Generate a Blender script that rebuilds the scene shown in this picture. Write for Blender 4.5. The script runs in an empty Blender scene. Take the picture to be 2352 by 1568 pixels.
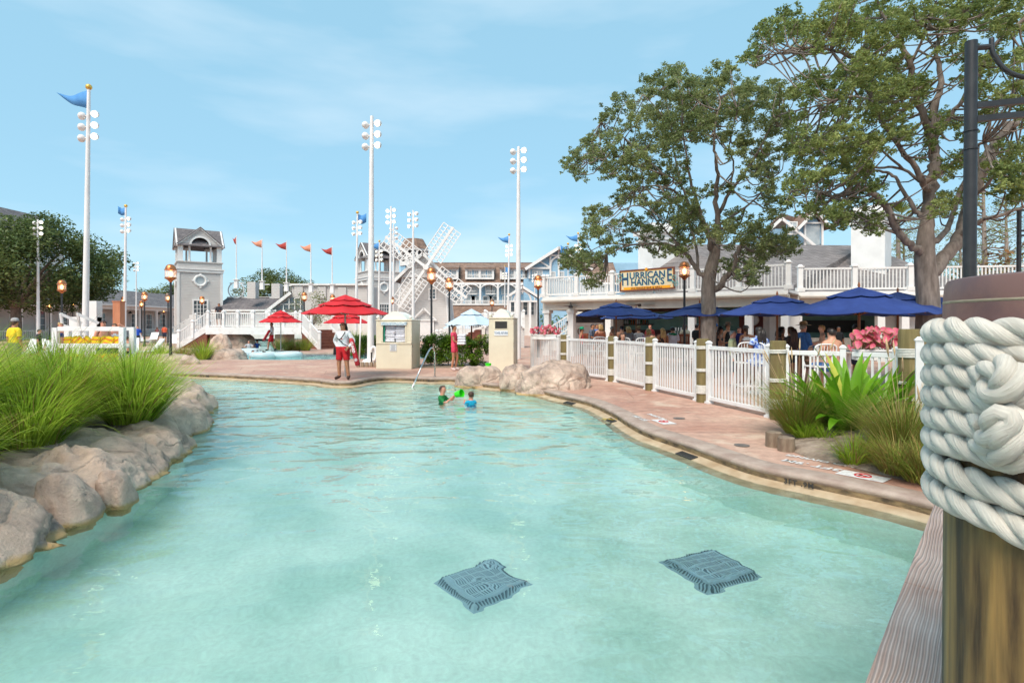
import bpy, bmesh, math, random
import numpy as np
from mathutils import Vector, Matrix, noise as mnoise
from mathutils.geometry import tessellate_polygon
R = math.radians
PI = math.pi
random.seed(7)
rng = np.random.default_rng(7)
scene = bpy.context.scene
COL = scene.collection
CAM_H = 1.62
F = 1307.0            # focal length in units of the 2352-wide reference frame
cam_data = bpy.data.cameras.new('camera')
cam_data.sensor_width = 36.0
cam_data.lens = 36.0 * F / 2352.0
cam_data.shift_y = -38.0 / 2352.0
cam_data.clip_start = 0.05
cam_data.clip_end = 3000
cam = bpy.data.objects.new('camera', cam_data)
cam.location = (0, 0, CAM_H)
cam.rotation_euler = (R(90), 0, 0)
COL.objects.link(cam)
scene.camera = cam
SUN_EL, SUN_AZ = R(52), R(205)       # azimuth clockwise from +Y: behind the camera, a little to the left
world = bpy.data.worlds.new('World')
scene.world = world
world.use_nodes = True
wn, wl = world.node_tree.nodes, world.node_tree.links
wn.clear()
w_out = wn.new('ShaderNodeOutputWorld')
w_bg = wn.new('ShaderNodeBackground')
w_sky = wn.new('ShaderNodeTexSky')
w_sky.sky_type = 'NISHITA'
w_sky.sun_disc = False
w_sky.sun_elevation = SUN_EL
w_sky.sun_rotation = SUN_AZ
w_sky.altitude = 0
w_sky.air_density = 1.0
w_sky.dust_density = 0.1
w_sky.ozone_density = 1.0
w_bg.inputs['Strength'].default_value = 0.125
w_tc = wn.new('ShaderNodeTexCoord')
w_map = wn.new('ShaderNodeMapping')
w_map.inputs['Scale'].default_value = (1.2, 1.2, 5.0)
w_map.inputs['Rotation'].default_value = (0.0, R(14), R(20))
w_noise = wn.new('ShaderNodeTexNoise')
w_noise.inputs['Scale'].default_value = 1.6
w_noise.inputs['Detail'].default_value = 5
w_noise.inputs['Roughness'].default_value = 0.5
w_ramp = wn.new('ShaderNodeMapRange')
w_ramp.inputs['From Min'].default_value = 0.50
w_ramp.inputs['From Max'].default_value = 0.85
w_ramp.inputs['To Min'].default_value = 0.0
w_ramp.inputs['To Max'].default_value = 0.45
w_tint = wn.new('ShaderNodeMix')
w_tint.data_type = 'RGBA'
w_tint.inputs[0].default_value = 0.75
w_tint.inputs[7].default_value = (2.45, 4.6, 5.85, 1)
w_mix = wn.new('ShaderNodeMix')
w_mix.data_type = 'RGBA'
w_mix.inputs[7].default_value = (7.0, 7.3, 7.5, 1)
wl.new(w_tc.outputs['Generated'], w_map.inputs['Vector'])
wl.new(w_map.outputs[0], w_noise.inputs['Vector'])
wl.new(w_noise.outputs['Fac'], w_ramp.inputs['Value'])
wl.new(w_sky.outputs[0], w_tint.inputs[6])
wl.new(w_tint.outputs[2], w_mix.inputs[6])
wl.new(w_ramp.outputs[0], w_mix.inputs[0])
wl.new(w_mix.outputs[2], w_bg.inputs['Color'])
wl.new(w_bg.outputs[0], w_out.inputs['Surface'])
sun_data = bpy.data.lights.new('sun', 'SUN')
sun_data.energy = 3.3
sun_data.angle = R(35)
sun_data.color = (1.0, 0.90, 0.78)
sun = bpy.data.objects.new('sun', sun_data)
_d = Vector((math.sin(SUN_AZ) * math.cos(SUN_EL), math.cos(SUN_AZ) * math.cos(SUN_EL), math.sin(SUN_EL)))
sun.rotation_euler = _d.to_track_quat('Z', 'Y').to_euler()
sun.location = _d * 60
COL.objects.link(sun)
scene.view_settings.view_transform = 'Standard'
scene.view_settings.look = 'None'
scene.view_settings.exposure = 0.42
scene.view_settings.gamma = 1.0
scene.view_settings.use_curve_mapping = False
cy = scene.cycles
cy.max_bounces = 8
cy.diffuse_bounces = 4
cy.glossy_bounces = 4
cy.transmission_bounces = 8
cy.transparent_max_bounces = 12
cy.caustics_reflective = False
cy.caustics_refractive = True
cy.sample_clamp_indirect = 8.0
cy.blur_glossy = 1.0
cy.use_denoising = True
cy.use_adaptive_sampling = True
cy.adaptive_threshold = 0.02
CX, HY = 1176.0, 746.0
WATER = -0.16
def W(u, y, d):
 return Vector(((u - CX) / F * d, d, CAM_H - (y - HY) / F * d))
def G(u, y, z=0.0):
 d = (CAM_H - z) * F / (y - HY)
 return Vector(((u - CX) / F * d, d, z))
def at(u, d, z=0.0):
 return Vector(((u - CX) / F * d, d, z))
def zy(y, d):
 return CAM_H - (y - HY) / F * d
def C(r, g, b):
 f = lambda c: (c / 255 / 12.92) if c <= 10 else ((c / 255 + 0.055) / 1.055) ** 2.4
 return (f(r), f(g), f(b), 1.0)
def new_mat(name):
 m = bpy.data.materials.new(name)
 m.use_nodes = True
 n, l = m.node_tree.nodes, m.node_tree.links
 b = n['Principled BSDF']
 return m, n, l, b
def mk(name, col, col2=None, scale=4.0, rough=0.6, metal=0.0, bump=0.0, bscale=40.0, spec=0.5, stretch=(1, 1, 1),
 detail=5.0, lo=0.35, hi=0.65, island=0.0, col3=None):
 m, n, l, b = new_mat(name)
 if len(col) == 3: col = (*col, 1)
 b.inputs['Roughness'].default_value = rough
 b.inputs['Metallic'].default_value = metal
 b.inputs['Specular IOR Level'].default_value = spec
 tc = n.new('ShaderNodeTexCoord')
 mp = n.new('ShaderNodeMapping')
 mp.inputs['Scale'].default_value = stretch
 l.new(tc.outputs['Object'], mp.inputs['Vector'])
 src = None
 if col2 is not None:
  if len(col2) == 3: col2 = (*col2, 1)
  nz = n.new('ShaderNodeTexNoise')
  nz.inputs['Scale'].default_value = scale
  nz.inputs['Detail'].default_value = detail
  nz.inputs['Roughness'].default_value = 0.6
  l.new(mp.outputs[0], nz.inputs['Vector'])
  rp = n.new('ShaderNodeValToRGB')
  rp.color_ramp.elements[0].position = lo
  rp.color_ramp.elements[1].position = hi
  rp.color_ramp.elements[0].color = col
  rp.color_ramp.elements[1].color = col2
  if col3 is not None:
   e = rp.color_ramp.elements.new((lo + hi) / 2)
   e.color = (*col3[:3], 1)
  l.new(nz.outputs['Fac'], rp.inputs['Fac'])
  src = rp.outputs['Color']
 if island:
  gi = n.new('ShaderNodeNewGeometry')
  mr = n.new('ShaderNodeMapRange')
  mr.inputs['To Min'].default_value = 1 - island
  mr.inputs['To Max'].default_value = 1 + island
  l.new(gi.outputs['Random Per Island'], mr.inputs['Value'])
  hs = n.new('ShaderNodeHueSaturation')
  hs.inputs['Color'].default_value = col
  if src: l.new(src, hs.inputs['Color'])
  l.new(mr.outputs[0], hs.inputs['Value'])
  src = hs.outputs['Color']
 if src: l.new(src, b.inputs['Base Color'])
 else: b.inputs['Base Color'].default_value = col
 if bump:
  nb = n.new('ShaderNodeTexNoise')
  nb.inputs['Scale'].default_value = bscale
  nb.inputs['Detail'].default_value = 6
  l.new(mp.outputs[0], nb.inputs['Vector'])
  bp = n.new('ShaderNodeBump')
  bp.inputs['Strength'].default_value = 1.0
  bp.inputs['Distance'].default_value = bump
  l.new(nb.outputs['Fac'], bp.inputs['Height'])
  l.new(bp.outputs[0], b.inputs['Normal'])
 return m
def leaf_mat(name, c1, c2, trans=0.35, rough=0.55, scale=1.2, val=0.35):
 """foliage: colour differs from clump to clump (noise) and from leaf to leaf (island)"""
 m, n, l, b = new_mat(name)
 tc = n.new('ShaderNodeTexCoord')
 nz = n.new('ShaderNodeTexNoise'); nz.inputs['Scale'].default_value = scale; nz.inputs['Detail'].default_value = 3
 l.new(tc.outputs['Object'], nz.inputs['Vector'])
 rp = n.new('ShaderNodeValToRGB')
 rp.color_ramp.elements[0].position = 0.38; rp.color_ramp.elements[1].position = 0.62
 rp.color_ramp.elements[0].color = (*c1[:3], 1); rp.color_ramp.elements[1].color = (*c2[:3], 1)
 l.new(nz.outputs['Fac'], rp.inputs['Fac'])
 gi = n.new('ShaderNodeNewGeometry')
 mr = n.new('ShaderNodeMapRange'); mr.inputs['To Min'].default_value = 1 - val; mr.inputs['To Max'].default_value = 1 + val
 l.new(gi.outputs['Random Per Island'], mr.inputs['Value'])
 hs = n.new('ShaderNodeHueSaturation')
 l.new(rp.outputs[0], hs.inputs['Color']); l.new(mr.outputs[0], hs.inputs['Value'])
 l.new(hs.outputs[0], b.inputs['Base Color'])
 b.inputs['Roughness'].default_value = rough
 b.inputs['Specular IOR Level'].default_value = 0.35
 tr = n.new('ShaderNodeBsdfTranslucent')
 l.new(hs.outputs[0], tr.inputs['Color'])
 mx = n.new('ShaderNodeMixShader'); mx.inputs[0].default_value = trans
 out = n['Material Output']
 l.new(b.outputs[0], mx.inputs[1]); l.new(tr.outputs[0], mx.inputs[2]); l.new(mx.outputs[0], out.inputs['Surface'])
 return m
def emit_mat(name, col, strength):
 m, n, l, b = new_mat(name)
 b.inputs['Base Color'].default_value = (*col[:3], 1)
 b.inputs['Emission Color'].default_value = (*col[:3], 1)
 b.inputs['Emission Strength'].default_value = strength
 return m
def siding_mat(name, col, pitch=0.18, depth=0.02, rough=0.6):
 """painted lap siding: sawtooth relief by height"""
 m, n, l, b = new_mat(name)
 tc = n.new('ShaderNodeTexCoord')
 nz = n.new('ShaderNodeTexNoise'); nz.inputs['Scale'].default_value = 0.7; nz.inputs['Detail'].default_value = 6
 l.new(tc.outputs['Object'], nz.inputs['Vector'])
 rp = n.new('ShaderNodeValToRGB')
 rp.color_ramp.elements[0].color = (col[0] * .9, col[1] * .9, col[2] * .89, 1); rp.color_ramp.elements[1].color = (*col[:3], 1)
 rp.color_ramp.elements[0].position = .3; rp.color_ramp.elements[1].position = .6
 l.new(nz.outputs['Fac'], rp.inputs['Fac']); l.new(rp.outputs[0], b.inputs['Base Color'])
 wv = n.new('ShaderNodeTexWave'); wv.wave_type = 'BANDS'; wv.bands_direction = 'Z'; wv.wave_profile = 'SAW'
 wv.inputs['Scale'].default_value = 0.314159 / pitch; wv.inputs['Distortion'].default_value = 0
 l.new(tc.outputs['Object'], wv.inputs['Vector'])
 bp = n.new('ShaderNodeBump'); bp.inputs['Distance'].default_value = depth; bp.invert = True
 l.new(wv.outputs['Fac'], bp.inputs['Height']); l.new(bp.outputs[0], b.inputs['Normal'])
 b.inputs['Roughness'].default_value = rough
 return m
def shingle_mat(name, c1, c2, row=0.2, wid=0.45, zk=2.0):
 m, n, l, b = new_mat(name)
 tc = n.new('ShaderNodeTexCoord')
 sx = n.new('ShaderNodeSeparateXYZ'); l.new(tc.outputs['Object'], sx.inputs[0])
 ad = n.new('ShaderNodeMath'); ad.operation = 'ADD'; l.new(sx.outputs[0], ad.inputs[0]); l.new(sx.outputs[1], ad.inputs[1])
 mu = n.new('ShaderNodeMath'); mu.operation = 'MULTIPLY'; mu.inputs[1].default_value = zk; l.new(sx.outputs[2], mu.inputs[0])
 cb = n.new('ShaderNodeCombineXYZ'); l.new(ad.outputs[0], cb.inputs[0]); l.new(mu.outputs[0], cb.inputs[1])
 br = n.new('ShaderNodeTexBrick')
 br.inputs['Scale'].default_value = 1.0
 br.inputs['Brick Width'].default_value = wid; br.inputs['Row Height'].default_value = row
 br.inputs['Mortar Size'].default_value = 0.012; br.inputs['Mortar Smooth'].default_value = .3; br.inputs['Bias'].default_value = 0
 br.inputs['Color1'].default_value = (*c1[:3], 1); br.inputs['Color2'].default_value = (*c2[:3], 1)
 br.inputs['Mortar'].default_value = (c1[0] * .5, c1[1] * .5, c1[2] * .5, 1)
 l.new(cb.outputs[0], br.inputs['Vector'])
 nz = n.new('ShaderNodeTexNoise'); nz.inputs['Scale'].default_value = 1.3; nz.inputs['Detail'].default_value = 5
 l.new(tc.outputs['Object'], nz.inputs['Vector'])
 hs = n.new('ShaderNodeHueSaturation')
 mr = n.new('ShaderNodeMapRange'); mr.inputs['To Min'].default_value = .7; mr.inputs['To Max'].default_value = 1.3
 l.new(nz.outputs['Fac'], mr.inputs['Value']); l.new(mr.outputs[0], hs.inputs['Value'])
 l.new(br.outputs['Color'], hs.inputs['Color']); l.new(hs.outputs[0], b.inputs['Base Color'])
 bp = n.new('ShaderNodeBump'); bp.inputs['Distance'].default_value = .015; bp.invert = True
 l.new(br.outputs['Fac'], bp.inputs['Height']); l.new(bp.outputs[0], b.inputs['Normal'])
 b.inputs['Roughness'].default_value = 0.85
 return m
def glass_mat(name, tint, alpha, rough=0.05, emis=0.0):
 """thin lamp or window glass: part see-through, part glossy"""
 m, n, l, b = new_mat(name)
 b.inputs['Base Color'].default_value = (*tint[:3], 1)
 b.inputs['Roughness'].default_value = rough
 b.inputs['Alpha'].default_value = alpha
 return m
class MB:
 def __init__(s): s.v, s.f, s.m = [], [], []
 def add(s, verts, faces, mi=0):
  o = len(s.v)
  s.v.extend([tuple(p) for p in verts])
  s.f.extend([tuple(i + o for i in f) for f in faces])
  s.m.extend([mi] * len(faces))
  return s
 def box(s, c, size, rz=0.0, mi=0, top=1.0):
  hx, hy, hz = size[0] / 2, size[1] / 2, size[2] / 2
  ca, sa = math.cos(rz), math.sin(rz)
  vs = []
  for z, k in ((-hz, 1.0), (hz, top)):
   for x, y in ((-hx, -hy), (hx, -hy), (hx, hy), (-hx, hy)):
    x2, y2 = x * k, y * k
    vs.append((c[0] + x2 * ca - y2 * sa, c[1] + x2 * sa + y2 * ca, c[2] + z))
  return s.add(vs, [(0, 3, 2, 1), (4, 5, 6, 7), (0, 1, 5, 4), (1, 2, 6, 5), (2, 3, 7, 6), (3, 0, 4, 7)], mi)
 def beam(s, p0, p1, w, h, mi=0, up=(0, 0, 1)):
  p0, p1 = Vector(p0), Vector(p1)
  d = (p1 - p0).normalized(); u = Vector(up)
  sd = d.cross(u)
  if sd.length < 1e-5: sd = d.cross(Vector((0, 1, 0)))
  sd.normalize(); u = sd.cross(d).normalized()
  vs = []
  for p in (p0, p1):
   for a, b in ((-1, -1), (1, -1), (1, 1), (-1, 1)):
    vs.append(p + sd * (a * w / 2) + u * (b * h / 2))
  return s.add(vs, [(0, 1, 2, 3), (7, 6, 5, 4), (0, 4, 5, 1), (1, 5, 6, 2), (2, 6, 7, 3), (3, 7, 4, 0)], mi)
 def tube(s, pts, radii, n=8, mi=0, caps=True):
  pts = [Vector(p) for p in pts]
  if not hasattr(radii, '__len__'): radii = [radii] * len(pts)
  vs, fs = [], []
  prev = None
  for i, p in enumerate(pts):
   a = pts[max(0, i - 1)]; b = pts[min(len(pts) - 1, i + 1)]
   d = (b - a)
   if d.length < 1e-9: d = Vector((0, 0, 1))
   d.normalize()
   if prev is None:
    x = d.cross(Vector((0, 0, 1)))
    if x.length < 1e-3: x = d.cross(Vector((0, 1, 0)))
    x.normalize()
   else:
    x = prev - d * prev.dot(d)
    if x.length < 1e-6: x = d.cross(Vector((0, 1, 0)))
    x.normalize()
   prev = x
   y = d.cross(x)
   for k in range(n):
    t = 2 * math.pi * k / n
    vs.append(p + (x * math.cos(t) + y * math.sin(t)) * radii[i])
  for i in range(len(pts) - 1):
   for k in range(n):
    a = i * n + k; b = i * n + (k + 1) % n
    fs.append((a, b, b + n, a + n))
  if caps:
   fs.append(tuple(range(n - 1, -1, -1)))
   o = (len(pts) - 1) * n
   fs.append(tuple(o + k for k in range(n)))
  return s.add(vs, fs, mi)
 def cyl(s, p0, p1, r0, r1=None, n=12, mi=0): return s.tube([p0, p1], [r0, r0 if r1 is None else r1], n, mi)
 def lathe(s, prof, n=16, loc=(0, 0, 0), mi=0, mis=None):
  vs, fs, ms = [], [], []
  for r, z in prof:
   for k in range(n):
    t = 2 * math.pi * k / n
    vs.append((loc[0] + r * math.cos(t), loc[1] + r * math.sin(t), loc[2] + z))
  for i in range(len(prof) - 1):
   for k in range(n):
    a = i * n + k; b = i * n + (k + 1) % n
    fs.append((a, b, b + n, a + n))
  if prof[0][0] > 1e-4: fs.append(tuple(range(n - 1, -1, -1)))
  if prof[-1][0] > 1e-4: fs.append(tuple((len(prof) - 1) * n + k for k in range(n)))
  return s.add(vs, fs, mi)
 def sphere(s, c, r, nu=12, nv=8, mi=0):
  if not hasattr(r, '__len__'): r = (r, r, r)
  vs, fs = [], []
  for j in range(nv + 1):
   ph = math.pi * j / nv
   for i in range(nu):
    th = 2 * math.pi * i / nu
    vs.append((c[0] + r[0] * math.sin(ph) * math.cos(th), c[1] + r[1] * math.sin(ph) * math.sin(th), c[2] + r[2] * math.cos(ph)))
  for j in range(nv):
   for i in range(nu):
    a = j * nu + i; b = j * nu + (i + 1) % nu
    fs.append((a, a + nu, b + nu, b))
  return s.add(vs, fs, mi)
 def poly(s, pts, mi=0): return s.add(pts, [tuple(range(len(pts)))], mi)
 def extrude(s, pts, vec, mi=0):
  """closed polygon extruded along vec (both caps)"""
  n = len(pts); vec = Vector(vec)
  a = [Vector(p) for p in pts]; b = [p + vec for p in a]
  fs = [tuple(range(n - 1, -1, -1)), tuple(range(n, 2 * n))]
  fs += [(i, (i + 1) % n, (i + 1) % n + n, i + n) for i in range(n)]
  return s.add(a + b, fs, mi)
 def mesh(s, name, mats, smooth=False, angle=None):
  me = bpy.data.meshes.new(name)
  me.from_pydata(s.v, [], s.f)
  if not isinstance(mats, (list, tuple)): mats = [mats]
  for m in mats: me.materials.append(m)
  if len(mats) > 1: me.polygons.foreach_set('material_index', s.m)
  bm = bmesh.new(); bm.from_mesh(me)
  bmesh.ops.recalc_face_normals(bm, faces=bm.faces)
  bm.to_mesh(me); bm.free()
  if smooth or angle:
   me.polygons.foreach_set('use_smooth', [True] * len(me.polygons))
   if angle: me.set_sharp_from_angle(angle=R(angle))
  me.update()
  return me
 def build(s, name, mats, parent=None, loc=None, smooth=False, angle=None, bevel=0.0, seg=2):
  return link(name, s.mesh(name, mats, smooth, angle), parent, loc, bevel=bevel, seg=seg)
def link(name, me, parent=None, loc=None, rz=0.0, bevel=0.0, seg=2):
 o = bpy.data.objects.new(name, me)
 COL.objects.link(o)
 if parent is not None: o.parent = parent
 if loc is not None: o.location = loc
 if rz: o.rotation_euler = (0, 0, rz)
 if bevel:
  b = o.modifiers.new('bevel', 'BEVEL'); b.width = bevel; b.segments = seg; b.limit_method = 'ANGLE'; b.angle_limit = R(40)
 return o
def tag(o, label=None, cat=None, group=None, kind=None):
 if label: o['label'] = label
 if cat: o['category'] = cat
 if group: o['group'] = group
 if kind: o['kind'] = kind
 return o
def thing(name, label, cat, loc=(0, 0, 0), rz=0.0, group=None, s=1.0):
 o = bpy.data.objects.new(name, None)
 o.empty_display_size = 0.2
 COL.objects.link(o)
 o.location = loc; o.rotation_euler = (0, 0, rz)
 if s != 1.0: o.scale = (s, s, s)
 return tag(o, label, cat, group)
def kids(o): return [c for c in bpy.data.objects if c.parent == o]
def dup(root, loc, rz=None, label=None, group=None, s=None):
 """copy of a thing with copies of its parts and sub-parts (mesh data shared)"""
 def cp(o, par):
  c = o.copy(); COL.objects.link(c)
  if par is not None: c.parent = par
  for ch in list(o.children): cp(ch, c)
  return c
 r = cp(root, None)
 r.location = loc
 if rz is not None: r.rotation_euler = (0, 0, rz)
 if s is not None: r.scale = (s, s, s)
 if label: r['label'] = label
 if group: r['group'] = group
 return r
def text_mesh(body, size, mat, extrude=0.004, sx=1.0, bold=0.0, spacing=1.0):
 cu = bpy.data.curves.new('lettering', 'FONT')
 cu.body = body; cu.size = size; cu.extrude = extrude; cu.offset = bold
 cu.align_x = 'CENTER'; cu.align_y = 'CENTER'; cu.space_character = spacing
 cu.resolution_u = 3
 o = bpy.data.objects.new('lettering', cu)
 me = bpy.data.meshes.new_from_object(o)
 bpy.data.objects.remove(o); bpy.data.curves.remove(cu)
 me.materials.clear(); me.materials.append(mat)
 if sx != 1.0:
  for v in me.vertices: v.co.x *= sx
 return me
def lettering(name, body, size, mat, parent, loc, rot, **k):
 me = text_mesh(body, size, mat, **k)
 o = link(name, me, parent, loc)
 o.rotation_euler = rot
 return o
def smooth_curve(pts, n=6):
 """Catmull-Rom through points, closed=False"""
 P = [Vector(p) for p in pts]
 out = []
 for i in range(len(P) - 1):
  p0 = P[max(i - 1, 0)]; p1 = P[i]; p2 = P[i + 1]; p3 = P[min(i + 2, len(P) - 1)]
  for k in range(n):
   t = k / n
   out.append(0.5 * ((2 * p1) + (p2 - p0) * t + (2 * p0 - 5 * p1 + 4 * p2 - p3) * t * t + (-p0 + 3 * p1 - 3 * p2 + p3) * t ** 3))
 out.append(P[-1])
 return out
def fbm(p, oct=4, lac=2.1, gain=0.5):
 v, a = 0.0, 1.0
 p = Vector(p)
 for _ in range(oct):
  v += a * mnoise.noise(p); p = p * lac; a *= gain
 return v
WHITE = mk('white_paint', C(205, 200, 194), C(232, 230, 228), scale=2.6, rough=0.45, bump=0.0006, bscale=60, detail=8, lo=.28, hi=.5)
# ================================================================ deck, pool, river
def deck_material():
 m, n, l, b = new_mat('pink_concrete')
 tc = n.new('ShaderNodeTexCoord')
 n1 = n.new('ShaderNodeTexNoise'); n1.inputs['Scale'].default_value = 0.55; n1.inputs['Detail'].default_value = 7; n1.inputs['Roughness'].default_value = .62
 n2 = n.new('ShaderNodeTexNoise'); n2.inputs['Scale'].default_value = 5; n2.inputs['Detail'].default_value = 8; n2.inputs['Roughness'].default_value = .7
 n3 = n.new('ShaderNodeTexNoise'); n3.inputs['Scale'].default_value = 60; n3.inputs['Detail'].default_value = 3
 for q in (n1, n2, n3): l.new(tc.outputs['Object'], q.inputs['Vector'])
 r1 = n.new('ShaderNodeValToRGB'); r1.color_ramp.elements[0].position = .36; r1.color_ramp.elements[1].position = .66
 r1.color_ramp.elements[0].color = C(178, 122, 98); r1.color_ramp.elements[1].color = C(200, 162, 138)
 e = r1.color_ramp.elements.new(.5); e.color = C(188, 142, 120)
 l.new(n1.outputs['Fac'], r1.inputs['Fac'])
 r2 = n.new('ShaderNodeMapRange'); r2.inputs['From Min'].default_value = .3; r2.inputs['From Max'].default_value = .7; r2.inputs['To Min'].default_value = .72; r2.inputs['To Max'].default_value = 1.22
 l.new(n2.outputs['Fac'], r2.inputs['Value'])
 hs = n.new('ShaderNodeHueSaturation'); hs.inputs['Saturation'].default_value = .9
 l.new(r1.outputs[0], hs.inputs['Color']); l.new(r2.outputs[0], hs.inputs['Value'])
 n4 = n.new('ShaderNodeTexNoise'); n4.inputs['Scale'].default_value = .9; n4.inputs['Detail'].default_value = 9; n4.inputs['Roughness'].default_value = .72; n4.inputs['Distortion'].default_value = .5
 mp4 = n.new('ShaderNodeMapping'); mp4.inputs['Location'].default_value = (13, 7, 0); l.new(tc.outputs['Object'], mp4.inputs['Vector']); l.new(mp4.outputs[0], n4.inputs['Vector'])
 r4 = n.new('ShaderNodeMapRange'); r4.inputs['From Min'].default_value = .56; r4.inputs['From Max'].default_value = .66; r4.inputs['To Max'].default_value = .55; l.new(n4.outputs['Fac'], r4.inputs['Value'])
 m4 = n.new('ShaderNodeMix'); m4.data_type = 'RGBA'; m4.inputs[7].default_value = C(214, 194, 172); l.new(r4.outputs[0], m4.inputs[0]); l.new(hs.outputs[0], m4.inputs[6])
 vo = n.new('ShaderNodeTexVoronoi'); vo.feature = 'DISTANCE_TO_EDGE'; vo.inputs['Scale'].default_value = .42; vo.inputs['Randomness'].default_value = .9; l.new(tc.outputs['Object'], vo.inputs['Vector'])
 ck = n.new('ShaderNodeMapRange'); ck.inputs['From Min'].default_value = .002; ck.inputs['From Max'].default_value = .008; ck.inputs['To Min'].default_value = .72; ck.inputs['To Max'].default_value = 1.0; l.new(vo.outputs['Distance'], ck.inputs['Value'])
 h4 = n.new('ShaderNodeHueSaturation'); l.new(m4.outputs[2], h4.inputs['Color']); l.new(ck.outputs[0], h4.inputs['Value'])
 l.new(h4.outputs[0], b.inputs['Base Color'])
 mx = n.new('ShaderNodeMath'); mx.operation = 'ADD'; l.new(n2.outputs['Fac'], mx.inputs[0]); l.new(n3.outputs['Fac'], mx.inputs[1])
 bp = n.new('ShaderNodeBump'); bp.inputs['Distance'].default_value = .006; l.new(mx.outputs[0], bp.inputs['Height']); l.new(bp.outputs[0], b.inputs['Normal'])
 rr = n.new('ShaderNodeMapRange'); rr.inputs['From Min'].default_value = .35; rr.inputs['From Max'].default_value = .5; rr.inputs['To Min'].default_value = .45; rr.inputs['To Max'].default_value = .8
 l.new(n1.outputs['Fac'], rr.inputs['Value']); l.new(rr.outputs[0], b.inputs['Roughness'])
 return m
M_DECK = deck_material()
M_COPE = mk('coping_concrete', C(150, 125, 112), C(186, 166, 152), scale=3.5, rough=.75, bump=.008, bscale=28, detail=8, lo=.3, hi=.7)
M_FACE = mk('stained_coping_face', C(84, 72, 58), C(168, 142, 104), scale=5, rough=.8, bump=.008, bscale=30, stretch=(1, 1, 2.5), detail=8)
M_LEDGE = mk('beige_plaster', C(170, 143, 112), C(196, 175, 146), scale=4, rough=.6, bump=.003, bscale=40, detail=7)
M_SOIL = mk('sandy_soil', C(92, 72, 58), C(176, 156, 138), scale=5, rough=.95, bump=.02, bscale=25, detail=9, lo=.3, hi=.7)
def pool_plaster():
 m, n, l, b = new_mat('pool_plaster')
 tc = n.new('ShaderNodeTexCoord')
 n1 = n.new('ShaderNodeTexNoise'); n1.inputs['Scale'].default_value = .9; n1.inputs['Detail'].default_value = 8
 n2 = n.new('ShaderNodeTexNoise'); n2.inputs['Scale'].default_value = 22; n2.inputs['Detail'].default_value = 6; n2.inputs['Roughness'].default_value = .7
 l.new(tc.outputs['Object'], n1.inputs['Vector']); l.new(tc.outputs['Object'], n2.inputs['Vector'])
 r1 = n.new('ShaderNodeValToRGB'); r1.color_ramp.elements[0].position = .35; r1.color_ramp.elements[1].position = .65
 r1.color_ramp.elements[0].color = C(176, 214, 202); r1.color_ramp.elements[1].color = C(214, 240, 230)  # mottling and speckle painted into the plaster to suggest caustic light patches
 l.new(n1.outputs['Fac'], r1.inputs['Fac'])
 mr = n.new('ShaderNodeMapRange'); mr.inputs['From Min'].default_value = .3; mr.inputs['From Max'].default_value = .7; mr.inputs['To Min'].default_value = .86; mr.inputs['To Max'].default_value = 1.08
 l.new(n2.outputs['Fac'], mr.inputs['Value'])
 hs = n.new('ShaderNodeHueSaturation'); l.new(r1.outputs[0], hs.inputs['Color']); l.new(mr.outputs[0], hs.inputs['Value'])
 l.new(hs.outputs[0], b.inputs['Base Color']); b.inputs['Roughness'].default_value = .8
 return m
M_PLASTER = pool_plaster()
def water_material(name, tint, amp=1.0):
 m, n, l, b = new_mat(name)
 n.remove(b)
 out = n['Material Output']
 tc = n.new('ShaderNodeTexCoord')
 hts = None
 for sc, dist, det, wgt, st in ((1.4, .8, 1.0, 1.0, (0.85, 1.15, 1)), (3.6, .7, 0.5, .30, (.85, 1.2, 1)), (9.0, .4, 0.0, .03, (.9, 1.1, 1))):
  mp = n.new('ShaderNodeMapping'); mp.inputs['Scale'].default_value = st; mp.inputs['Rotation'].default_value = (0, 0, R(12))
  l.new(tc.outputs['Object'], mp.inputs['Vector'])
  nz = n.new('ShaderNodeTexNoise'); nz.inputs['Scale'].default_value = sc; nz.inputs['Detail'].default_value = det; nz.inputs['Distortion'].default_value = dist; nz.inputs['Roughness'].default_value = .45
  l.new(mp.outputs[0], nz.inputs['Vector'])
  ml = n.new('ShaderNodeMath'); ml.operation = 'MULTIPLY'; ml.inputs[1].default_value = wgt
  l.new(nz.outputs['Fac'], ml.inputs[0])
  if hts is None: hts = ml.outputs[0]
  else:
   ad = n.new('ShaderNodeMath'); ad.operation = 'ADD'; l.new(hts, ad.inputs[0]); l.new(ml.outputs[0], ad.inputs[1]); hts = ad.outputs[0]
 bp = n.new('ShaderNodeBump'); bp.inputs['Distance'].default_value = .042 * amp
 sp = n.new('ShaderNodeSeparateXYZ'); l.new(tc.outputs['Object'], sp.inputs[0])
 mr = n.new('ShaderNodeMapRange'); mr.inputs['From Min'].default_value = 4.5; mr.inputs['From Max'].default_value = 10; mr.inputs['To Min'].default_value = .6; mr.inputs['To Max'].default_value = 2.3
 l.new(sp.outputs[1], mr.inputs['Value'])
 hm_ = n.new('ShaderNodeMath'); hm_.operation = 'MULTIPLY'; l.new(hts, hm_.inputs[0]); l.new(mr.outputs[0], hm_.inputs[1])
 l.new(hm_.outputs[0], bp.inputs['Height'])
 g = n.new('ShaderNodeBsdfGlass'); g.inputs['IOR'].default_value = 1.33; g.inputs['Roughness'].default_value = 0.0
 g.inputs['Color'].default_value = (*tint[:3], 1)
 l.new(bp.outputs[0], g.inputs['Normal'])
 l.new(g.outputs[0], out.inputs['Surface'])
 return m
M_WATER = water_material('pool_water', (.93, 1.0, .985))
M_RIVER = water_material('river_water', (.80, .96, .98), .8)
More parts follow.
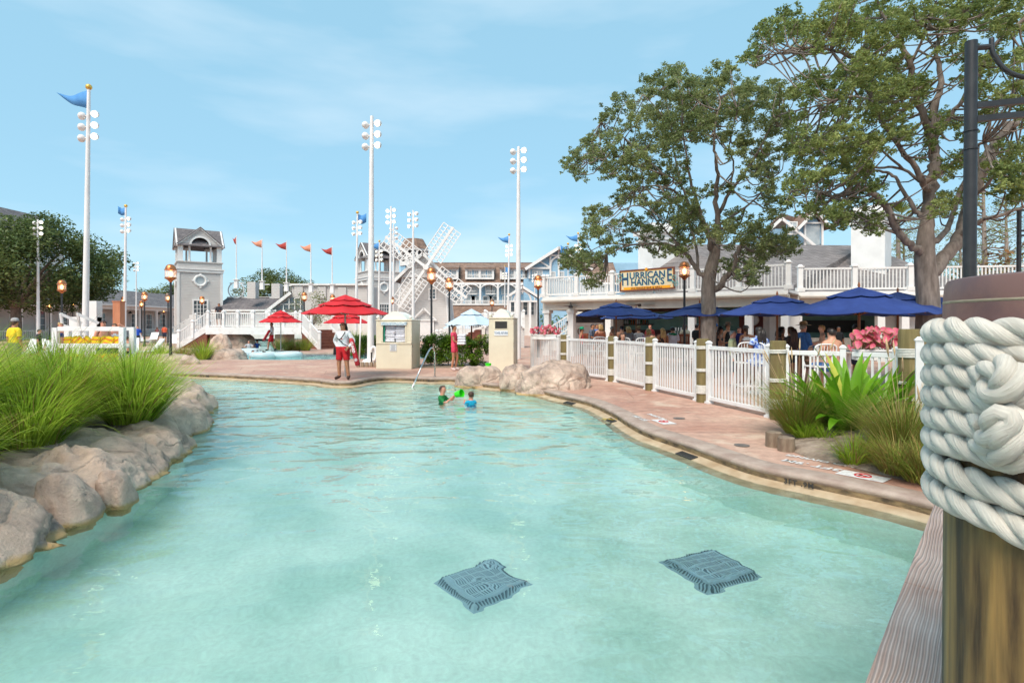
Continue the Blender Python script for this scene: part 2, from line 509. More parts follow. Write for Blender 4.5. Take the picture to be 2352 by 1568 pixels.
far_edge = [G(1051, 868.4), G(990, 867.5), G(917, 864.8), G(880, 864.8), G(853, 867.5), G(831, 871.5), G(812, 875), G(784, 876),
 G(755, 874.3), G(734, 871.3), G(695, 868.5), G(560, 861), G(430, 856), G(330, 853)]
right_edge = [Vector((5.2, -4.0, 0)), Vector((5.15, 1.5, 0)), Vector((4.65, 3.7, 0)), G(2142.6, 1154.7), G(2048, 1132), G(1935, 1109), G(1859, 1094), G(1746, 1071.6), G(1670, 1049),
 G(1595, 1022.5), G(1527, 1000), G(1482, 985), G(1444, 966), G(1406, 943), G(1350, 918.7), G(1282, 903.6)]
mid_edge = [G(1240, 893), G(1180, 884), G(1120, 880)]
left_edge = [Vector((-11.6, 17.0, 0)), Vector((-9.2, 14.2, 0)), Vector((-7.25, 12.2, 0)), Vector((-6.2, 10.2, 0)), Vector((-5.35, 8.8, 0)), Vector((-4.6, 7.2, 0)), Vector((-4.3, 5.8, 0)), Vector((-4.2, 4.4, 0)),
 Vector((-4.0, 3.2, 0)), Vector((-3.9, 0.5, 0)), Vector((-3.9, -4.0, 0))]
shore = smooth_curve(right_edge, 5)[:-1] + smooth_curve([right_edge[-1]] + mid_edge + far_edge, 5)[:-1] + smooth_curve([far_edge[-1]] + left_edge, 5)
shore2 = [(p.x, p.y) for p in shore]
river = [G(470, 826), G(560, 825), G(640, 826.5), G(735, 825.5), G(800, 824), G(858, 824), G(960, 823), G(1060, 824), G(1060, 808.5), G(960, 808.5), G(858, 809), G(780, 809.5), G(700, 809.5), G(662, 808),
 G(640, 800), G(628, 792), G(622, 786), Vector((-24.5, 70, 0)), Vector((-34, 70, 0)), G(560, 786), G(552, 792), G(540, 802), G(500, 812)]
river2 = [(p.x, p.y) for p in river]
def offset_poly(P, d):
 n = len(P); out = []
 for i in range(n):
  a, b, c = Vector(P[i - 1]), Vector(P[i]), Vector(P[(i + 1) % n])
  d1 = (b - a); d2 = (c - b)
  if d1.length < 1e-6: d1 = d2
  if d2.length < 1e-6: d2 = d1
  n1 = Vector((-d1.y, d1.x)).normalized(); n2 = Vector((-d2.y, d2.x)).normalized()
  nn = (n1 + n2)
  if nn.length < 1e-4: nn = n1
  nn.normalize()
  k = 1.0 / max(0.5, nn.dot(n1))
  out.append((b.x + nn.x * d * k, b.y + nn.y * d * k))
 return out
def area(P): return sum(P[i - 1][0] * P[i][1] - P[i][0] * P[i - 1][1] for i in range(len(P))) / 2
if area(shore2) < 0: shore2.reverse()
if area(river2) < 0: river2.reverse()
def sheet(name, outer, holes, z, mat, kind='structure'):
 loops = [[Vector((x, y, 0)) for x, y in outer]] + [[Vector((x, y, 0)) for x, y in h] for h in holes]
 tris = tessellate_polygon(loops)
 vs = [(p.x, p.y, z) for lp in loops for p in lp]
 mb = MB(); mb.add(vs, tris)
 me = mb.mesh(name, mat)
 if me.polygons[0].normal.z < 0: me.flip_normals()
 o = link(name, me); o['kind'] = kind
 return o
def skirt(name, P, levels, mat, mats=None, kind='structure', smooth=True, angle=None):
 """strip that follows closed polygon P through (inset, z) levels"""
 mb = MB(); n = len(P); rings = []
 for off, z in levels:
  Q = offset_poly(P, off) if off else P
  rings.append([(x, y, z) for x, y in Q])
 vs = [p for r in rings for p in r]
 for i in range(len(levels) - 1):
  for k in range(n):
   mb.f.append((i * n + k, i * n + (k + 1) % n, (i + 1) * n + (k + 1) % n, (i + 1) * n + k)); mb.m.append(mats[i] if mats else 0)
 mb.v = vs
 o = mb.build(name, mat, smooth=smooth, angle=angle); o['kind'] = kind
 return o
cop_out = offset_poly(shore2, -0.30)       # back edge of the coping band
BIG = 900
sheet('ground', [(-BIG, -BIG), (BIG, -BIG), (BIG, BIG), (-BIG, BIG)], [cop_out, offset_poly(river2, -0.3)], 0.0, M_DECK)
skirt('coping', shore2, [(-0.30, 0.0), (-0.29, 0.004), (-0.05, 0.004), (-0.02, -0.004), (-0.004, -0.02), (0.0, -0.045), (-0.02, -0.07)], M_COPE, angle=60)
skirt('pool_edge_face', shore2, [(-0.02, -0.07), (-0.025, -0.125)], M_FACE)
skirt('pool_ledge', shore2, [(-0.025, -0.125), (0.10, -0.150), (0.20, -0.185), (0.24, -0.30)], M_LEDGE)
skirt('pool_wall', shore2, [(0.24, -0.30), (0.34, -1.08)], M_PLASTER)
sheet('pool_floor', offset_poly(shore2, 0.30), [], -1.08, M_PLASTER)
w_o = sheet('pool_water', offset_poly(shore2, 0.02), [], WATER, M_WATER)
skirt('river_coping', river2, [(-0.3, 0.0), (-0.29, 0.004), (-0.02, 0.004), (0.0, -0.03), (0.0, -0.10)], M_COPE, angle=60)
M_TILE = mk('river_tile', C(96, 104, 108), C(140, 146, 150), scale=6, rough=.4)
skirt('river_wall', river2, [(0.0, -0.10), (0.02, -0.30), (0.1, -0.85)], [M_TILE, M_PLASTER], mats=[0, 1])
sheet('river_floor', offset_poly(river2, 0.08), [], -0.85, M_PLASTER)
sheet('river_water', offset_poly(river2, 0.01), [], -0.2, M_RIVER)
# ================================================================ rocks and plants
def rock_material():
 m, n, l, b = new_mat('rock')
 tc = n.new('ShaderNodeTexCoord')
 def nz(sc, det=8, ro=.6, dist=0):
  q = n.new('ShaderNodeTexNoise'); q.inputs['Scale'].default_value = sc; q.inputs['Detail'].default_value = det; q.inputs['Roughness'].default_value = ro; q.inputs['Distortion'].default_value = dist
  l.new(tc.outputs['Object'], q.inputs['Vector']); return q
 a, b2, c = nz(1.6, 8, .6, .4), nz(7, 9, .7), nz(45, 6, .7)
 rp = n.new('ShaderNodeValToRGB'); rp.color_ramp.elements[0].position = .30; rp.color_ramp.elements[1].position = .68
 rp.color_ramp.elements[0].color = C(136, 120, 112); rp.color_ramp.elements[1].color = C(228, 202, 182)
 e = rp.color_ramp.elements.new(.46); e.color = C(202, 174, 156)
 l.new(a.outputs['Fac'], rp.inputs['Fac'])
 mr = n.new('ShaderNodeMapRange'); mr.inputs['From Min'].default_value = .3; mr.inputs['From Max'].default_value = .7; mr.inputs['To Min'].default_value = .72; mr.inputs['To Max'].default_value = 1.15
 l.new(b2.outputs['Fac'], mr.inputs['Value'])
 hs = n.new('ShaderNodeHueSaturation'); l.new(rp.outputs[0], hs.inputs['Color']); l.new(mr.outputs[0], hs.inputs['Value'])
 gp = n.new('ShaderNodeNewGeometry'); sp = n.new('ShaderNodeSeparateXYZ'); l.new(gp.outputs['Position'], sp.inputs[0])
 ad = n.new('ShaderNodeMath'); ad.operation = 'MULTIPLY_ADD'; ad.inputs[1].default_value = .10; l.new(b2.outputs['Fac'], ad.inputs[0]); l.new(sp.outputs['Z'], ad.inputs[2])
 wr = n.new('ShaderNodeMapRange'); wr.inputs['From Min'].default_value = -.085; wr.inputs['From Max'].default_value = -.045; wr.inputs['To Min'].default_value = 1; wr.inputs['To Max'].default_value = 0
 l.new(ad.outputs[0], wr.inputs['Value'])
 mx = n.new('ShaderNodeMix'); mx.data_type = 'RGBA'; mx.inputs[7].default_value = C(206, 168, 116)
 l.new(wr.outputs[0], mx.inputs[0]); l.new(hs.outputs[0], mx.inputs[6]); l.new(mx.outputs[2], b.inputs['Base Color'])
 vo = n.new('ShaderNodeTexVoronoi'); vo.feature = 'DISTANCE_TO_EDGE'; vo.inputs['Scale'].default_value = 1.5
 wp = n.new('ShaderNodeMix'); wp.data_type = 'RGBA'; wp.inputs[0].default_value = .35
 l.new(tc.outputs['Object'], wp.inputs[6]); l.new(a.outputs['Color'], wp.inputs[7]); l.new(wp.outputs[2], vo.inputs['Vector'])
 cr = n.new('ShaderNodeMapRange'); cr.inputs['From Max'].default_value = .035; l.new(vo.outputs['Distance'], cr.inputs['Value'])
 s1 = n.new('ShaderNodeMath'); s1.operation = 'MULTIPLY_ADD'; s1.inputs[1].default_value = .35; l.new(c.outputs['Fac'], s1.inputs[0]); l.new(b2.outputs['Fac'], s1.inputs[2])
 s2 = n.new('ShaderNodeMath'); s2.operation = 'MULTIPLY_ADD'; s2.inputs[1].default_value = .45; l.new(cr.outputs[0], s2.inputs[0]); l.new(s1.outputs[0], s2.inputs[2])
 bp = n.new('ShaderNodeBump'); bp.inputs['Distance'].default_value = .06; l.new(s2.outputs[0], bp.inputs['Height']); l.new(bp.outputs[0], b.inputs['Normal'])
 b.inputs['Roughness'].default_value = .85
 return m
M_ROCK = rock_material()
def rock(label, c, half, rz=0.0, seed=0, power=2.6, amp=.14, sub=5, lean=(0, 0), group='boulders at the pool', crack=.10):
 """boulder: super-ellipsoid with noise, ledges and creases; c is the centre of its foot"""
 bm = bmesh.new()
 bmesh.ops.create_icosphere(bm, subdivisions=sub, radius=1.0)
 off = Vector((seed * 7.31, seed * 3.17, seed * 1.93))
 hm = (half[0] + half[1]) / 2
 for v in bm.verts:
  p = v.co.copy()
  k = (abs(p.x) ** power + abs(p.y) ** power + abs(p.z) ** power) ** (-1 / power)
  p = p * k
  q = Vector((p.x * half[0], p.y * half[1], p.z * half[2]))
  nrm = v.co.normalized()
  d = fbm(q * (1.1 / hm) + off, 3) * amp * hm * 1.3
  d += fbm(q * (3.2 / hm) + off * 2, 4, 2.1, .6) * amp * hm * .40
  wq = q * (1.5 / hm) + off * 1.7 + Vector((fbm(q * 2 + off, 2), fbm(q * 2 - off, 2), 0)) * .35
  rg = 1 - abs(mnoise.noise(wq)) * 2.6
  d -= max(0, rg - .70) * crack * hm * 3.0
  rg2 = 1 - abs(mnoise.noise(wq * 2.7 + off)) * 3.0
  d -= max(0, rg2 - .74) * crack * hm * .9
  st = (q.z + .25 * q.x + .12 * fbm(q * 2.0, 2)) / (.28 * hm)
  d -= max(0, abs(st - round(st)) - .38) * .25 * amp * hm
  q += nrm * d
  if c[2] + q.z < WATER - .02: q.x *= .80; q.y *= .80
  q.x += lean[0] * max(0, q.z); q.y += lean[1] * max(0, q.z)
  v.co = q
 me = bpy.data.meshes.new('boulder'); bm.to_mesh(me); bm.free()
 me.polygons.foreach_set('use_smooth', [True] * len(me.polygons))
 me.materials.append(M_ROCK)
 o = link('boulder', me, None, c, rz)
 return tag(o, label, 'rock', group)
rock('largest near grey boulder at the left edge below the grass', (-4.80, 4.10, -.30), (1.12, 1.20, .70), R(-8), 3, 2.8, .11, 6, (-.25, 0))
rock('long flat grey slab behind the nearest left boulder, under the grass', (-4.95, 6.2, -.28), (1.06, 1.36, .63), R(12), 8, 2.7, .12, 6, (-.35, 0))
rock('small upright knob of rock at the water between the two left boulders', (-3.88, 5.62, -.14), (.15, .18, .34), R(20), 12, 2.6, .14, 4, (-.2, 0))
rock('second knob of rock leaning on the nearest left boulder', (-4.02, 5.18, -.16), (.24, .24, .42), R(5), 14, 2.4, .16, 4, (-.2, 0))
rock('pale cracked boulder right of the grass on the left bank', (-5.98, 9.5, -.25), (.82, 1.20, .70), R(24), 21, 2.7, .13, 5, (-.2, 0))
rock('rounded brownish boulder between the flat slab and the pale cracked boulder', (-4.98, 7.75, -.25), (.62, .85, .50), R(22), 24, 2.6, .14, 5, (-.2, 0))
rock('knobbly boulder farthest along the left bank, behind the grass tips', (-7.05, 11.8, -.22), (.80, 1.2, .66), R(32), 27, 2.6, .15, 5, (-.2, 0))
rock('low end boulder at the far end of the left bank', (-8.4, 13.6, -.2), (1.0, 1.1, .5), R(40), 31, 2.5, .15, 4, (-.2, 0))
rock('flat topped boulder with the green bucket, right of the hand rail', at(1104, 16.6, -.22), (.70, .55, .66), R(4), 41, 3.2, .09, 5, crack=.06)
rock('narrow grey boulder wedged between two larger ones below the towel return', at(1186, 15.7, -.25), (.46, .48, .78), R(-20), 45, 2.8, .12, 5)
rock('largest pale boulder in front of the white fence', at(1272, 14.9, -.32), (.98, .80, .98), R(-12), 52, 2.7, .10, 6, (.0, .1))
for u, y, d, hf, lb, sd in ((395, 838, 23.5, (1.05, .6, .55), 'wide low boulder at the foot of the tall left lamp post', 61), (520, 828, 27, (.7, .6, .55), 'lumpy pinkish boulder left of the river tubes', 63), (540, 824, 28.2, (.55, .5, .55), 'brownish boulder touching the river water by the tubes', 65),
 (360, 806, 33, (1.2, .8, .45), 'low boulder behind the tall left lamp post', 67), (508, 792, 38, (.7, .5, 1.1), 'dark rock mass under the left end of the footbridge', 69), (545, 790, 41, (1.3, .8, 1.2), 'dark boulder wall beneath the footbridge', 71)):
 rock(lb, at(u, d, -.12), hf, .3, sd, 2.5, .14, 4, group='boulders by the lazy river')
def mound(name, pts, h, mat, z0=.006, res=40):
 """soil bed: outline polygon raised towards its middle"""
 poly = [Vector((p[0], p[1])) for p in pts]
 c = sum(poly, Vector((0, 0))) / len(poly)
 mb = MB(); n = len(poly); K = 9; vs = []
 for k in range(K + 1):
  t = k / K
  for i, p in enumerate(poly):
   q = p.lerp(c, t)
   z = z0 + h * math.sin(min(1, t * 1.6) * PI / 2) + .05 * h * mnoise.noise(Vector((q.x * 2, q.y * 2, 0))) * (t > 0)
   vs.append((q.x, q.y, z))
 fs = [(k * n + i, k * n + (i + 1) % n, (k + 1) * n + (i + 1) % n, (k + 1) * n + i) for k in range(K) for i in range(n)]
 mb.add(vs, fs)
 o = mb.build(name, mat, smooth=True); o['kind'] = 'structure'
 return o
mound('plant_bed', [(-4.3, .2), (-4.25, 3), (-4.4, 5.8), (-4.9, 7.6), (-5.6, 9.4), (-6.9, 11.6), (-8.8, 13.8), (-12, 16), (-15, 13), (-13, 7), (-10, 1)], .42, M_SOIL)
mound('plant_bed_right', [G(1790, 1026)[:2], G(1860, 1052)[:2], G(1960, 1075)[:2], G(2060, 1100)[:2], G(2160, 1125)[:2], (5.4, 4.6), (6.6, 6.0), (7.2, 7.6), (5.9, 9.0), (4.75, 9.2)], .16, M_SOIL)
def smooth_ring(P, n=4):
 Q = smooth_curve([Vector((p[0], p[1], 0)) for p in P] + [Vector((P[0][0], P[0][1], 0))], n)[:-1]
 return [(q.x, q.y) for q in Q]
M_GRASS = leaf_mat('green_grass', C(124, 158, 40), C(182, 202, 74), .5, .5, 1.1, .35)
M_GRASS_D = leaf_mat('dry_grass', C(150, 128, 66), C(176, 150, 92), .35, .6, 1.5, .3)
M_GRASS2 = leaf_mat('olive_grass', C(124, 142, 52), C(162, 168, 82), .35, .6, 1.5, .35)
M_PLUME = mk('grass_plume', C(206, 180, 140), C(184, 150, 112), scale=12, rough=.9)
def blade_mesh(name, n, base_r, length, spread, width, mat, seed, lean=(0, 0), seg=6, up=.55, mats=None, dry=0.0, droop=1.0):
 """n curved tapering blades from a tuft; numpy built"""
 g = np.random.default_rng(seed)
 a = g.uniform(0, 2 * PI, n)
 r0 = base_r * np.sqrt(g.uniform(0, 1, n))
 L = length * g.uniform(.55, 1.1, n)
 fr_ = np.sqrt(g.uniform(0, 1, n)); r0 = base_r * fr_
 out = spread * g.uniform(.25, 1.0, n)          # how far the blade tips over
 a2 = a + g.normal(0, .35, n)
 V, Fc, Mi = [], [], []
 t = np.linspace(0, 1, seg + 1)
 for i in range(n):
  th0 = .06 + .78 * fr_[i] * min(1.0, spread) * (.6 + .5 * g.random())
  th1 = min(2.5, th0 + out[i] * droop * .75)
  th = th0 + (th1 - th0) * t ** 1.3
  ds = L[i] / seg
  x = np.concatenate([[0], np.cumsum(np.sin(th[:-1]) * ds)])
  z = np.concatenate([[0], np.cumsum(np.cos(th[:-1]) * ds)])
  dx, dy = math.cos(a2[i]), math.sin(a2[i])
  bx, by = r0[i] * math.cos(a[i]), r0[i] * math.sin(a[i])
  w = width * (.7 + .6 * g.random()) * (1 - t ** 2.2) * .5 + .0006
  cx = bx + x * dx + lean[0] * z * t; cy_ = by + x * dy + lean[1] * z * t
  sx, sy = -dy, dx
  o = len(V)
  for k in range(seg + 1):
   V.append((cx[k] - sx * w[k], cy_[k] - sy * w[k], z[k])); V.append((cx[k] + sx * w[k], cy_[k] + sy * w[k], z[k]))
  mi = 1 if g.random() < dry else 0
  for k in range(seg):
   Fc.append((o + 2 * k, o + 2 * k + 1, o + 2 * k + 3, o + 2 * k + 2)); Mi.append(mi)
 me = bpy.data.meshes.new(name)
 me.from_pydata(V, [], Fc)
 for q in (mats or [mat]): me.materials.append(q)
 if mats: me.polygons.foreach_set('material_index', Mi)
 me.polygons.foreach_set('use_smooth', [True] * len(me.polygons))
 return me
def grass_clump(label, loc, n, length, spread, width, seed, base=.18, lean=(0, 0), mats=None, dry=.08, group='tall grasses on the left bank', plumes=0, name='grass_clump', droop=1.0):
 t = thing(name, label, 'grass plant', loc, group=group)
 me = blade_mesh('blades', n, base, length, spread, width, None, seed, lean, mats=mats or [M_GRASS, M_GRASS_D], dry=dry, droop=droop)
 o = link('blades', me, t); o['kind'] = 'stuff'
 rr = random.Random(seed)
 for k in range(plumes):
  a = rr.uniform(0, 2 * PI); L = length * rr.uniform(.95, 1.25); s = rr.uniform(.1, .35)
  p0 = Vector((base * .6 * math.cos(a), base * .6 * math.sin(a), 0))
  p1 = p0 + Vector((math.cos(a) * s * L * .3, math.sin(a) * s * L * .3, L * .6)); p2 = p0 + Vector((math.cos(a) * s * L, math.sin(a) * s * L, L * 1.05))
  d = (p2 - p1).normalized()
  mb = MB(); mb.tube([p0, p1, p2], [.0025, .002, .0018], 5)
  mb.tube([p2 - d * .02, p2 + d * .04, p2 + d * .12, p2 + d * .19], [.003, .012, .010, .002], 6)
  mb.build('plume', M_PLUME, t, smooth=True)
 return t
GN = 'tall grasses on the left bank'
LG = [((-5.9, 4.9, .40), 1100, 1.55, 2.3, .012, 1, (.10, -.10), 'nearest tall grass tuft at the left edge, tips hanging over the near boulder'),
 ((-6.3, 6.3, .40), 1100, 1.42, 2.2, .012, 2, (.12, -.05), 'tall grass tuft behind the flat left slab, blown to the right'),
 ((-7.4, 7.0, .42), 1000, 1.42, 2.1, .012, 3, (.12, 0), 'tall grass tuft deeper at the left edge under the yellow shirt man'),
 ((-6.0, 7.7, .38), 1100, 1.28, 2.2, .012, 4, (.12, 0), 'tall grass tuft in the middle of the left bank before the vest rack'),
 ((-8.0, 8.6, .42), 900, 1.25, 2.1, .013, 5, (.12, 0), 'tall grass tuft at the back of the left bank below the leafy tree'),
 ((-5.35, 8.0, .26), 1000, 1.25, 1.7, .012, 6, (.02, 0), 'fan shaped grass tuft rising from a clear base beside the pale cracked boulder'),
 ((-6.7, 9.3, .38), 800, 1.05, 2.1, .013, 7, (.12, 0), 'grass tuft behind the fan shaped one, under the right end of the vest rack'),
 ((-8.4, 10.4, .42), 800, 1.2, 2.0, .014, 8, (.12, 0), 'grass tuft below the yellow vests, centre back of the left bank'),
 ((-5.3, 4.2, .42), 700, 1.2, 2.4, .012, 9, (.05, -.1), 'drooping grass tuft at the lower left corner over the near boulder'),
 ((-7.7, 11.6, .36), 700, 1.1, 2.0, .014, 10, (.10, 0), 'grass tuft farthest back on the left bank before the far pool edge'),
 ((-9.8, 9.6, .42), 700, 1.6, 2.0, .014, 11, (.12, 0), 'grass tuft at the far left edge behind the others'),
 ((-4.95, 4.75, .30), 600, .85, 2.5, .011, 14, (.05, -.05), 'grass tuft spilling over the top of the nearest boulder'),
 ((-4.75, 3.75, .32), 600, .95, 2.6, .011, 15, (.0, -.1), 'lowest grass tuft at the left edge hanging in front of the near boulder'),
 ((-5.35, 6.3, .30), 800, .95, 2.2, .011, 16, (.1, 0), 'grass tuft rooted behind the crest of the flat left slab'),
 ((-5.9, 7.0, .36), 800, 1.15, 2.2, .012, 17, (.1, 0), 'grass tuft between the slab tuft and the fan shaped one'),
 ((-7.0, 5.6, .42), 1000, 1.5, 2.1, .012, 13, (.15, -.05), 'grass tuft at the very left edge, behind the nearest one')]
for p, n, L, s, w, sd, ln, lb in LG:
 grass_clump(lb, p, n, L, s, w, sd, .30, ln, dry=.10)
st = MB(); rr = random.Random(5)
for k in range(22):
 x = rr.uniform(-8, -5.2); y = rr.uniform(5, 8.5); h = rr.uniform(.9, 1.5); a = rr.uniform(-.3, .9)
 st.tube([(x, y, .4), (x + a * .3, y, .4 + h * .6), (x + a, y - .1, .4 + h)], [.003, .0025, .001], 4)
o = st.build('grass_stalks', M_GRASS_D); tag(o, 'thin dry seed stalks standing over the left grasses', 'grass', kind='stuff')
GR = 'grasses in the right plant bed'
grass_clump('plume grass in front of the gates, left of the crinum', G(1832, 1000) + Vector((0, 0, .03)), 1100, 1.0, 1.25, .0055, 21, .16, (-.03, 0), [M_GRASS2, M_GRASS_D], .30, GR, 9)
grass_clump('brownish plume grass right of the crinum, against the roped piling', G(2075, 1058) + Vector((0, 0, .05)), 1300, .95, 1.5, .0055, 22, .20, (0, -.02), [M_GRASS2, M_GRASS_D], .45, GR, 8)
grass_clump('plume grass hanging over the near coping beside the roped piling', G(2150, 1080) + Vector((0, 0, .05)), 1100, .70, 1.5, .0055, 23, .18, (0, -.03), [M_GRASS2, M_GRASS_D], .45, GR, 3)
grass_clump('low bright strappy grass tuft under the left plume grass', G(1850, 1012) + Vector((0, 0, .02)), 260, .38, 1.7, .013, 24, .10, (0, 0), [M_GRASS, M_GRASS_D], .05, GR)
grass_clump('low bright strappy grass tuft right of the bare soil patch', G(2010, 1062) + Vector((0, 0, .02)), 260, .40, 1.7, .013, 25, .10, (0, 0), [M_GRASS, M_GRASS_D], .10, GR)
grass_clump('low green tuft between the stubs and the crinum', G(1895, 1022) + Vector((0, 0, .02)), 180, .32, 1.7, .013, 26, .08, (0, 0), [M_GRASS, M_GRASS_D], .05, GR)
grass_clump('brown thin grass at the foot of the roped piling', G(2185, 1120) + Vector((0, 0, .03)), 700, .5, 1.5, .005, 27, .16, (0, 0), [M_GRASS2, M_GRASS_D], .55, GR)
grass_clump('green strappy tuft at the front edge of the right bed by the no diving panel', G(1960, 1068) + Vector((0, 0, .02)), 220, .42, 1.8, .012, 28, .12, (0, 0), [M_GRASS, M_GRASS_D], .15, GR)
grass_clump('mixed dry tuft at the front of the right bed left of the roped piling', G(2060, 1092) + Vector((0, 0, .03)), 500, .55, 1.9, .007, 29, .16, (0, 0), [M_GRASS2, M_GRASS_D], .5, GR)
grass_clump('yellowish tuft overhanging the coping beside the bridge rail', G(2120, 1112) + Vector((0, 0, .03)), 500, .55, 1.9, .007, 30, .16, (0, 0), [M_GRASS2, M_GRASS_D], .4, GR)
GV = 'grass tufts by the lazy river'
for u, d, n, L, mm, dr, lb in ((467, 26.5, 420, 1.05, [M_GRASS, M_GRASS_D], .08, 'bright green spiky tuft behind the pinkish river boulders'), (372, 27, 320, .9, [M_GRASS, M_GRASS_D], .05, 'yellow green tuft left of the tall lamp post'), (420, 27, 320, .8, [M_GRASS_D, M_GRASS2], .4, 'brown dry tuft right of the tall lamp post'),
 (360, 34, 260, .8, [M_GRASS2, M_GRASS], .5, 'olive tuft in the distance under the boy in blue'), (640, 36.5, 300, .95, [M_GRASS2, M_GRASS_D], .2, 'grass tuft behind the walking lifeguard'), (662, 36, 300, .95, [M_GRASS2, M_GRASS_D], .15, 'grass tuft right of the walking lifeguard'),
 (682, 36, 300, .95, [M_GRASS2, M_GRASS_D], .2, 'grass tuft in the middle of the row before the footbridge'), (702, 35.6, 300, .95, [M_GRASS2, M_GRASS], .4, 'grass tuft at the right end of the row before the bridge stairs'),
 (806, 40, 350, 1.5, [M_GRASS2, M_GRASS], .4, 'tall soft grass beside the distant planting right of the large red umbrella'), (822, 38, 350, 1.4, [M_GRASS, M_GRASS2], .5, 'green tuft left of the tall middle floodlight pole'), (842, 33, 350, 1.2, [M_GRASS, M_GRASS2], .4, 'tuft directly behind the tall middle floodlight pole')):
 grass_clump(lb, at(u, d, .02), n, L, 1.0, .016, int(u), .35 if L > 1.1 else .25, (0, 0), mm, dr, GV)
M_CRINUM = leaf_mat('crinum_leaf', C(84, 140, 24), C(136, 182, 44), .4, .35, .9, .22)
M_CRINUM_Y = leaf_mat('yellow_crinum_leaf', C(196, 200, 70), C(210, 206, 96), .35, .4, .9, .1)
def big_leaf(L, w, th0, bend, twist=0.0, seed=0, seg=12):
 g = random.Random(seed)
 mb = MB(); vs = []; x = z = 0.0
 for k in range(seg + 1):
  t = k / seg
  th = th0 + bend * t ** 1.8
  ww = w * (math.sin(PI * min(1, (t * .86 + .14))) ** .75) * (1 if t < .99 else .1)
  if t == 0: ww = w * .45
  fold = .30 * ww * (1 - .5 * t)
  wav = .03 * w * math.sin(t * 14 + seed)
  c = Vector((x, 0, z)); nrm = Vector((-math.cos(th), 0, math.sin(th)))
  for s in (-1, -.5, 0, .5, 1):
   p = c + Vector((0, s * ww / 2, 0)) + nrm * (fold * abs(s) * .7 + wav * s * abs(s))
   vs.append(p)
  x += math.sin(th) * L / seg; z += math.cos(th) * L / seg
 fs = [(k * 5 + i, k * 5 + i + 1, (k + 1) * 5 + i + 1, (k + 1) * 5 + i) for k in range(seg) for i in range(4)]
 mb.add(vs, fs)
 return mb
t = thing('crinum_plant', 'big bright green crinum with broad sword leaves in the right plant bed', 'plant', G(1958, 1012) + Vector((0, .1, .05)))
rr = random.Random(11)
for k in range(46):
 az = rr.uniform(0, 2 * PI)
 up = k / 46
 th0 = .10 + .85 * up ** 1.1 + rr.uniform(-.08, .08)
 L = rr.uniform(.95, 1.35) * (1 if up < .75 else .85)
 bend = rr.uniform(.35, .9) + (1.0 * (up > .75)) * rr.random()
 o = big_leaf(L, rr.uniform(.11, .17), th0, bend, seed=k).build('leaf', M_CRINUM_Y if k in (7, 24) else M_CRINUM, t, (.05 * math.cos(az), .05 * math.sin(az), 0), smooth=True)
 o.rotation_euler = (0, 0, az)
 if k in (7, 24): o['label'] = 'yellowing broad leaf'
t3 = thing('crinum_plant', 'left crinum crown of broad leaves in front of the half hidden piling', 'plant', G(1915, 1000) + Vector((0, .25, .05)))
for k in range(26):
 az = rr.uniform(0, 2 * PI)
 o = big_leaf(rr.uniform(.8, 1.15), rr.uniform(.10, .15), .12 + .85 * k / 26, rr.uniform(.4, 1.1), seed=90 + k).build('leaf', M_CRINUM, t3, (.04 * math.cos(az), .04 * math.sin(az), 0), smooth=True)
 o.rotation_euler = (0, 0, az)
t2 = thing('crinum_plant', 'smaller crinum crown close behind the roped piling, leaves leaning right', 'plant', G(2052, 1005) + Vector((0, .2, .05)))
for k in range(24):
 az = rr.uniform(-2.2, 2.2)
 o = big_leaf(rr.uniform(.9, 1.25), rr.uniform(.10, .15), .12 + .8 * k / 24, rr.uniform(.3, .9), seed=50 + k).build('leaf', M_CRINUM, t2, (.04 * math.cos(az), .04 * math.sin(az), 0), smooth=True)
 o.rotation_euler = (0, 0, az)
def leaf_cloud(name, centers, radii, per, size, mat, seed, parent=None, squash=.75, aspect=.5, kind='stuff', cup=True):
 """many small leaf faces spread in clumps: centers (N,3), radii (N), per = leaves per unit radius^2"""
 g = np.random.default_rng(seed)
 C_ = np.asarray(centers, float); Rr = np.asarray(radii, float)
 cnt = np.maximum(6, (per * Rr ** 2).astype(int))
 idx = np.repeat(np.arange(len(C_)), cnt); n = len(idx)
 d = g.normal(size=(n, 3)); d /= np.linalg.norm(d, axis=1)[:, None] + 1e-9
 rad = Rr[idx] * g.uniform(0, 1, n) ** .45
 p = C_[idx] + d * rad[:, None] * np.array([1, 1, squash])
 a1 = g.normal(size=(n, 3)); a1[:, 2] *= .6; a1 /= np.linalg.norm(a1, axis=1)[:, None]
 nn = g.normal(size=(n, 3)) * .8; nn[:, 2] += 1.0
 b1 = np.cross(nn, a1); b1 /= np.linalg.norm(b1, axis=1)[:, None] + 1e-9
 s = size * g.uniform(.6, 1.35, n)[:, None]
 tip = p + a1 * s * .55; bas = p - a1 * s * .5
 l_ = p + b1 * s * aspect * .5; r_ = p - b1 * s * aspect * .5
 V = np.empty((n * 4, 3)); V[0::4] = bas; V[1::4] = r_; V[2::4] = tip; V[3::4] = l_
 me = bpy.data.meshes.new(name)
 me.vertices.add(n * 4); me.vertices.foreach_set('co', V.ravel())
 me.loops.add(n * 4); me.loops.foreach_set('vertex_index', np.arange(n * 4))
 me.polygons.add(n); me.polygons.foreach_set('loop_start', np.arange(n) * 4); me.polygons.foreach_set('loop_total', np.full(n, 4))
 me.update(calc_edges=True)
 me.materials.append(mat)
 o = link(name, me, parent)
 if kind: o['kind'] = kind
 return o
M_OAK = leaf_mat('oak_leaves', C(116, 128, 80), C(154, 162, 108), .5, .5, .55, .40)
M_OAK2 = leaf_mat('big_oak_leaves', C(114, 130, 74), C(158, 168, 102), .5, .5, .5, .40)
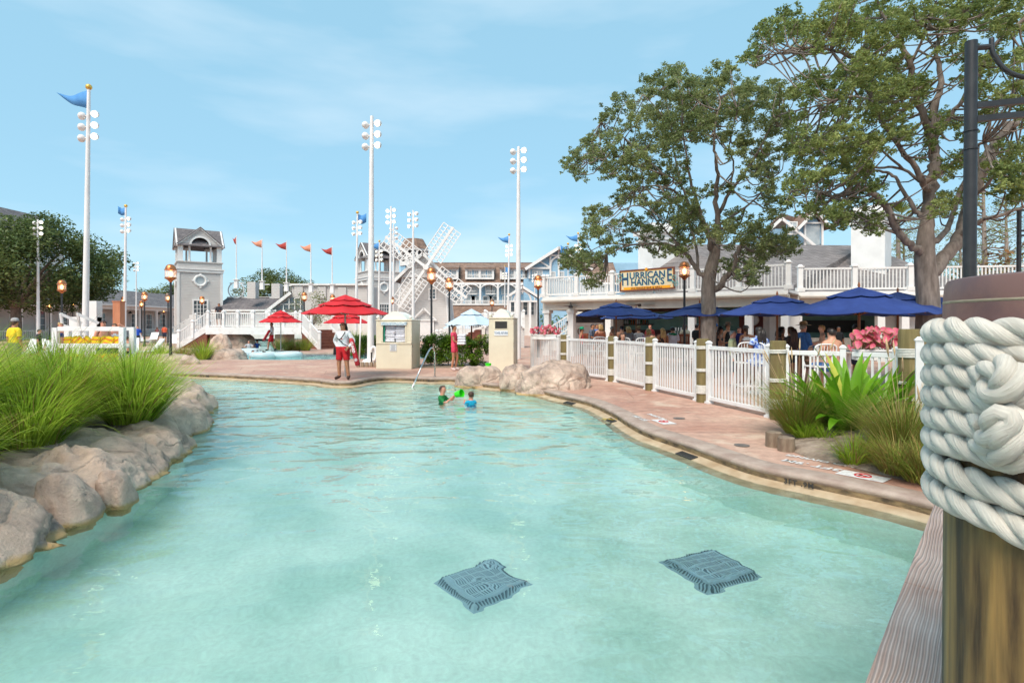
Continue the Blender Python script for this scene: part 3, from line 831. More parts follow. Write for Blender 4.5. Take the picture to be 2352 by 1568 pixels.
M_BARK = mk('oak_bark', C(98, 86, 78), C(158, 144, 134), scale=9, rough=.95, bump=.03, bscale=10, stretch=(1, 1, .25), detail=8, lo=.3, hi=.7)
M_HEDGE = leaf_mat('hedge_leaves', C(62, 92, 26), C(104, 136, 34), .3, .45, 1.5, .4)
M_DARKLEAF = leaf_mat('dense_tree_leaves', C(76, 94, 50), C(112, 126, 74), .3, .5, .35, .4)
def c7(x, y): return (1286 + x * .45303, y * .45303)      # close-up coordinates to the reference frame
def tree_from_sketch(name, label, d0, depth, trunk, limbs, clumps, base_y_d, leafmat, per, size, seed):
 g = random.Random(seed)
 t = thing(name, label, 'tree', at(c7(*trunk[0][:2])[0], d0))
 base = t.location.copy()
 k = .45303 / F * d0      # metres per sketch unit
 wood = MB(); pts_all = []
 tp = [W(*c7(x, y), d0) - base for x, y, r in trunk]
 tp[0].z = -.05
 tr = [r * k for x, y, r in trunk]
 sm = smooth_curve(tp, 5); rs = np.interp(np.linspace(0, 1, len(sm)), np.linspace(0, 1, len(tr)), tr)
 tm = MB(); tm.tube(sm, list(rs), 18)
 for v, r in zip(sm, rs): pts_all.append((v, r))
 for li, lm in enumerate(limbs):
  sw = g.uniform(-1, 1) * depth * .75
  P = []
  for i, (x, y, r) in enumerate(lm):
   f_ = i / max(1, len(lm) - 1)
   dd = d0 + sw * f_ ** 1.2
   P.append(W(*c7(x, y), dd) - base)
  q = min(pts_all, key=lambda a: (a[0] - P[0]).length)[0]
  P[0] = q.copy() if (q - P[0]).length < 1.2 else P[0]
  rr_ = [r * k * .86 for x, y, r in lm]
  sm = smooth_curve(P, 5)
  rs = np.interp(np.linspace(0, 1, len(sm)), np.linspace(0, 1, len(rr_)), rr_)
  sm = [p + Vector((g.uniform(-1, 1), g.uniform(-1, 1), g.uniform(-1, 1))) * min(.05, float(r) * .5) if 0 < i < len(sm) - 1 else p for i, (p, r) in enumerate(zip(sm, rs))]
  tm.tube(sm, [max(float(r), .012) for r in rs], 10 if rr_[0] > .06 else 7)
  for v, r in zip(sm, rs): pts_all.append((v, float(r)))
 cen, rad = [], []
 pv = [a[0] for a in pts_all]
 A = np.array([tuple(v) for v in pv])
 for x, y, r in clumps:
  ccx = sum(c[0] for c in clumps) / len(clumps); ccy = sum(c[1] for c in clumps) / len(clumps)
  for rep in range(3):
   dd = d0 + g.uniform(-1, 1) * depth
   p = W(*c7(x + g.uniform(-.25, .25) * r, y + g.uniform(-.25, .25) * r), dd) - base
   j = int(np.argmin(((A - np.array(tuple(p))) ** 2 * np.array([1, .55, 1])).sum(1)))
   q = pv[j]
   if rep and (q - p).length > 2.2: p = p.lerp(q, .35) + Vector((p.x - p.lerp(q, .35).x, 0, p.z - p.lerp(q, .35).z)) * .9
   mid = q.lerp(p, .5) + Vector((g.uniform(-.15, .15), g.uniform(-.15, .15), -.10 - .08 * (q - p).length))
   tm.tube(smooth_curve([q, mid, p], 3), [min(.022, pts_all[j][1]) * f_ + .006 for f_ in (1, .85, .7, .55, .4, .2, .05)], 5)
   rr_m = r * k * .88
   for s in range(8):
    cen.append(tuple(p + Vector((g.uniform(-1, 1), g.uniform(-1, 1), g.uniform(-.8, .8))) * rr_m * 1.0)); rad.append(rr_m * g.uniform(.24, .52))
 tm.build('trunk', M_BARK, t, smooth=True)
 leaf_cloud('crown', cen, rad, per, size, leafmat, seed, t)
 return t
T1_TR = [(752, 1750, 40), (754, 1560, 36), (752, 1450, 34), (765, 1370, 32), (785, 1290, 27), (795, 1200, 18), (800, 1120, 9)]
T1_L = [[(742, 1420, 18), (700, 1370, 14), (640, 1290, 12), (560, 1240, 9), (450, 1235, 6), (330, 1250, 5), (240, 1290, 3)],
 [(785, 1290, 25), (750, 1200, 15), (720, 1100, 12), (690, 1010, 9), (660, 900, 7), (640, 780, 5), (620, 650, 4)],
 [(785, 1290, 26), (800, 1150, 16), (790, 1000, 13), (800, 900, 10), (790, 800, 8), (780, 700, 6), (800, 560, 4)],
 [(795, 1180, 16), (800, 1100, 13), (860, 980, 9), (950, 860, 7), (1030, 720, 5), (1090, 600, 3)],
 [(775, 1480, 22), (830, 1430, 18), (880, 1340, 15), (900, 1270, 11), (960, 1200, 7), (1060, 1220, 4)],
 [(720, 1100, 10), (640, 1020, 8), (560, 960, 6), (470, 940, 4), (380, 960, 3)],
 [(690, 1010, 8), (600, 920, 6), (480, 870, 5), (380, 830, 4), (250, 780, 3), (130, 780, 2)],
 [(660, 900, 6), (580, 780, 5), (560, 640, 4), (540, 500, 3), (560, 400, 2)],
 [(640, 1290, 8), (520, 1150, 5), (420, 1050, 4), (330, 1060, 3), (230, 1150, 2)],
 [(860, 980, 7), (880, 840, 5), (860, 740, 4), (900, 560, 3)],
 [(700, 1370, 9), (690, 1250, 8), (650, 1120, 7), (600, 1040, 5), (520, 1000, 3)],
 [(560, 1240, 6), (420, 1200, 4), (300, 1160, 3), (200, 1180, 2)], [(380, 1240, 4), (230, 1240, 3), (110, 1300, 2)], [(800, 1150, 9), (900, 1080, 7), (1000, 1000, 5), (1080, 900, 3)],
 [(780, 700, 5), (730, 600, 4), (700, 480, 3)], [(620, 650, 4), (500, 560, 3), (420, 480, 2)], [(480, 870, 4), (330, 700, 3), (210, 620, 2)]]
T1_C = [(560,350,70),(600,400,60),(480,440,70),(430,480,50),(330,520,60),(260,580,55),(210,600,30),(640,450,70),(560,520,80),(720,470,80),(820,380,60),(860,350,40),(780,430,70),(900,460,80),(960,440,60),(1000,520,80),(1080,530,70),(1110,430,40),(1120,480,50),(1140,600,60),(1060,640,70),(480,560,70),(400,600,60),(340,640,40),(560,620,80),(660,560,80),(760,560,80),(860,560,80),(940,600,70),(480,680,60),(400,720,60),(330,770,60),(240,730,70),(160,710,50),(190,680,40),(120,780,60),(60,780,40),(60,840,40),(90,880,40),(30,830,30),(200,820,60),(250,880,50),(300,840,60),(390,800,60),(480,770,70),(560,720,70),(650,660,70),(720,680,60),(800,700,50),(900,700,60),(980,740,60),(1050,760,60),(1120,760,50),(880,800,50),(990,830,60),(1080,840,40),(960,900,60),(1040,920,50),(1100,1040,60),(1060,980,50),(420,930,50),(360,980,50),(300,1010,45),(350,880,50),(500,860,60),(600,830,60),(520,930,50),(610,910,50),(420,1010,40),(470,1060,50),(560,1040,60),(640,1000,60),(150,1080,35),(200,1080,45),(230,1080,40),(160,1150,50),(220,1180,60),(130,1200,40),(300,1150,50),(400,1130,60),(470,1170,60),(560,1130,70),(640,1080,60),(700,1100,60),(330,1230,50),(240,1260,50),(120,1290,60),(60,1310,60),(30,1330,40),(180,1310,50),(100,1360,40),(180,1400,40),(150,1440,30),(200,1440,20),(420,1240,40),(500,1270,50),(590,1240,50),(620,1280,40),(660,1180,60),(740,1180,70),(820,1160,70),(900,1120,60),(950,1180,60),(1020,1150,60),(1080,1200,60),(1150,1210,50),(1190,1260,40),(1130,1280,50),(1040,1270,60),(960,1260,60),(880,1250,60),(1000,1330,50),(920,1360,50),(960,1400,50),(880,1380,40),(980,1420,30),(1180,1220,30),(840,1330,40),(730,620,60),(420,850,40),(860,950,40),(760,960,40)]
tree_from_sketch('oak_tree', 'smaller oak behind the blue umbrellas, low limb reaching left over the bar sign', 17.6, 2.6, T1_TR, T1_L, T1_C, 0, M_OAK, 3000, .078, 101)
T2_TR = [(1880, 1760, 66), (1872, 1690, 60), (1868, 1560, 52), (1860, 1420, 50), (1850, 1300, 46), (1856, 1180, 36), (1866, 1060, 20)]
T2_L = [[(1850, 1300, 42), (1860, 1150, 36), (1870, 1000, 34), (1895, 850, 32), (1900, 700, 26), (1895, 560, 20), (1935, 420, 16), (1910, 260, 12), (1960, 140, 10), (2040, 40, 7)],
 [(1895, 760, 22), (1850, 600, 20), (1780, 430, 17), (1770, 310, 16), (1710, 190, 12), (1640, 90, 8), (1600, -20, 5)],
 [(1850, 1290, 24), (1815, 1270, 22), (1720, 1180, 20), (1660, 1060, 18), (1570, 965, 14), (1480, 960, 11), (1400, 1000, 6), (1290, 965, 4), (1180, 965, 2)],
 [(1860, 1110, 18), (1815, 1080, 16), (1760, 1000, 12), (1700, 900, 9), (1640, 870, 8), (1560, 860, 4)],
 [(1875, 960, 20), (1850, 930, 18), (1760, 800, 14), (1650, 640, 11), (1570, 480, 12), (1510, 330, 9), (1430, 270, 8), (1280, 240, 6), (1120, 270, 3), (1000, 290, 2)],
 [(1570, 490, 8), (1470, 490, 7), (1330, 530, 5), (1200, 560, 4), (1120, 580, 2)],
 [(1880, 900, 10), (1740, 860, 8), (1620, 850, 7), (1540, 855, 4)],
 [(1870, 1430, 44), (1970, 1280, 38), (2040, 1150, 32), (2100, 960, 30), (2200, 730, 28), (2300, 620, 24), (2400, 540, 20)],
 [(1870, 1260, 22), (1950, 1180, 16), (2000, 1060, 14), (2080, 830, 12)],
 [(1890, 900, 18), (1980, 840, 12), (2060, 760, 10), (2150, 720, 7)],
 [(2050, 1140, 14), (2120, 1128, 14), (2200, 1100, 11), (2350, 1050, 8)],
 [(1900, 700, 14), (2000, 560, 12), (2110, 400, 12), (2190, 250, 11), (2300, 140, 10), (2400, 60, 8)],
 [(1770, 310, 9), (1840, 200, 7), (1850, 90, 5)], [(1510, 330, 7), (1560, 200, 5), (1540, 90, 3)], [(1760, 800, 8), (1560, 720, 5), (1360, 700, 4), (1210, 720, 2)], [(1720, 1180, 9), (1600, 1140, 6), (1480, 1080, 4), (1360, 1080, 2)],
 [(1430, 270, 5), (1320, 170, 4), (1160, 110, 2)], [(2100, 960, 12), (2220, 880, 8), (2340, 830, 5)], [(2200, 730, 10), (2180, 600, 7), (2250, 480, 4)], [(1640, 90, 6), (1480, 100, 4), (1340, 110, 2)]]
T2_C = [(980,270,50),(930,300,30),(1000,310,30),(1010,230,40),(1000,170,40),(1060,130,50),(1130,90,50),(1080,200,50),(1160,150,60),(1220,180,50),(1200,110,50),(1260,140,50),(1270,200,40),(1240,270,50),(1300,240,40),(1370,200,60),(1350,150,50),(1340,100,60),(1400,60,60),(1430,20,40),(1440,130,70),(1480,200,60),(1510,130,80),(1580,70,80),(1600,150,80),(1540,260,50),(1640,220,60),(1700,80,70),(1720,160,70),(1800,70,70),(1810,150,60),(1880,60,60),(1960,40,60),(2010,90,70),(1960,150,60),(2080,70,70),(2160,50,70),(2240,30,70),(2300,80,60),(2260,130,60),(2180,140,60),(2330,30,50),(2340,150,40),(2000,220,50),(1930,250,40),(2010,290,50),(2070,260,40),
 (1240,420,60),(1220,470,40),(1290,400,60),(1320,450,60),(1280,500,50),(1370,400,60),(1400,460,60),(1440,390,60),(1470,350,60),(1510,420,70),(1560,350,70),(1600,400,80),(1580,480,70),(1650,330,70),(1680,420,80),(1660,500,70),(1740,480,70),(1720,340,50),(1800,480,60),(1830,420,50),(1380,560,50),(1430,580,50),(1480,540,50),(1550,560,60),(1620,590,60),(1680,620,50),(1730,580,50),
 (1200,480,30),(1190,600,40),(1240,580,30),(1190,690,60),(1220,740,60),(1180,760,40),(1280,700,60),(1340,690,60),(1400,670,60),(1460,690,60),(1300,770,60),(1370,760,60),(1440,780,60),(1500,720,60),(1560,720,60),(1540,790,60),(1480,830,60),(1420,850,50),(1560,860,40),(1610,760,50),(1640,700,50),(1700,680,60),(1760,680,50),(1330,850,50),(1250,800,50),(1200,890,50),(1170,960,50),(1230,920,50),(1160,1010,40),(1290,900,50),(1350,930,50),(1400,900,50),(1280,1030,50),(1330,1010,50),(1240,1070,40),(1330,1070,40),(1380,1080,50),(1440,1040,60),(1390,1130,40),(1420,1110,50),(1490,1010,50),(1470,1110,50),(1550,1080,50),(1570,1140,50),(1610,1160,40),(1620,1100,40),(1500,920,50),(1560,950,50),(1620,920,40),(1600,1010,40),
 (1900,600,50),(1960,580,50),(1940,640,50),(1880,690,50),(1870,740,30),(1990,620,50),(2050,400,50),(2120,380,50),(2130,450,50),(2090,330,40),(2160,590,40),(2200,540,50),(2240,470,50),(2300,450,50),(2330,560,50),(2250,330,60),(2300,290,50),(2340,270,40),(2200,260,40),(2150,320,40),(2330,390,50),(2050,800,50),(2110,830,50),(2180,820,60),(2250,800,60),(2310,840,60),(2280,900,70),(2330,950,60),(2260,970,60),(2340,1010,60),(2200,880,50),(2320,760,60),(2230,740,40),(1990,1000,50),(1950,1030,60),(2000,1050,50),(1920,1080,40),(1830,800,30),(1980,820,50),(1940,880,40),(2060,700,40),
 (2400,100,80),(2420,250,80),(2440,420,80),(2420,600,80),(2400,760,80),(2420,900,80),(1500,-40,80),(1650,-50,80),(1800,-50,80),(1960,-60,80),(2120,-50,80),(2280,-50,80)]
tree_from_sketch('oak_tree', 'large spreading oak at the right edge, trunk beside the roped piling', 13.6, 2.4, T2_TR, T2_L, T2_C, 0, M_OAK2, 3900, .068, 202)
def leafy_tree(name, label, loc, h, crown_r, crown_z, leafmat, seed, per=42, size=.3, trunk_r=.4, nclump=60, squash=.75, forks=3, group=None, crown_c=(0, 0), clump=.26):
 g = random.Random(seed)
 t = thing(name, label, 'tree', loc, group=group)
 tm = MB()
 tm.tube(smooth_curve([(0, 0, -.05), (.1, 0, crown_z * .25), (0, .1, crown_z * .55)], 4), [trunk_r * (1.15 - .05 * i) for i in range(9)], 12)
 cen, rad = [], []
 for k in range(nclump):
  while True:
   p = Vector((g.uniform(-1, 1), g.uniform(-1, 1), g.uniform(-1, 1)))
   if .35 < p.length < 1: break
  p = p.normalized() * (p.length ** .5)
  q = Vector((p.x * crown_r + crown_c[0], p.y * crown_r + crown_c[1], crown_z + p.z * (h - crown_z) * (1 if p.z > 0 else .75)))
  r = crown_r * clump * g.uniform(.7, 1.25)
  cen.append(tuple(q)); rad.append(r)
  if k % 4 == 0:
   b0 = Vector((0, .1, crown_z * .5)); mid = b0.lerp(q, .5) + Vector((0, 0, .1 * crown_r))
   tm.tube(smooth_curve([b0, mid, q], 4), [trunk_r * f_ for f_ in (.6, .5, .42, .34, .27, .2, .14, .09, .05)], 6)
 tm.build('trunk', M_BARK, t, smooth=True)
 leaf_cloud('crown', cen, rad, per, size, leafmat, seed, t, squash)
 return t
leafy_tree('leafy_tree', 'dense dark green tree at the left edge in front of the white colonnade', at(34, 49), 10.1, 5.7, 6.1, M_DARKLEAF, 301, 170, .27, .45, 110, .75, crown_c=(2.3, 0), clump=.27)
leafy_tree('garden_bush', 'olive leafy bush at the right end of the footbridge', at(712, 52), 4.6, 2.0, 2.9, leaf_mat('bush_leaves', C(104, 108, 62), C(140, 146, 92), .3, .5, .8, .35), 302, 110, .16, .1, 50)
M_PINE = leaf_mat('pine_needles', C(74, 92, 44), C(112, 122, 66), .25, .6, .3, .35)
for i, (u, d, h, r, lb) in enumerate([(20, 120, 9, 4, 'round pine top behind the colonnade roof left of the tower'), (372, 150, 12, 5, 'round pine crown above the colonnade roof beside the grey tower'), (345, 155, 11, 4, 'low distant pine crown left of the grey tower'), (398, 150, 12, 4, 'distant pine touching the grey tower edge'),
 (576, 90, 8.5, 2.2, 'lone small pine behind the gallery lattice'), (612, 130, 14, 4.5, 'left tree of the pine group behind the gallery'), (634, 132, 14.5, 4.5, 'middle tree of the pine group behind the gallery'),
 (655, 135, 14, 4, 'right tree of the pine group behind the gallery'), (690, 138, 13, 5, 'pine crown showing above the olive bush'), (775, 120, 9.5, 4, 'green tree left of the second bell tower behind the red umbrella'), (918, 90, 8, 3, 'green tree squeezed between the second tower and the windmill')]):
 leafy_tree('pine_tree', lb, at(u, d), h, r, h * .72, M_PINE, 310 + i, 60, .42, .25, 18, .7, group='distant pines', clump=.42)
leafy_tree('garden_tree', 'green tree seen under the bar balcony at its left end', at(1284, 44), 3.4, 1.6, 2.2, M_HEDGE, 340, 70, .2, .12, 24, group=None)
def tall_pine(label, loc, h, seed, spread=2.6):
 g = random.Random(seed)
 t = thing('pine_tree', label, 'tree', loc, group='pines behind the bar')
 tm = MB(); tm.tube([(0, 0, -.05), (.1, 0, h * .5), (0, 0, h)], [.22, .15, .04], 8)
 cen, rad = [], []
 for k in range(34):
  z = h * (.42 + .58 * k / 33); a = g.uniform(0, 2 * PI); L = spread * (1.1 - .8 * k / 33) * g.uniform(.5, 1.1)
  e = Vector((math.cos(a) * L, math.sin(a) * L, z + .25 * L))
  tm.tube([(0, 0, z - .2), (e.x * .5, e.y * .5, z), e], [.05, .035, .012], 5)
  cen.append(tuple(e)); rad.append(g.uniform(.45, .8)); cen.append((e.x * .6, e.y * .6, z + .1)); rad.append(g.uniform(.3, .5))
 tm.build('trunk', M_BARK, t, smooth=True)
 leaf_cloud('crown', cen, rad, 150, .20, M_PINE_R, seed, t, .7, .22)
M_PINE_R = leaf_mat('warm_pine', C(104, 116, 48), C(152, 150, 78), .3, .6, .4, .3)
for u, d, h, lb in ((2120, 42, 10.5, 'thin pine behind the white chimney and the big oak trunk'), (2258, 36, 11.5, 'tall thin pine right of the black post'), (2310, 40, 10.5, 'pine near the right edge behind the second black post'), (2205, 46, 9.0, 'pine behind the black lamp post'), (2075, 50, 10, 'pine behind the right chimney')):
 tall_pine(lb, at(u, d), h, int(u))
leafy_tree('magnolia_tree', 'brown leaved magnolia at the right edge beside the second black post', at(2345, 27), 5.6, 1.7, 4.2, leaf_mat('magnolia_leaves', C(110, 66, 34), C(120, 96, 48), .2, .4, 1.5, .4), 351, 90, .22, .12, 30)
for u, d, h, r, lb in ((2190, 48, 6.5, 3.2, 'low warm green trees behind the right balcony, nearer the oak trunk'), (2290, 45, 6.5, 3.2, 'low warm green trees behind the right balcony, right of the black post')):
 leafy_tree('garden_tree', lb, at(u, d), h, r, 4.2, M_PINE_R, int(u) + 5, 60, .25, .2, 40)
t = thing('palm_tree', 'fan palm crown beside the top of the white chimney', 'tree', at(2062, 46))
MB().tube([(0, 0, -.05), (.1, 0, 5), (0, 0, 10.2)], [.22, .17, .15], 10).build('trunk', M_BARK, t, smooth=True)
rr = random.Random(3)
for k in range(22):
 a = rr.uniform(0, 2 * PI); e = rr.uniform(-.3, 1.2)
 f_ = MB(); n = 9
 for j in range(n):
  s = (j - (n - 1) / 2) / n * 1.7
  f_.add([(0.5, 0, 0), (.5 + .9 * math.cos(s) - .05, .9 * math.sin(s) - .06, -.1 * abs(s)), (.5 + 1.15 * math.cos(s), 1.15 * math.sin(s), -.25 * abs(s) - .1), (.5 + .9 * math.cos(s) + .05, .9 * math.sin(s) + .06, -.1 * abs(s))], [(0, 1, 2, 3)])
 f_.tube([(0, 0, 0), (.55, 0, 0)], .02, 5)
 o = f_.build('frond', M_PINE_R, t, (0, 0, 10.2)); o.rotation_euler = (0, -e, a)
def hedge(label, p0, p1, w, h, seed, per=3600, size=.065, mat=M_HEDGE, name='hedge'):
 t = thing(name, label, 'hedge', p0)
 d = Vector(p1) - Vector(p0); L = d.length; dx = d.normalized(); sd = Vector((-dx.y, dx.x, 0))
 g = random.Random(seed); cen, rad = [], []
 for k in range(int(L * w * h * 80)):
  s = g.random() * L; q = g.uniform(-.5, .5) * w; z = h * (.08 + .84 * g.random() ** .8)
  p = dx * s + sd * q; cen.append((p.x, p.y, z + .05 * math.sin(s * 3 + seed))); rad.append(g.uniform(.12, .2))
 leaf_cloud('foliage', cen, rad, per, size, mat, seed, t, .9, .55)
 tm = MB()
 for k in range(int(L * 3)):
  p = dx * (k / 3) + sd * g.uniform(-.2, .2); tm.tube([(p.x, p.y, 0), (p.x + .05, p.y, h * .5), (p.x + g.uniform(-.15, .15), p.y, h * .85)], [.018, .014, .006], 5)
 tm.build('stems', M_BARK, t)['kind'] = 'stuff'
 return t
hedge('trimmed green hedge between the two cream towel cabinets', at(972, 22.9), at(1120, 22.3), .9, 1.24, 5)
hedge('dark green clipped hedge behind the tall middle floodlight pole', at(812, 27.5), at(862, 27.2), .9, 1.15, 6)
o = MB().box((0, 0, .004), (3.2, 1.5, .006)).build('plant_bed_middle', M_SOIL, None, at(1050, 22.2)); o['kind'] = 'structure'
M_CAL = leaf_mat('caladium_leaf', C(214, 84, 112), C(226, 128, 146), .35, .5, 4.0, .25)
M_CAL_E = leaf_mat('caladium_edge', C(112, 122, 56), C(150, 146, 84), .3, .5, 4.0, .25)
def caladium(label, loc, w, h, seed, rz=0.0, ls=.16, n=60):
 t = thing('caladium_planter', label, 'planter', loc, rz, group='pink caladium planters')
 bx = MB(); bx.box((0, 0, .07), (w * .9, .24, .15)).box((0, 0, .15), (w * .94, .28, .03))
 bx.build('planter_box', WHITE, t, bevel=.006)
 g = random.Random(seed)
 for k in range(n):
  x = g.uniform(-.5, .5) * w; y = g.uniform(-.5, .5) * .34; z = .15 + h * g.uniform(.15, 1) * (1 - .45 * abs(2 * x / w) ** 2)
  s = ls * g.uniform(.7, 1.2)
  lf = [(0, -.9), (-.22, -.55), (-.45, -.05), (-.42, .35), (-.2, .5), (0, .3), (.2, .5), (.42, .35), (.45, -.05), (.22, -.55)]
  mb = MB()
  mb.add([(0, .05, .012)] + [(a * s, b * s, -.12 * abs(a) * s) for a, b in lf], [(0, i + 1, (i + 1) % 10 + 1) for i in range(10)], 0)
  mb.add([(a * s * 1.0, b * s * 1.0, -.12 * abs(a) * s - .001) for a, b in lf] + [(a * s * 1.12, b * s * 1.1, -.16 * abs(a) * s - .001) for a, b in lf], [(i, (i + 1) % 10, (i + 1) % 10 + 10, i + 10) for i in range(10)], 1)
  o = mb.build('leaf', [M_CAL, M_CAL_E], t, (x, y, z))
  o.rotation_euler = (g.uniform(.1, 1.1), g.uniform(-.5, .5), g.uniform(-2.6, 2.6))
  if g.random() < .5: o.rotation_euler[0] = g.uniform(.4, 1.3); o.rotation_euler[2] = g.uniform(-.6, .6)
 sm = MB()
 for k in range(18): sm.tube([(g.uniform(-.35, .35) * w, g.uniform(-.08, .08), .14), (g.uniform(-.45, .45) * w, g.uniform(-.12, .12), .14 + h * .7)], [.006, .004], 5)
 sm.build('stems', M_CAL_E, t)['kind'] = 'stuff'
caladium('pink caladium planter on the white fence beside the towel return cabinet', W(1253, 779, 19.7), 1.15, .34, 71, R(-38), .11, 80)
caladium('pink caladium planter on the fence rail next to the thick roped piling', W(2014, 826, 9.2), .74, .38, 72, R(-14), .105, 95)
# ================================================================ lamps, poles, flags, umbrellas, fence
M_BLACK = mk('black_metal', (.018, .018, .02), (.03, .03, .033), scale=8, rough=.42, bump=.0005, bscale=80)
M_COPPER = mk('copper', (.62, .23, .09), (.45, .15, .055), scale=9, rough=.35, metal=.75, bump=.001, bscale=40)
M_COPPER_OLD = mk('weathered_copper', (.10, .09, .085), (.30, .16, .10), scale=7, rough=.5, metal=.5, bump=.001, bscale=40)
M_LGLASS = glass_mat('lantern_glass', (.95, .78, .70), .30, .08)
M_FLAME = emit_mat('flame', (1.0, .50, .13), 8.0)
M_LENS = emit_mat('lit_lens', (1.0, .92, .68), 2.2)
M_GOLD = mk('gold', (.75, .45, .10), rough=.35, metal=.6)
M_STEEL = mk('stainless', (.62, .61, .60), (.5, .49, .48), scale=12, rough=.22, metal=1.0)
def make_lamp():
 t = thing('lamp_post', 'black lamp post', 'lamp post')
 MB().lathe([(.10, 0), (.10, .12), (.075, .16), (.06, .5), (.048, .9), (.044, 3.42)], 14).build('pole', M_BLACK, t, smooth=True, angle=50)
 MB().lathe([(.044, 3.36), (.05, 3.38), (.10, 3.44), (.19, 3.50), (.225, 3.515), (.225, 3.54), (.20, 3.555), (.20, 3.57)], 20).build('lantern_base', M_COPPER, t, smooth=True, angle=40)
 g = MB().lathe([(.19, 3.57), (.195, 3.86)], 20)
 g.f = [f for f in g.f if len(f) == 4]; g.m = [0] * len(g.f)
 g.build('lantern_glass', M_LGLASS, t, smooth=True)
 MB().lathe([(.0, 3.58), (.035, 3.585), (.045, 3.62), (.07, 3.68), (.075, 3.74), (.05, 3.80), (.0, 3.84)], 12).build('flame', M_FLAME, t, smooth=True)
 MB().lathe([(.195, 3.855), (.235, 3.86), (.235, 3.885), (.205, 3.90), (.195, 3.96), (.165, 4.03), (.11, 4.08), (.045, 4.10), (0, 4.105)], 20).build('lantern_cap', M_COPPER, t, smooth=True, angle=50)
 rod = MB().cyl((0, 0, 3.56), (0, 0, 3.87), .008, n=6).mesh('guard_rod', M_COPPER)
 for k in range(4):
  a = k * math.pi / 2 + .4
  link('guard_rod', rod, t, (.2 * math.cos(a), .2 * math.sin(a), 0))
 return t
LAMPS = [(392, 607, 'tall black lamp post by the left rocks, in front of the grey bell tower'),
 (142, 643, 'lamp post left of the tall blue pennant pole, above the yellow vest rack'),
 (332, 670, 'taller of the two close lamp posts left of the boy in the blue shirt'),
 (325, 690, 'shorter lamp post just left of another, behind the boy in the blue shirt'),
 (284, 681, 'lamp post right of the orange mist column by the white colonnade'),
 (114, 695, 'lamp post in front of the colonnade, right of the thin white floodlight pole'),
 (167, 690, 'lamp post by the colonnade, left of the tall pole with the blue pennant'),
 (386, 673, 'lamp post with a dark cap right behind the tall lamp post by the rocks'),
 (464, 680, 'lamp post on the left steps of the white footbridge, before the grey tower door'),
 (376, 708, 'small distant lamp post at the right end of the white colonnade'),
 (410, 712, 'smallest lamp post at the foot of the grey bell tower'),
 (699, 671, 'lamp post at the right end of the white footbridge before the leafy bush'),
 (764, 676, 'lamp post mostly hidden behind the large red umbrella'),
 (900, 681, 'lamp post behind the towel cabinet roof, in front of the second bell tower'),
 (991, 614, 'tall lamp post rising from the hedge left of the windmill sail hub'),
 (1032, 637, 'tall lamp post in the hedge left of the pale striped umbrella'),
 (1015, 690, 'small lamp post beside the windmill wall between two tall lamp posts'),
 (1130, 686, 'lamp post with a dark cap above the striped umbrella'),
 (1115, 711, 'small lamp post peeping over the left slope of the striped umbrella'),
 (1236, 632, 'lamp post at the left end of the bar balcony, above the pink caladium planter'),
 (1572, 600, 'nearest lamp post, right of the bar sign under the oak'),
 (228, 697, 'lamp post hidden but for its cap behind the square white slab'),
 (1243, 722, 'small low lamp post far behind the towel return cabinet')]
lamp0 = make_lamp()
for i, (u, y, lb) in enumerate(LAMPS):
 d = (4.1 - CAM_H) * F / (HY - y)
 o = lamp0 if i == 0 else dup(lamp0, (0, 0, 0), group='copper lantern lamp posts')
 o.location = at(u, d); o.rotation_euler = (0, 0, i * .7); o['label'] = lb; o['group'] = 'copper lantern lamp posts'
 if u in (386, 1130):
  for c in o.children:
   if c.name.startswith('lantern_cap'):
    c.data = c.data.copy(); c.data.materials[0] = M_COPPER_OLD
M_POLE = mk('white_pole', C(236, 232, 230), C(222, 218, 216), scale=1.2, rough=.4)
M_FLAG_BLUE = mk('blue_flag', C(86, 150, 205), C(70, 130, 190), scale=2, rough=.8)
M_FLAG_RED = mk('red_flag', C(178, 70, 62), C(160, 56, 50), scale=2, rough=.8)
M_FLAG_PEACH = mk('peach_flag', C(220, 150, 122), C(205, 135, 108), scale=2, rough=.8)
def pennant(name, w, h, mat, parent, loc, ang, wave=.06, square=False):
 mb = MB(); n = 14; vs = []
 for i in range(n + 1):
  t = i / n
  hh = h if square else h * (1 - t) + .01
  off = wave * math.sin(t * 7.5) * t ** .6
  drop = -.22 * h * math.sin(t * 4.2) * t
  vs += [(t * w, off, drop), (t * w, off, drop - (hh if square else h * .5 + hh * .5)), (t * w, off + .008, drop), (t * w, off + .008, drop - (hh if square else h * .5 + hh * .5))]
  if not square:
   vs[-4] = (t * w, off, drop - (h - hh) * .35); vs[-3] = (t * w, off, drop - (h - hh) * .35 - hh)
   vs[-2] = (t * w, off + .008, drop - (h - hh) * .35); vs[-1] = (t * w, off + .008, drop - (h - hh) * .35 - hh)
 fs = []
 for i in range(n):
  a = 4 * i; b = a + 4
  fs += [(a, a + 1, b + 1, b), (a + 2, b + 2, b + 3, a + 3), (a, b, b + 2, a + 2), (a + 1, a + 3, b + 3, b + 1)]
 fs += [(0, 2, 3, 1), (4 * n, 4 * n + 1, 4 * n + 3, 4 * n + 2)]
 mb.add(vs, fs)
 o = mb.build(name, mat, parent, loc, smooth=True)
 o.rotation_euler = (0, 0, ang)
 return o
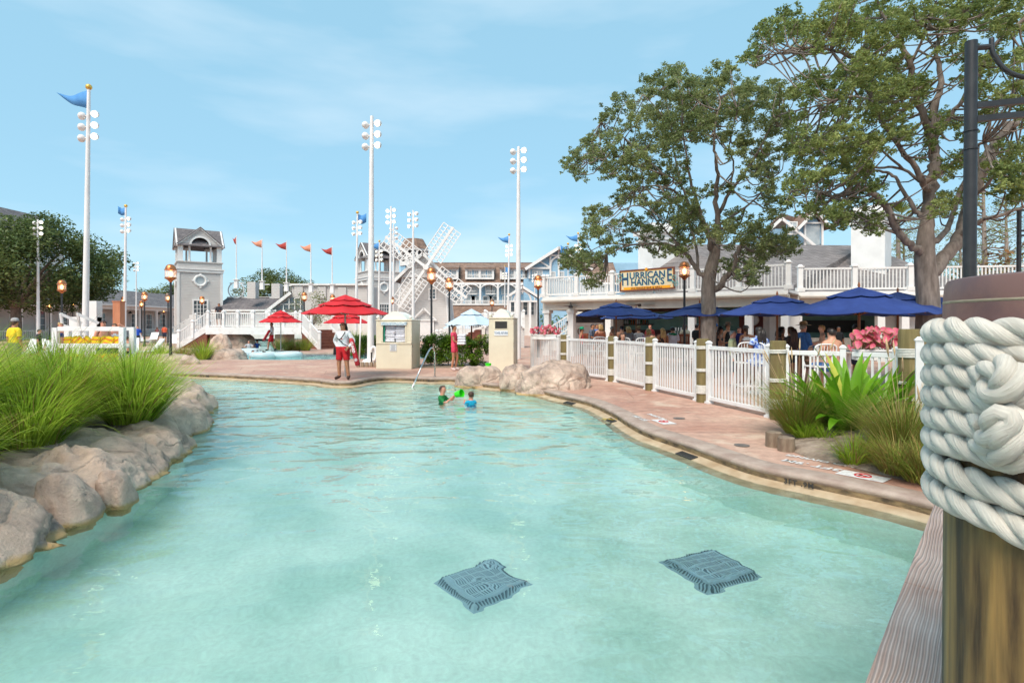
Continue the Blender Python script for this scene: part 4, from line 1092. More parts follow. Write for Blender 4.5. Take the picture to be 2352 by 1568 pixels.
def flood_mesh():
 mb = MB()   # ball housing opening towards -Y, with a neck towards +X side bracket
 pr = [(0.0, -.13), (.06, -.125), (.115, -.085), (.14, -.02), (.14, .05), (.125, .10), (.125, .115)]
 mb.lathe([(r, z) for r, z in pr], 16)
 mb.f = [f for f in mb.f if len(f) == 4]; mb.m = [0] * len(mb.f)
 lens = MB().lathe([(0.0, .085), (.122, .085), (.122, .095), (0, .097)], 16)
 return mb.mesh('housing', M_POLE, smooth=True), lens.mesh('lens', M_LENS)
FLOOD, LENS = flood_mesh()
def flood_pole(u_top, y_top, d, label, u_base=None, flag=None, rot=(0.25, 2.9), three=True, yl=None, rad=.11):
 """tapered pole with three pairs of floodlights; y_top is the pole top; yl the first light row"""
 zt = zy(y_top, d)
 b = at(u_base if u_base is not None else u_top, d); tp = W(u_top, y_top, d)
 t = thing('floodlight_pole', label, 'light pole', b, group='white floodlight poles')
 top = tp - b
 MB().tube([(0, 0, 0), top * .6, top], [rad * 1.15, rad * .85, rad * .55], 14).build('pole', M_POLE, t, smooth=True, angle=50)
 z1 = zy(yl, d) if yl else zt - .32
 for r in range(3):
  z = z1 - .45 * r
  c = top * (z / zt)
  for sdi, sd in enumerate((-1, 1)):
   az = rot[sdi]
   arm = MB().cyl((0, 0, 0), (sd * .16, 0, 0), .022, n=8)
   a = arm.build('bracket', M_POLE, t, Vector((c.x, c.y, z + (0.0 if sd > 0 else -.07))))
   h = link('floodlight', FLOOD, t, Vector((c.x + sd * .27, c.y, z + (0.0 if sd > 0 else -.07))))
   h.rotation_euler = (R(112), 0, az)
   l2 = link('lens', LENS, h)
 if flag:
  MB().sphere((top.x, top.y, zt + .1), .12, 14, 10).build('finial', M_GOLD, t, smooth=True)
  pennant('flag', flag[0], flag[1], M_FLAG_BLUE, t, Vector((top.x, top.y, zt - .03)), flag[2], square=len(flag) > 3)
 return t
PI = math.pi
flood_pole(204, 206, 23.0, 'tall white floodlight pole with a long blue pennant, above the yellow vest rack', 195, flag=(1.25, .75, PI), yl=262, rot=(PI + .6, .35))
flood_pole(854, 267, 23.5, 'tall white floodlight pole between the lifeguard and the towel cabinet', 851, yl=283, rot=(PI - .5, -.25), rad=.125)
flood_pole(1191, 337, 27.0, 'tall white floodlight pole behind the towel return cabinet', 1190, yl=345, rot=(PI - .5, -.3), rad=.12)
flood_pole(87, 504, 45, 'white floodlight pole standing in front of the leafy tree', 88, yl=510, rot=(PI + .2, .5))
flood_pole(289, 476, 43, 'white floodlight pole with a short blue flag, right of the leafy tree', 286, flag=(.55, .55, PI, 1), yl=502, rot=(PI - .5, -.35))
flood_pole(313, 600, 74, 'thinnest distant floodlight pole left of the grey tower', 313, yl=604, rot=(PI - .5, -.35), rad=.09)
flood_pole(821, 491, 45, 'white floodlight pole with a small blue flag left of the tall middle pole', 817, flag=(.7, .7, 0.4, 1), yl=509, rot=(-1.2, -.6))
flood_pole(898, 474, 44, 'white floodlight pole with bright lamps left of the windmill', 896, yl=482, rot=(.3, -.3))
flood_pole(904, 516, 52, 'white floodlight pole close behind another one left of the windmill', 903, yl=524, rot=(PI, 2.4))
flood_pole(949, 483, 43, 'white floodlight pole in front of the windmill sails', 949, yl=490, rot=(-.9, -1.2))
flood_pole(1169.5, 541, 59, 'floodlight pole with a pale blue pennant before the brown hotel roof', 1166, flag=(1.2, .8, PI), yl=564, rot=(.3, -.3))
flood_pole(1160, 612, 98, 'small distant floodlight pole with a bright blue flag beside the hotel entrance', 1159, flag=(.9, 1.6, .4, 1), yl=627, rot=(-1.2, -.6))
flood_pole(1105.5, 625, 103, 'small distant floodlight pole with a blue flag in front of the hotel dormers', 1105, flag=(1.2, .9, PI, 1), yl=646, rot=(.3, -.3))
flood_pole(871.5, 556, 60, 'floodlight pole with a blue pennant in front of the second bell tower', 870, flag=(1.1, .8, PI), yl=576, rot=(-1.2, -.6))
flood_pole(1328, 538, 60, 'floodlight pole with a pale pennant showing over the bar balcony', 1327, flag=(1.3, .8, PI), yl=562, rot=(.3, -.3))
flood_pole(1228, 627, 90, 'floodlight cluster peeping up behind the lamp post at the balcony end', 1228, yl=631, rot=(-1.2, -.6))
t = thing('flag_pole', 'thin white flag pole with a tiny blue flag over the balcony, left of the oak', 'flag pole', at(1304.7, 90))
MB().cyl((0, 0, 0), (0, 0, zy(562, 90)), .1, .06, 10).build('pole', M_POLE, t, smooth=True, angle=50)
MB().sphere((0, 0, zy(560, 90)), .2, 12, 8).build('finial', M_GOLD, t, smooth=True)
pennant('flag', 1.2, 1.2, M_FLAG_BLUE, t, (0, 0, zy(563, 90) - .2), PI, square=True)
FP = [(543, 541, 645, 'red', 'red pennant pole hanging limp, leftmost on the gallery roof'), (602, 548, 648, 'peach', 'peach pennant pole, second from the grey bell tower'),
 (658, 553, 652, 'red', 'red pennant pole in the middle of the gallery row'), (714, 558, 654, 'peach', 'peach pennant pole above the leafy bush'),
 (763, 565, 656, 'red', 'red pennant pole nearest the second bell tower')]
for u, yt, yb, c, lb in FP:
 d = 62
 t = thing('pennant_pole', lb, 'flag pole', W(u, yb, d), group='pennant poles on the gallery roof')
 h = (yb - yt) / F * d
 MB().tube([(0, 0, 0), (0, 0, .3), (0, 0, h)], [.085, .075, .04], 10).build('pole', M_POLE, t, smooth=True, angle=50)
 MB().box((0, 0, -.35), (.42, .42, .9), top=.8).box((0, 0, .12), (.55, .55, .08)).build('pole_base', M_POLE, t)
 w = .35 if u == 543 else 1.15
 pennant('flag', w, .85, M_FLAG_RED if c == 'red' else M_FLAG_PEACH, t, (-.05, 0, h - .15), PI, wave=.03)
M_RED = mk('red_canvas', C(204, 30, 38), C(186, 20, 30), scale=3, rough=.75, bump=.002, bscale=9)
M_NAVY = mk('blue_canvas', C(42, 66, 132), C(32, 54, 116), scale=3, rough=.8, bump=.002, bscale=9)
def stripe_mat():
 m, n, l, b = new_mat('striped_canvas')
 tc = n.new('ShaderNodeTexCoord')
 wv = n.new('ShaderNodeTexWave'); wv.wave_type = 'BANDS'; wv.bands_direction = 'Z'; wv.inputs['Scale'].default_value = 7.0
 l.new(tc.outputs['Object'], wv.inputs['Vector'])
 rp = n.new('ShaderNodeValToRGB'); rp.color_ramp.interpolation = 'CONSTANT'
 rp.color_ramp.elements[0].color = C(206, 216, 224); rp.color_ramp.elements[1].position = .55; rp.color_ramp.elements[1].color = C(160, 188, 212)
 l.new(wv.outputs['Fac'], rp.inputs['Fac']); l.new(rp.outputs[0], b.inputs['Base Color']); b.inputs['Roughness'].default_value = .8
 return m
M_STRIPE = stripe_mat()
M_TEAK = mk('teak', C(150, 92, 58), C(122, 70, 42), scale=6, rough=.5, stretch=(1, 1, .1))
M_GREYPOLE = mk('grey_pole', C(176, 172, 168), rough=.4, metal=.3)
def canopy_rings(rad, z0, z1, n, levels, sag=.05, rot=0.0):
 """octagon cloth: rib lines straight, panels sagging a little between ribs; returns MB with thickness"""
 mb = MB(); sub = 4; N = n * sub; rows = []
 for t in levels:
  row = []
  for k in range(N):
   a = 2 * PI * k / N + rot
   fr = (k % sub) / sub
   half = PI / n
   rr = math.cos(half) / math.cos((fr - .5) * 2 * half)
   s = math.sin(PI * fr)
   z = z0 + (z1 - z0) * t - sag * s * t * (1 - .3 * t)
   q = rad * t * rr
   row.append((q * math.cos(a), q * math.sin(a), z))
  rows.append(row)
 vs = [p for r in rows for p in r]
 vs2 = [(x, y, z - .012) for x, y, z in vs]
 L = len(vs); fs = []
 for i in range(len(rows) - 1):
  for k in range(N):
   a = i * N + k; b = i * N + (k + 1) % N
   fs.append((a, b, b + N, a + N)); fs.append((a + L, a + N + L, b + N + L, b + L))
 o = (len(rows) - 1) * N
 for k in range(N):
  fs.append((o + k, o + (k + 1) % N, o + (k + 1) % N + L, o + k + L))
  fs.append((k, k + L, (k + 1) % N + L, (k + 1) % N))
 mb.add(vs + vs2, fs)
 return mb
def umbrella(name, label, loc, rad, z_rim, z_top, mat, pole_mat, tiers=1, rot=0.2, tilt=0.0, n=8, group=None, finial=True, pole_r=.028, z_pole0=0.0):
 t = thing(name, label, 'umbrella', loc, group=group)
 h = z_top - z_rim
 sag = .06 * rad / 1.3
 hd = bpy.data.objects.new('canopy', None)
 if tiers == 1:
  canopy_rings(rad, z_top - .05 * h, z_rim, n, [.30, .55, .8, 1.0], sag, rot).build('canopy', mat, t, smooth=True, angle=32)
  canopy_rings(rad * .42, z_top, z_top - .36 * h, n, [0.02, .5, 1.0], sag * .6, rot).build('vent', mat, t, smooth=True, angle=32)
 else:
  canopy_rings(rad, z_top - .10 * h, z_rim, n, [.55, .75, 1.0], sag, rot).build('canopy', mat, t, smooth=True, angle=32)
  canopy_rings(rad * .62, z_top - .06 * h, z_top - .56 * h, n, [.42, .7, 1.0], sag * .7, rot).build('vent', mat, t, smooth=True, angle=32)
  canopy_rings(rad * .36, z_top, z_top - .29 * h, n, [.02, .5, 1.0], sag * .5, rot).build('vent', mat, t, smooth=True, angle=32)
 bpy.data.objects.remove(hd)
 MB().cyl((0, 0, z_pole0), (0, 0, z_top - .02), pole_r, n=10).build('pole', pole_mat, t, smooth=True, angle=50)
 for k in range(n):
  a = 2 * PI * k / n + rot
  rb = MB().beam((0, 0, z_top - .1 * h - .05), (rad * .97 * math.cos(a), rad * .97 * math.sin(a), z_rim - .02), .016, .024)
  rb.beam((0, 0, z_rim - .05), (rad * .5 * math.cos(a), rad * .5 * math.sin(a), z_rim + .47 * h - .04), .014, .02)
  rb.build('rib', pole_mat, t)
 if finial: MB().lathe([(.0, z_top + .12), (.022, z_top + .07), (.03, z_top + .03), (.02, z_top), (.03, z_top - .02)], 10).build('finial', pole_mat, t, smooth=True)
 return t
RG = 'red guard umbrellas'
umbrella('red_umbrella', 'large red tiered umbrella right behind the lifeguard at the pool edge', at(793, 17.7), 1.32, 1.98, 2.56, M_RED, M_GREYPOLE, 2, group=RG, finial=False)
umbrella('red_umbrella', 'red umbrella over the walking lifeguard in front of the footbridge', at(645, 35), 1.27, 1.80, 2.53, M_RED, M_GREYPOLE, 2, rot=.5, group=RG, finial=False)
umbrella('red_umbrella', 'red umbrella partly hidden behind and below the largest one', at(796, 32), 1.28, 1.74, 2.45, M_RED, M_GREYPOLE, 2, rot=.1, group=RG, finial=False)
umbrella('red_umbrella', 'small distant red umbrella behind the footbridge railing', at(531, 82), 1.35, 3.2, 4.2, M_RED, M_GREYPOLE, 2, rot=.1, group=RG, finial=False)
umbrella('striped_umbrella', 'pale blue and white striped umbrella over the hedge', at(1083, 23.2), 1.10, 1.64, 2.28, M_STRIPE, M_TEAK, 1, rot=.3, n=8, finial=False, pole_r=.03)
umbrella('striped_umbrella', 'small part of a blue striped umbrella showing left of the other one far behind', at(1052, 48), 1.3, 1.35, 2.1, M_STRIPE, M_TEAK, 1, rot=.3, n=8, finial=False)
BG = 'blue bar umbrellas'
for u, d, r, zr, za, rt, lb in [
 (1415, 19.6, 1.42, 1.96, 2.40, .15, 'blue umbrella closest to the lamp at the balcony end, left above the first gates'),
 (1461, 22.5, 1.45, 1.90, 2.30, .4, 'blue umbrella half hidden behind another one in front of the bar counter'),
 (1607, 18.6, 1.42, 1.94, 2.33, .2, 'blue umbrella against the trunk of the oak and the black lamp post'),
 (1785, 14.2, 1.48, 1.90, 2.36, .1, 'blue umbrella between the oak trunk and the largest blue umbrella'),
 (1973, 12.3, 1.50, 1.88, 2.44, .3, 'largest blue umbrella, above the crinum plant'),
 (2062, 14.4, 1.48, 1.93, 2.46, .1, 'blue umbrella behind and right of the largest one'),
 (2150, 16.2, 1.48, 1.92, 2.44, .2, 'blue umbrella at the trunk of the big oak, beside the roped piling')]:
 umbrella('blue_umbrella', lb, at(u, d), r, zr, za, M_NAVY, M_TEAK, 1, rot=rt, group=BG)
M_PILE = mk('piling_wood', C(108, 92, 58), C(152, 130, 90), scale=6, rough=.85, bump=.006, bscale=14, stretch=(1, 1, .12), col3=C(122, 108, 68))
M_PILE_TOP = mk('piling_end_grain', C(150, 128, 88), C(178, 156, 116), scale=14, rough=.9, bump=.004)
M_ROPE_W = mk('white_rope', C(226, 222, 214), C(206, 200, 190), scale=20, rough=.85, bump=.003, bscale=60)
def piling(label, loc, rad, h, bands, group='wooden fence pilings'):
 t = thing('wood_piling', label, 'piling', loc, group=group)
 pr = [(rad * 1.02, 0), (rad * 1.01, h * .5), (rad, h - .03), (rad * .93, h)]
 MB().lathe(pr, 24).build('post', M_PILE, t, smooth=True, angle=45)
 for z, turns in bands:
  mb = MB(); pitch = .022
  pts = []
  for k in range(int(turns * 20) + 1):
   a = k / 20 * 2 * PI
   pts.append(((rad + .011) * math.cos(a), (rad + .011) * math.sin(a), z + pitch * k / 20))
  mb.tube(pts, .0125, 6)
  mb.build('rope_band', M_ROPE_W, t, smooth=True)
 return t
def fence_panel(label, p0, p1, h=1.2, posts=(1, 1), spacing=.105, z0=.07, name='gate_panel', group='white gate panels', bw=.028, pw=.085, cat='gate', wave=0.0):
 """vertical-bar panel between two feet: posts with caps, two rails and each bar its own part"""
 p0, p1 = Vector(p0), Vector(p1)
 d = p1 - p0; L = d.length; rz = math.atan2(d.y, d.x)
 t = thing(name, label, cat, p0, rz, group=group)
 pm = MB().box((0, 0, h / 2 + .02), (pw, pw, h + .04)).box((0, 0, h + .05), (pw * 1.25, pw * 1.25, .02)).box((0, 0, h + .075), (pw * 1.2, pw * 1.2, .035), top=.35).box((0, 0, .02), (pw * 1.5, pw * 1.5, .04)).mesh('post', WHITE)
 for i, x in enumerate((0, L)):
  if posts[i]: link('post', pm, t, (x, 0, 0))
 MB().box((L / 2, 0, h - .05), (L - pw, .05, .075)).build('top_rail', WHITE, t, bevel=.006)
 MB().box((L / 2, 0, z0 + .04), (L - pw, .045, .075)).build('bottom_rail', WHITE, t, bevel=.006)
 n = max(2, int(round((L - pw) / spacing)))
 bmh = h - .05 - .0375 - (z0 + .0775)
 bm_ = MB().box((0, 0, 0), (bw, bw, bmh)).mesh('baluster', WHITE)
 for k in range(1, n):
  link('baluster', bm_, t, (pw / 2 + (L - pw) * k / n, 0, z0 + .0775 + bmh / 2))
 return t
PIL = [(1297, 18.6, .135, 1.30), (1407, 16.3, .13, 1.30), (1494.5, 14.1, .13, 1.32), (1614.5, 11.96, .13, 1.33), (1787, 9.75, .13, 1.35), (2100, 8.35, .20, 1.56)]
PLB = ['wooden piling beside the caladium planter, above the largest boulder', 'second wooden piling along the gates, in front of the brown wooden chair', 'wooden piling between the third and fourth gates, by the children',
 'wooden piling with the wide white rope wrap, below the oak trunk', 'wooden piling half behind the tall grass next to the crinum', 'thick taller wooden piling with rope next to the pink caladium']
for (u, d, r, h), lb in zip(PIL, PLB):
 piling(lb, at(u, d), r, h, [(.18, 8), (.64, 3), (h - .22, 3)] if u < 2000 else [(h - .42, 6), (.75, 2), (.52, 2)])
P = [at(*p[:2]) for p in PIL]
def between(a, b, ga=.22, gb=.22):
 d = (b - a).normalized()
 return a + d * ga, b - d * gb
GL = ['first full gate panel right of the caladium planter, before the woman with a teal cap', 'gate panel in front of two white bar chairs and the child by the umbrella pole',
 'gate panel between the pilings in front of the man with the whale shirt', 'widest nearest gate panel, before the elderly woman in green']
for i in range(4):
 a, b = between(P[i], P[i + 1])
 fence_panel(GL[i], a, b, 1.2)
fence_panel('white fence panel behind the largest boulder, under the caladium planter', at(1222, 20.6), at(1284, 18.95), 1.2, (1, 1), name='fence_panel', group='white fence panels', cat='fence')
a, b = P[4], P[5]
q0 = at(1806, 9.7); q1 = at(1936, 9.3); q2 = at(2060, 8.65)
fence_panel('white fence panel behind the plume grass, right of the half hidden piling', q0, q1, 1.2, (1, 1), name='fence_panel', group='white fence panels', cat='fence')
fence_panel('white fence panel behind the crinum under the pink caladium', q1 + Vector((.09, -.04, 0)), q2, 1.2, (0, 1), name='fence_panel', group='white fence panels', cat='fence')
fence_panel('short white fence panel right of the thick piling, mostly hidden by the roped piling', at(2112, 7.15, .18), at(2330, 6.7, .18), 1.2, (1, 1), name='fence_panel', group='white fence panels', cat='fence')
# ================================================================ towel cabinets, rail, rings, rocks' neighbours
M_CREAM = mk('cream_paint', C(226, 216, 192), C(216, 204, 180), scale=1.3, rough=.5, bump=.001, bscale=30)
M_CREAM_TOP = mk('cream_dome', C(242, 238, 224), rough=.45)
M_TOWEL = mk('white_towel', C(232, 232, 238), C(214, 214, 224), scale=9, rough=.95, bump=.006, bscale=45)
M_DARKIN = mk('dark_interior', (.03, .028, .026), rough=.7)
M_GREEN = mk('green_frame', C(20, 140, 110), rough=.6)
M_PLAID = mk('plaid_cloth', C(150, 175, 190), C(214, 222, 224), scale=14, rough=.9)
M_NOTICE = mk('notice_board', C(222, 222, 222), C(210, 210, 212), scale=5, rough=.5)
M_PRINT = mk('grey_print', C(110, 112, 118), rough=.7)
M_PRINT_BLUE = mk('blue_print', C(130, 150, 172), rough=.7)
def cabinet(name, label, loc, rz, w, dp, h, kind):
 t = thing(name, label, 'cabinet', loc, rz)
 th = .04
 if kind == 'open':
  x0, x1, z0, z1 = -w / 2 + .24, w / 2 - .23, .98, h - .10
  body = MB()
  body.box((0, dp - th / 2, h / 2), (w, th, h))
  body.box((-w / 2 + th / 2, dp / 2, h / 2), (th, dp - 2 * th, h)).box((w / 2 - th / 2, dp / 2, h / 2), (th, dp - 2 * th, h))
  body.box((0, th / 2, z0 / 2), (w, th, z0)).box((0, th / 2, (h + z1) / 2), (w, th, h - z1))
  body.box(((-w / 2 + x0) / 2, th / 2, (z0 + z1) / 2), (x0 + w / 2, th, z1 - z0)).box(((w / 2 + x1) / 2, th / 2, (z0 + z1) / 2), (w / 2 - x1, th, z1 - z0))
  body.box((0, dp / 2, z0 - .03), (w - 2 * th, dp - 2 * th, .03)).box((0, dp / 2, h - .02), (w - 2 * th, dp - 2 * th, .04))
  body.build('cabinet_body', M_CREAM, t)
  fr = MB()
  fr.box((0, -.012, z0 - .03), (w + .01, .024, .06))
  fr.box((0, -.008, z1 + .04), (x1 - x0 + .12, .016, .05))
  fr.box((x0 - .03, -.008, (z0 + z1) / 2 + .01), (.06, .016, z1 - z0 - .02)).box((x1 + .03, -.008, (z0 + z1) / 2 + .01), (.06, .016, z1 - z0 - .02))
  fr.build('window_trim', M_CREAM, t, bevel=.003)
  MB().box((x0 + .03, .06, (z0 + z1) / 2), (.06, .012, z1 - z0)).build('green_panel', M_GREEN, t)
  MB().box(((x0 + x1) / 2, -.03, z1 - .02), (x1 - x0 + .12, .03, .11)).box(((x0 + x1) / 2, .0, z1 + .03), (x1 - x0 + .16, .08, .02)).build('valance', M_PLAID, t)
  n = MB().box((-.02, -.012, .80), (.25, .012, .28)).build('notice', M_NOTICE, t)
  pr = MB()
  for k in range(7): pr.box((-.02, -.0195, .89 - k * .032), (.20 - .03 * (k % 3), .003, .010))
  pr.build('print', M_PRINT, n)
 else:
  MB().box((0, dp / 2, h / 2), (w, dp, h)).build('cabinet_body', M_CREAM, t)
  MB().box((0, -.006, h - .22), (w * .56, .02, .30)).build('slot_frame', M_CREAM, t, bevel=.004)
  MB().box((0, -.012, h - .22), (w * .50, .02, .24)).build('slot', M_DARKIN, t)
  b = MB().box((0, -.010, h - .50), (w * .56, .02, .17)).build('sign_board', mk('sign_board', C(232, 234, 236), rough=.5), t)
  lettering('lettering', 'TOWEL RETURN', .115, M_PRINT_BLUE, b, (0, -.023, h - .50), (R(90), 0, 0), sx=.52 * w / .8, bold=.002)
 sd = MB()
 for sx_ in (1, -1):
  x = sx_ * (w / 2 + .006)
  sd.box((x, dp / 2, .05), (.014, dp, .09)).box((x, dp / 2, h - .07), (.014, dp, .10)).box((x, dp / 2, h * .52), (.014, dp - .0, .06))
  sd.box((x, .035, h / 2 + .01), (.013, .07, h - .22)).box((x, dp - .035, h / 2 + .01), (.013, .07, h - .22))
 sd.build('side_trim', M_CREAM, t)
 MB().box((0, -.006, .05), (w + .02, .012, .09)).build('plinth', M_CREAM, t)
 k = MB().box((w / 2 + .02, .10, h * .47), (.02, .03, .10)).build('latch', M_STEEL, t)
 mb = MB(); n = 14; prof = [(-w * .36 + w * .72 * i / n, .30 * math.sin(PI * i / n) ** .8) for i in range(n + 1)]
 mb.extrude([(x, .08, h + .035 + z) for x, z in prof], (0, dp - .16, 0))
 mb.build('dome_roof', M_CREAM_TOP, t, smooth=True, angle=40)
 MB().box((0, dp / 2, h + .015), (w + .05, dp + .05, .04)).build('roof_board', M_CREAM, t, bevel=.006)
 for x in (-w / 2 + .04, w / 2 - .04):
  MB().lathe([(.03, h + .035), (.03, h + .07), (.055, h + .10), (.055, h + .14), (.03, h + .18), (0, h + .19)], 12, (x, .04, 0)).build('finial', M_CREAM_TOP, t, smooth=True)
 return t
cabinet('towel_cabinet', 'cream towel cabinet with an open window full of folded towels', at(904.5, 20.9) , R(-4), 1.30, 1.35, 1.78, 'open')
cabinet('towel_return_cabinet', 'cream cabinet with a dark slot and a towel return sign', at(1151, 19.4), R(-4), .82, 2.3, 1.84, 'slot')
tp = thing('towel_stack', 'stack of folded white towels inside the open towel cabinet', 'towels', at(904.5, 20.9) + Vector((.02, .30, .99)), R(-4))
tw = MB().box((0, 0, 0), (.37, .42, .055)).mesh('towel', M_TOWEL)
for c in range(2):
 for k in range(11):
  o = link('towel', tw, tp, (-.17 + c * .385 + random.uniform(-.015, .015), random.uniform(-.02, .02), .03 + k * .061), rz=random.uniform(-.05, .05), bevel=.02)
  o.rotation_euler = (random.uniform(-.05, .05), random.uniform(-.04, .04), random.uniform(-.05, .05))
t = thing('pool_handrail', 'stainless steel handrail bending from the deck down into the pool', 'handrail')
pts = smooth_curve([G(947, 889, WATER - .0) + Vector((-.25, -.45, -.38)), G(947, 889, WATER), W(968, 842, 16.5), W(985, 806, 17.3), W(993, 799, 17.6), W(998, 808, 17.75), W(999, 835, 17.8), at(999, 17.85)], 5)
MB().tube(pts, .024, 12).build('rail', M_STEEL, t, smooth=True)
MB().lathe([(.05, 0.004), (.05, .014), (.03, .02)], 14, at(999, 17.85)).build('flange', M_STEEL, t, smooth=True, angle=40)
t = thing('life_ring', 'white life ring hanging on the base of the tall floodlight pole', 'life ring', W(858, 812, 23.1))
ri = []
mb = MB()
for k in range(25): ri.append((.11 * math.cos(2 * PI * k / 24), 0, .27 * math.sin(2 * PI * k / 24)))
mb.tube(ri, .06, 10, caps=False).build('ring', WHITE, t, smooth=True)
MB().box((.0, .07, 0), (.12, .05, .4)).build('bracket', WHITE, t)
t = thing('pole_footing', 'round white footing under the life ring at the tall floodlight pole', 'footing', at(849, 23.3))
MB().lathe([(.32, 0), (.32, .10), (.24, .20), (.14, .24)], 20).build('footing', M_POLE, t, smooth=True, angle=40)
M_LOG = mk('log_wood', C(112, 92, 76), C(150, 132, 112), scale=9, rough=.9, bump=.006, bscale=20, stretch=(1, 1, .3))
t = thing('log_edging', 'row of short dark logs edging the planting by the tall floodlight pole', 'log edging', at(838, 21.9))
lm = MB().lathe([(.075, 0), (.075, .17), (.06, .19)], 10).mesh('log', M_LOG, smooth=True, angle=40)
for k in range(7): link('log', lm, t, (-.25 + k * .165, .02 * (k % 2) - .01, 0))
MB().cyl((.18, .3, 0), (.18, .3, .55), .03, n=8).build('stub_post', M_BLACK, t)
for u, y, hh, lb in ((1777, 1016, .19, 'left one of two cut log stubs at the edge of the plant bed'), (1806, 1026, .17, 'right one of two cut log stubs at the edge of the plant bed')):
 p = G(u, y + 9)
 t = thing('log_stub', lb, 'log', p, group='log stubs by the plant bed')
 MB().lathe([(.105, -.02), (.10, hh), (.088, hh + .008)], 16).build('log', M_LOG, t, smooth=True, angle=40)
 MB().lathe([(.085, hh + .007), (.05, hh - .015), (0, hh - .02)], 12).build('log_end', mk('mossy_end', C(110, 96, 66), C(90, 92, 50), scale=20, rough=.95), t, smooth=True)
t = thing('rescue_pole', 'thin white pole standing on the deck right of the lifeguard', 'pole', at(825, 24))
MB().tube([(0, 0, 0), W(829, 722, 24) - at(825, 24)], .03, 8).build('pole', M_POLE, t, smooth=True)
M_MARK_W = mk('white_marking', C(226, 224, 222), C(196, 190, 186), scale=18, rough=.7)
M_MARK_D = mk('dark_marking', (.02, .02, .022), (.05, .045, .04), scale=25, rough=.7)
M_MARK_R = mk('red_marking', C(190, 56, 56), rough=.7)
def flat_text(body, size, p, ang, mat, name, label, sx=1.0, z=.0085):
 me = text_mesh(body, size, mat, extrude=.001, sx=sx, bold=.004)
 o = link(name, me, None, (p.x, p.y, z), rz=ang)
 tag(o, label, 'marking'); return o
def wall_text(body, size, p, dirv, mat, label, z=-.07, spacing=1.2):
 me = text_mesh(body, size, mat, extrude=.001, spacing=spacing, bold=.002)
 ang = math.atan2(dirv.y, dirv.x)
 nrm = Vector((math.sin(ang), -math.cos(ang), 0))
 o = link('depth_marking', me, None, Vector((p.x, p.y, z)) + nrm * .004)
 o.rotation_euler = (R(90), 0, ang)
 tag(o, label, 'marking'); return o
def shore_dir(u0, y0, u1, y1): return (G(u1, y1) - G(u0, y0)).normalized()
dR = shore_dir(1859, 1094, 2048, 1132)
angR = math.atan2(dR.y, dR.x)
nR = Vector((-dR.y, dR.x, 0))          # away from the water, over the coping
if nR.x < 0: nR = -nR
def no_diving(p, ang, label):
 t = thing('no_diving_sign', label, 'sign', (p.x, p.y, .007), ang)
 MB().box((0, 0, 0), (.46, .24, .004)).build('panel', M_MARK_W, t)
 mb = MB(); pts = [(.075 * math.cos(2 * PI * k / 28), .075 * math.sin(2 * PI * k / 28), .003) for k in range(29)]
 mb.tube(pts, .009, 6, caps=False); mb.beam((-.053, .053, .003), (.053, -.053, .003), .016, .006)
 mb.build('prohibition_ring', M_MARK_R, t)
 s = MB(); s.beam((-.04, -.01, .003), (.02, .012, .003), .018, .004); s.beam((.015, .012, .003), (.045, -.025, .003), .012, .004); s.sphere((.03, .03, .003), (.014, .014, .004), 8, 5)
 s.build('diver_figure', M_MARK_D, t)
pA = G(1890, 1094) ; pB = G(1840, 1074)
flat_text('3FT .9M', .17, G(1865, 1068) - nR * .02, angR + PI, M_MARK_W, 'depth_marking', 'white depth marking painted on the near right coping', sx=1.15)
flat_text('NO DIVING', .125, G(1880, 1059.5) + nR * .03, angR + PI, M_MARK_W, 'warning_marking', 'white no diving lettering painted on the near right coping', sx=1.2)
no_diving(G(1982, 1094), angR + PI, 'white no diving panel set in the near right coping before the grass')
dM = shore_dir(1444, 966, 1527, 1000); angM = math.atan2(dM.y, dM.x)
flat_text('3FT .9M', .16, G(1473, 961), angM + PI, M_MARK_W, 'depth_marking', 'white depth marking on the middle right coping by the gates')
flat_text('NO DIVING', .12, G(1508, 957), angM + PI, M_MARK_W, 'warning_marking', 'white no diving lettering on the middle right coping by the gates')
no_diving(G(1524, 969), angM + PI, 'white no diving panel in the coping in front of the gates')
def face_point(u, y): return G(u, y)
i0 = min(range(len(shore2)), key=lambda i: (Vector(shore2[i]) - Vector(G(1838, 1089).xy)).length)
def on_face(u, y, back=.028):
 """point on the stained face nearest to the picked edge position and the shoreline direction there"""
 q = Vector(G(u, y).xy)
 best = None
 for i in range(len(shore2)):
  a = Vector(shore2[i - 1]); b = Vector(shore2[i]); ab = b - a
  if ab.length < 1e-6: continue
  s = max(0, min(1, (q - a).dot(ab) / ab.length_squared)); c = a + ab * s
  if best is None or (c - q).length < best[0]: best = ((c - q).length, c, ab.normalized())
 c, dv = best[1], best[2]
 inn = Vector((-dv.y, dv.x))           # polygon is counter-clockwise: inside is to the left
 p = c + inn * back
 return Vector((p.x, p.y, 0)), -dv, inn
def face_text(body, u, y, size, label):
 p, dv, inn = on_face(u, y, .026)
 ang = math.atan2(dv.y, dv.x)
 me = text_mesh(body, size, M_MARK_D, extrude=.0015, spacing=1.25, bold=.003)
 o = link('depth_marking', me, None, (p.x, p.y, -.092)); o.rotation_euler = (R(90), 0, ang)
 tag(o, label, 'marking')
face_text('3FT .9M', 1838, 1089, .075, 'dark depth marking on the face of the near right pool edge')
face_text('3.5 FT 1.1M', 973, 866, .095, 'dark depth marking on the far pool edge left of the rocks')
face_text('3FT .9M', 470, 857.5, .095, 'dark depth marking on the far left pool edge behind the grass')
M_GRATE = mk('dark_grate', (.03, .03, .03), (.06, .055, .05), scale=30, rough=.6)
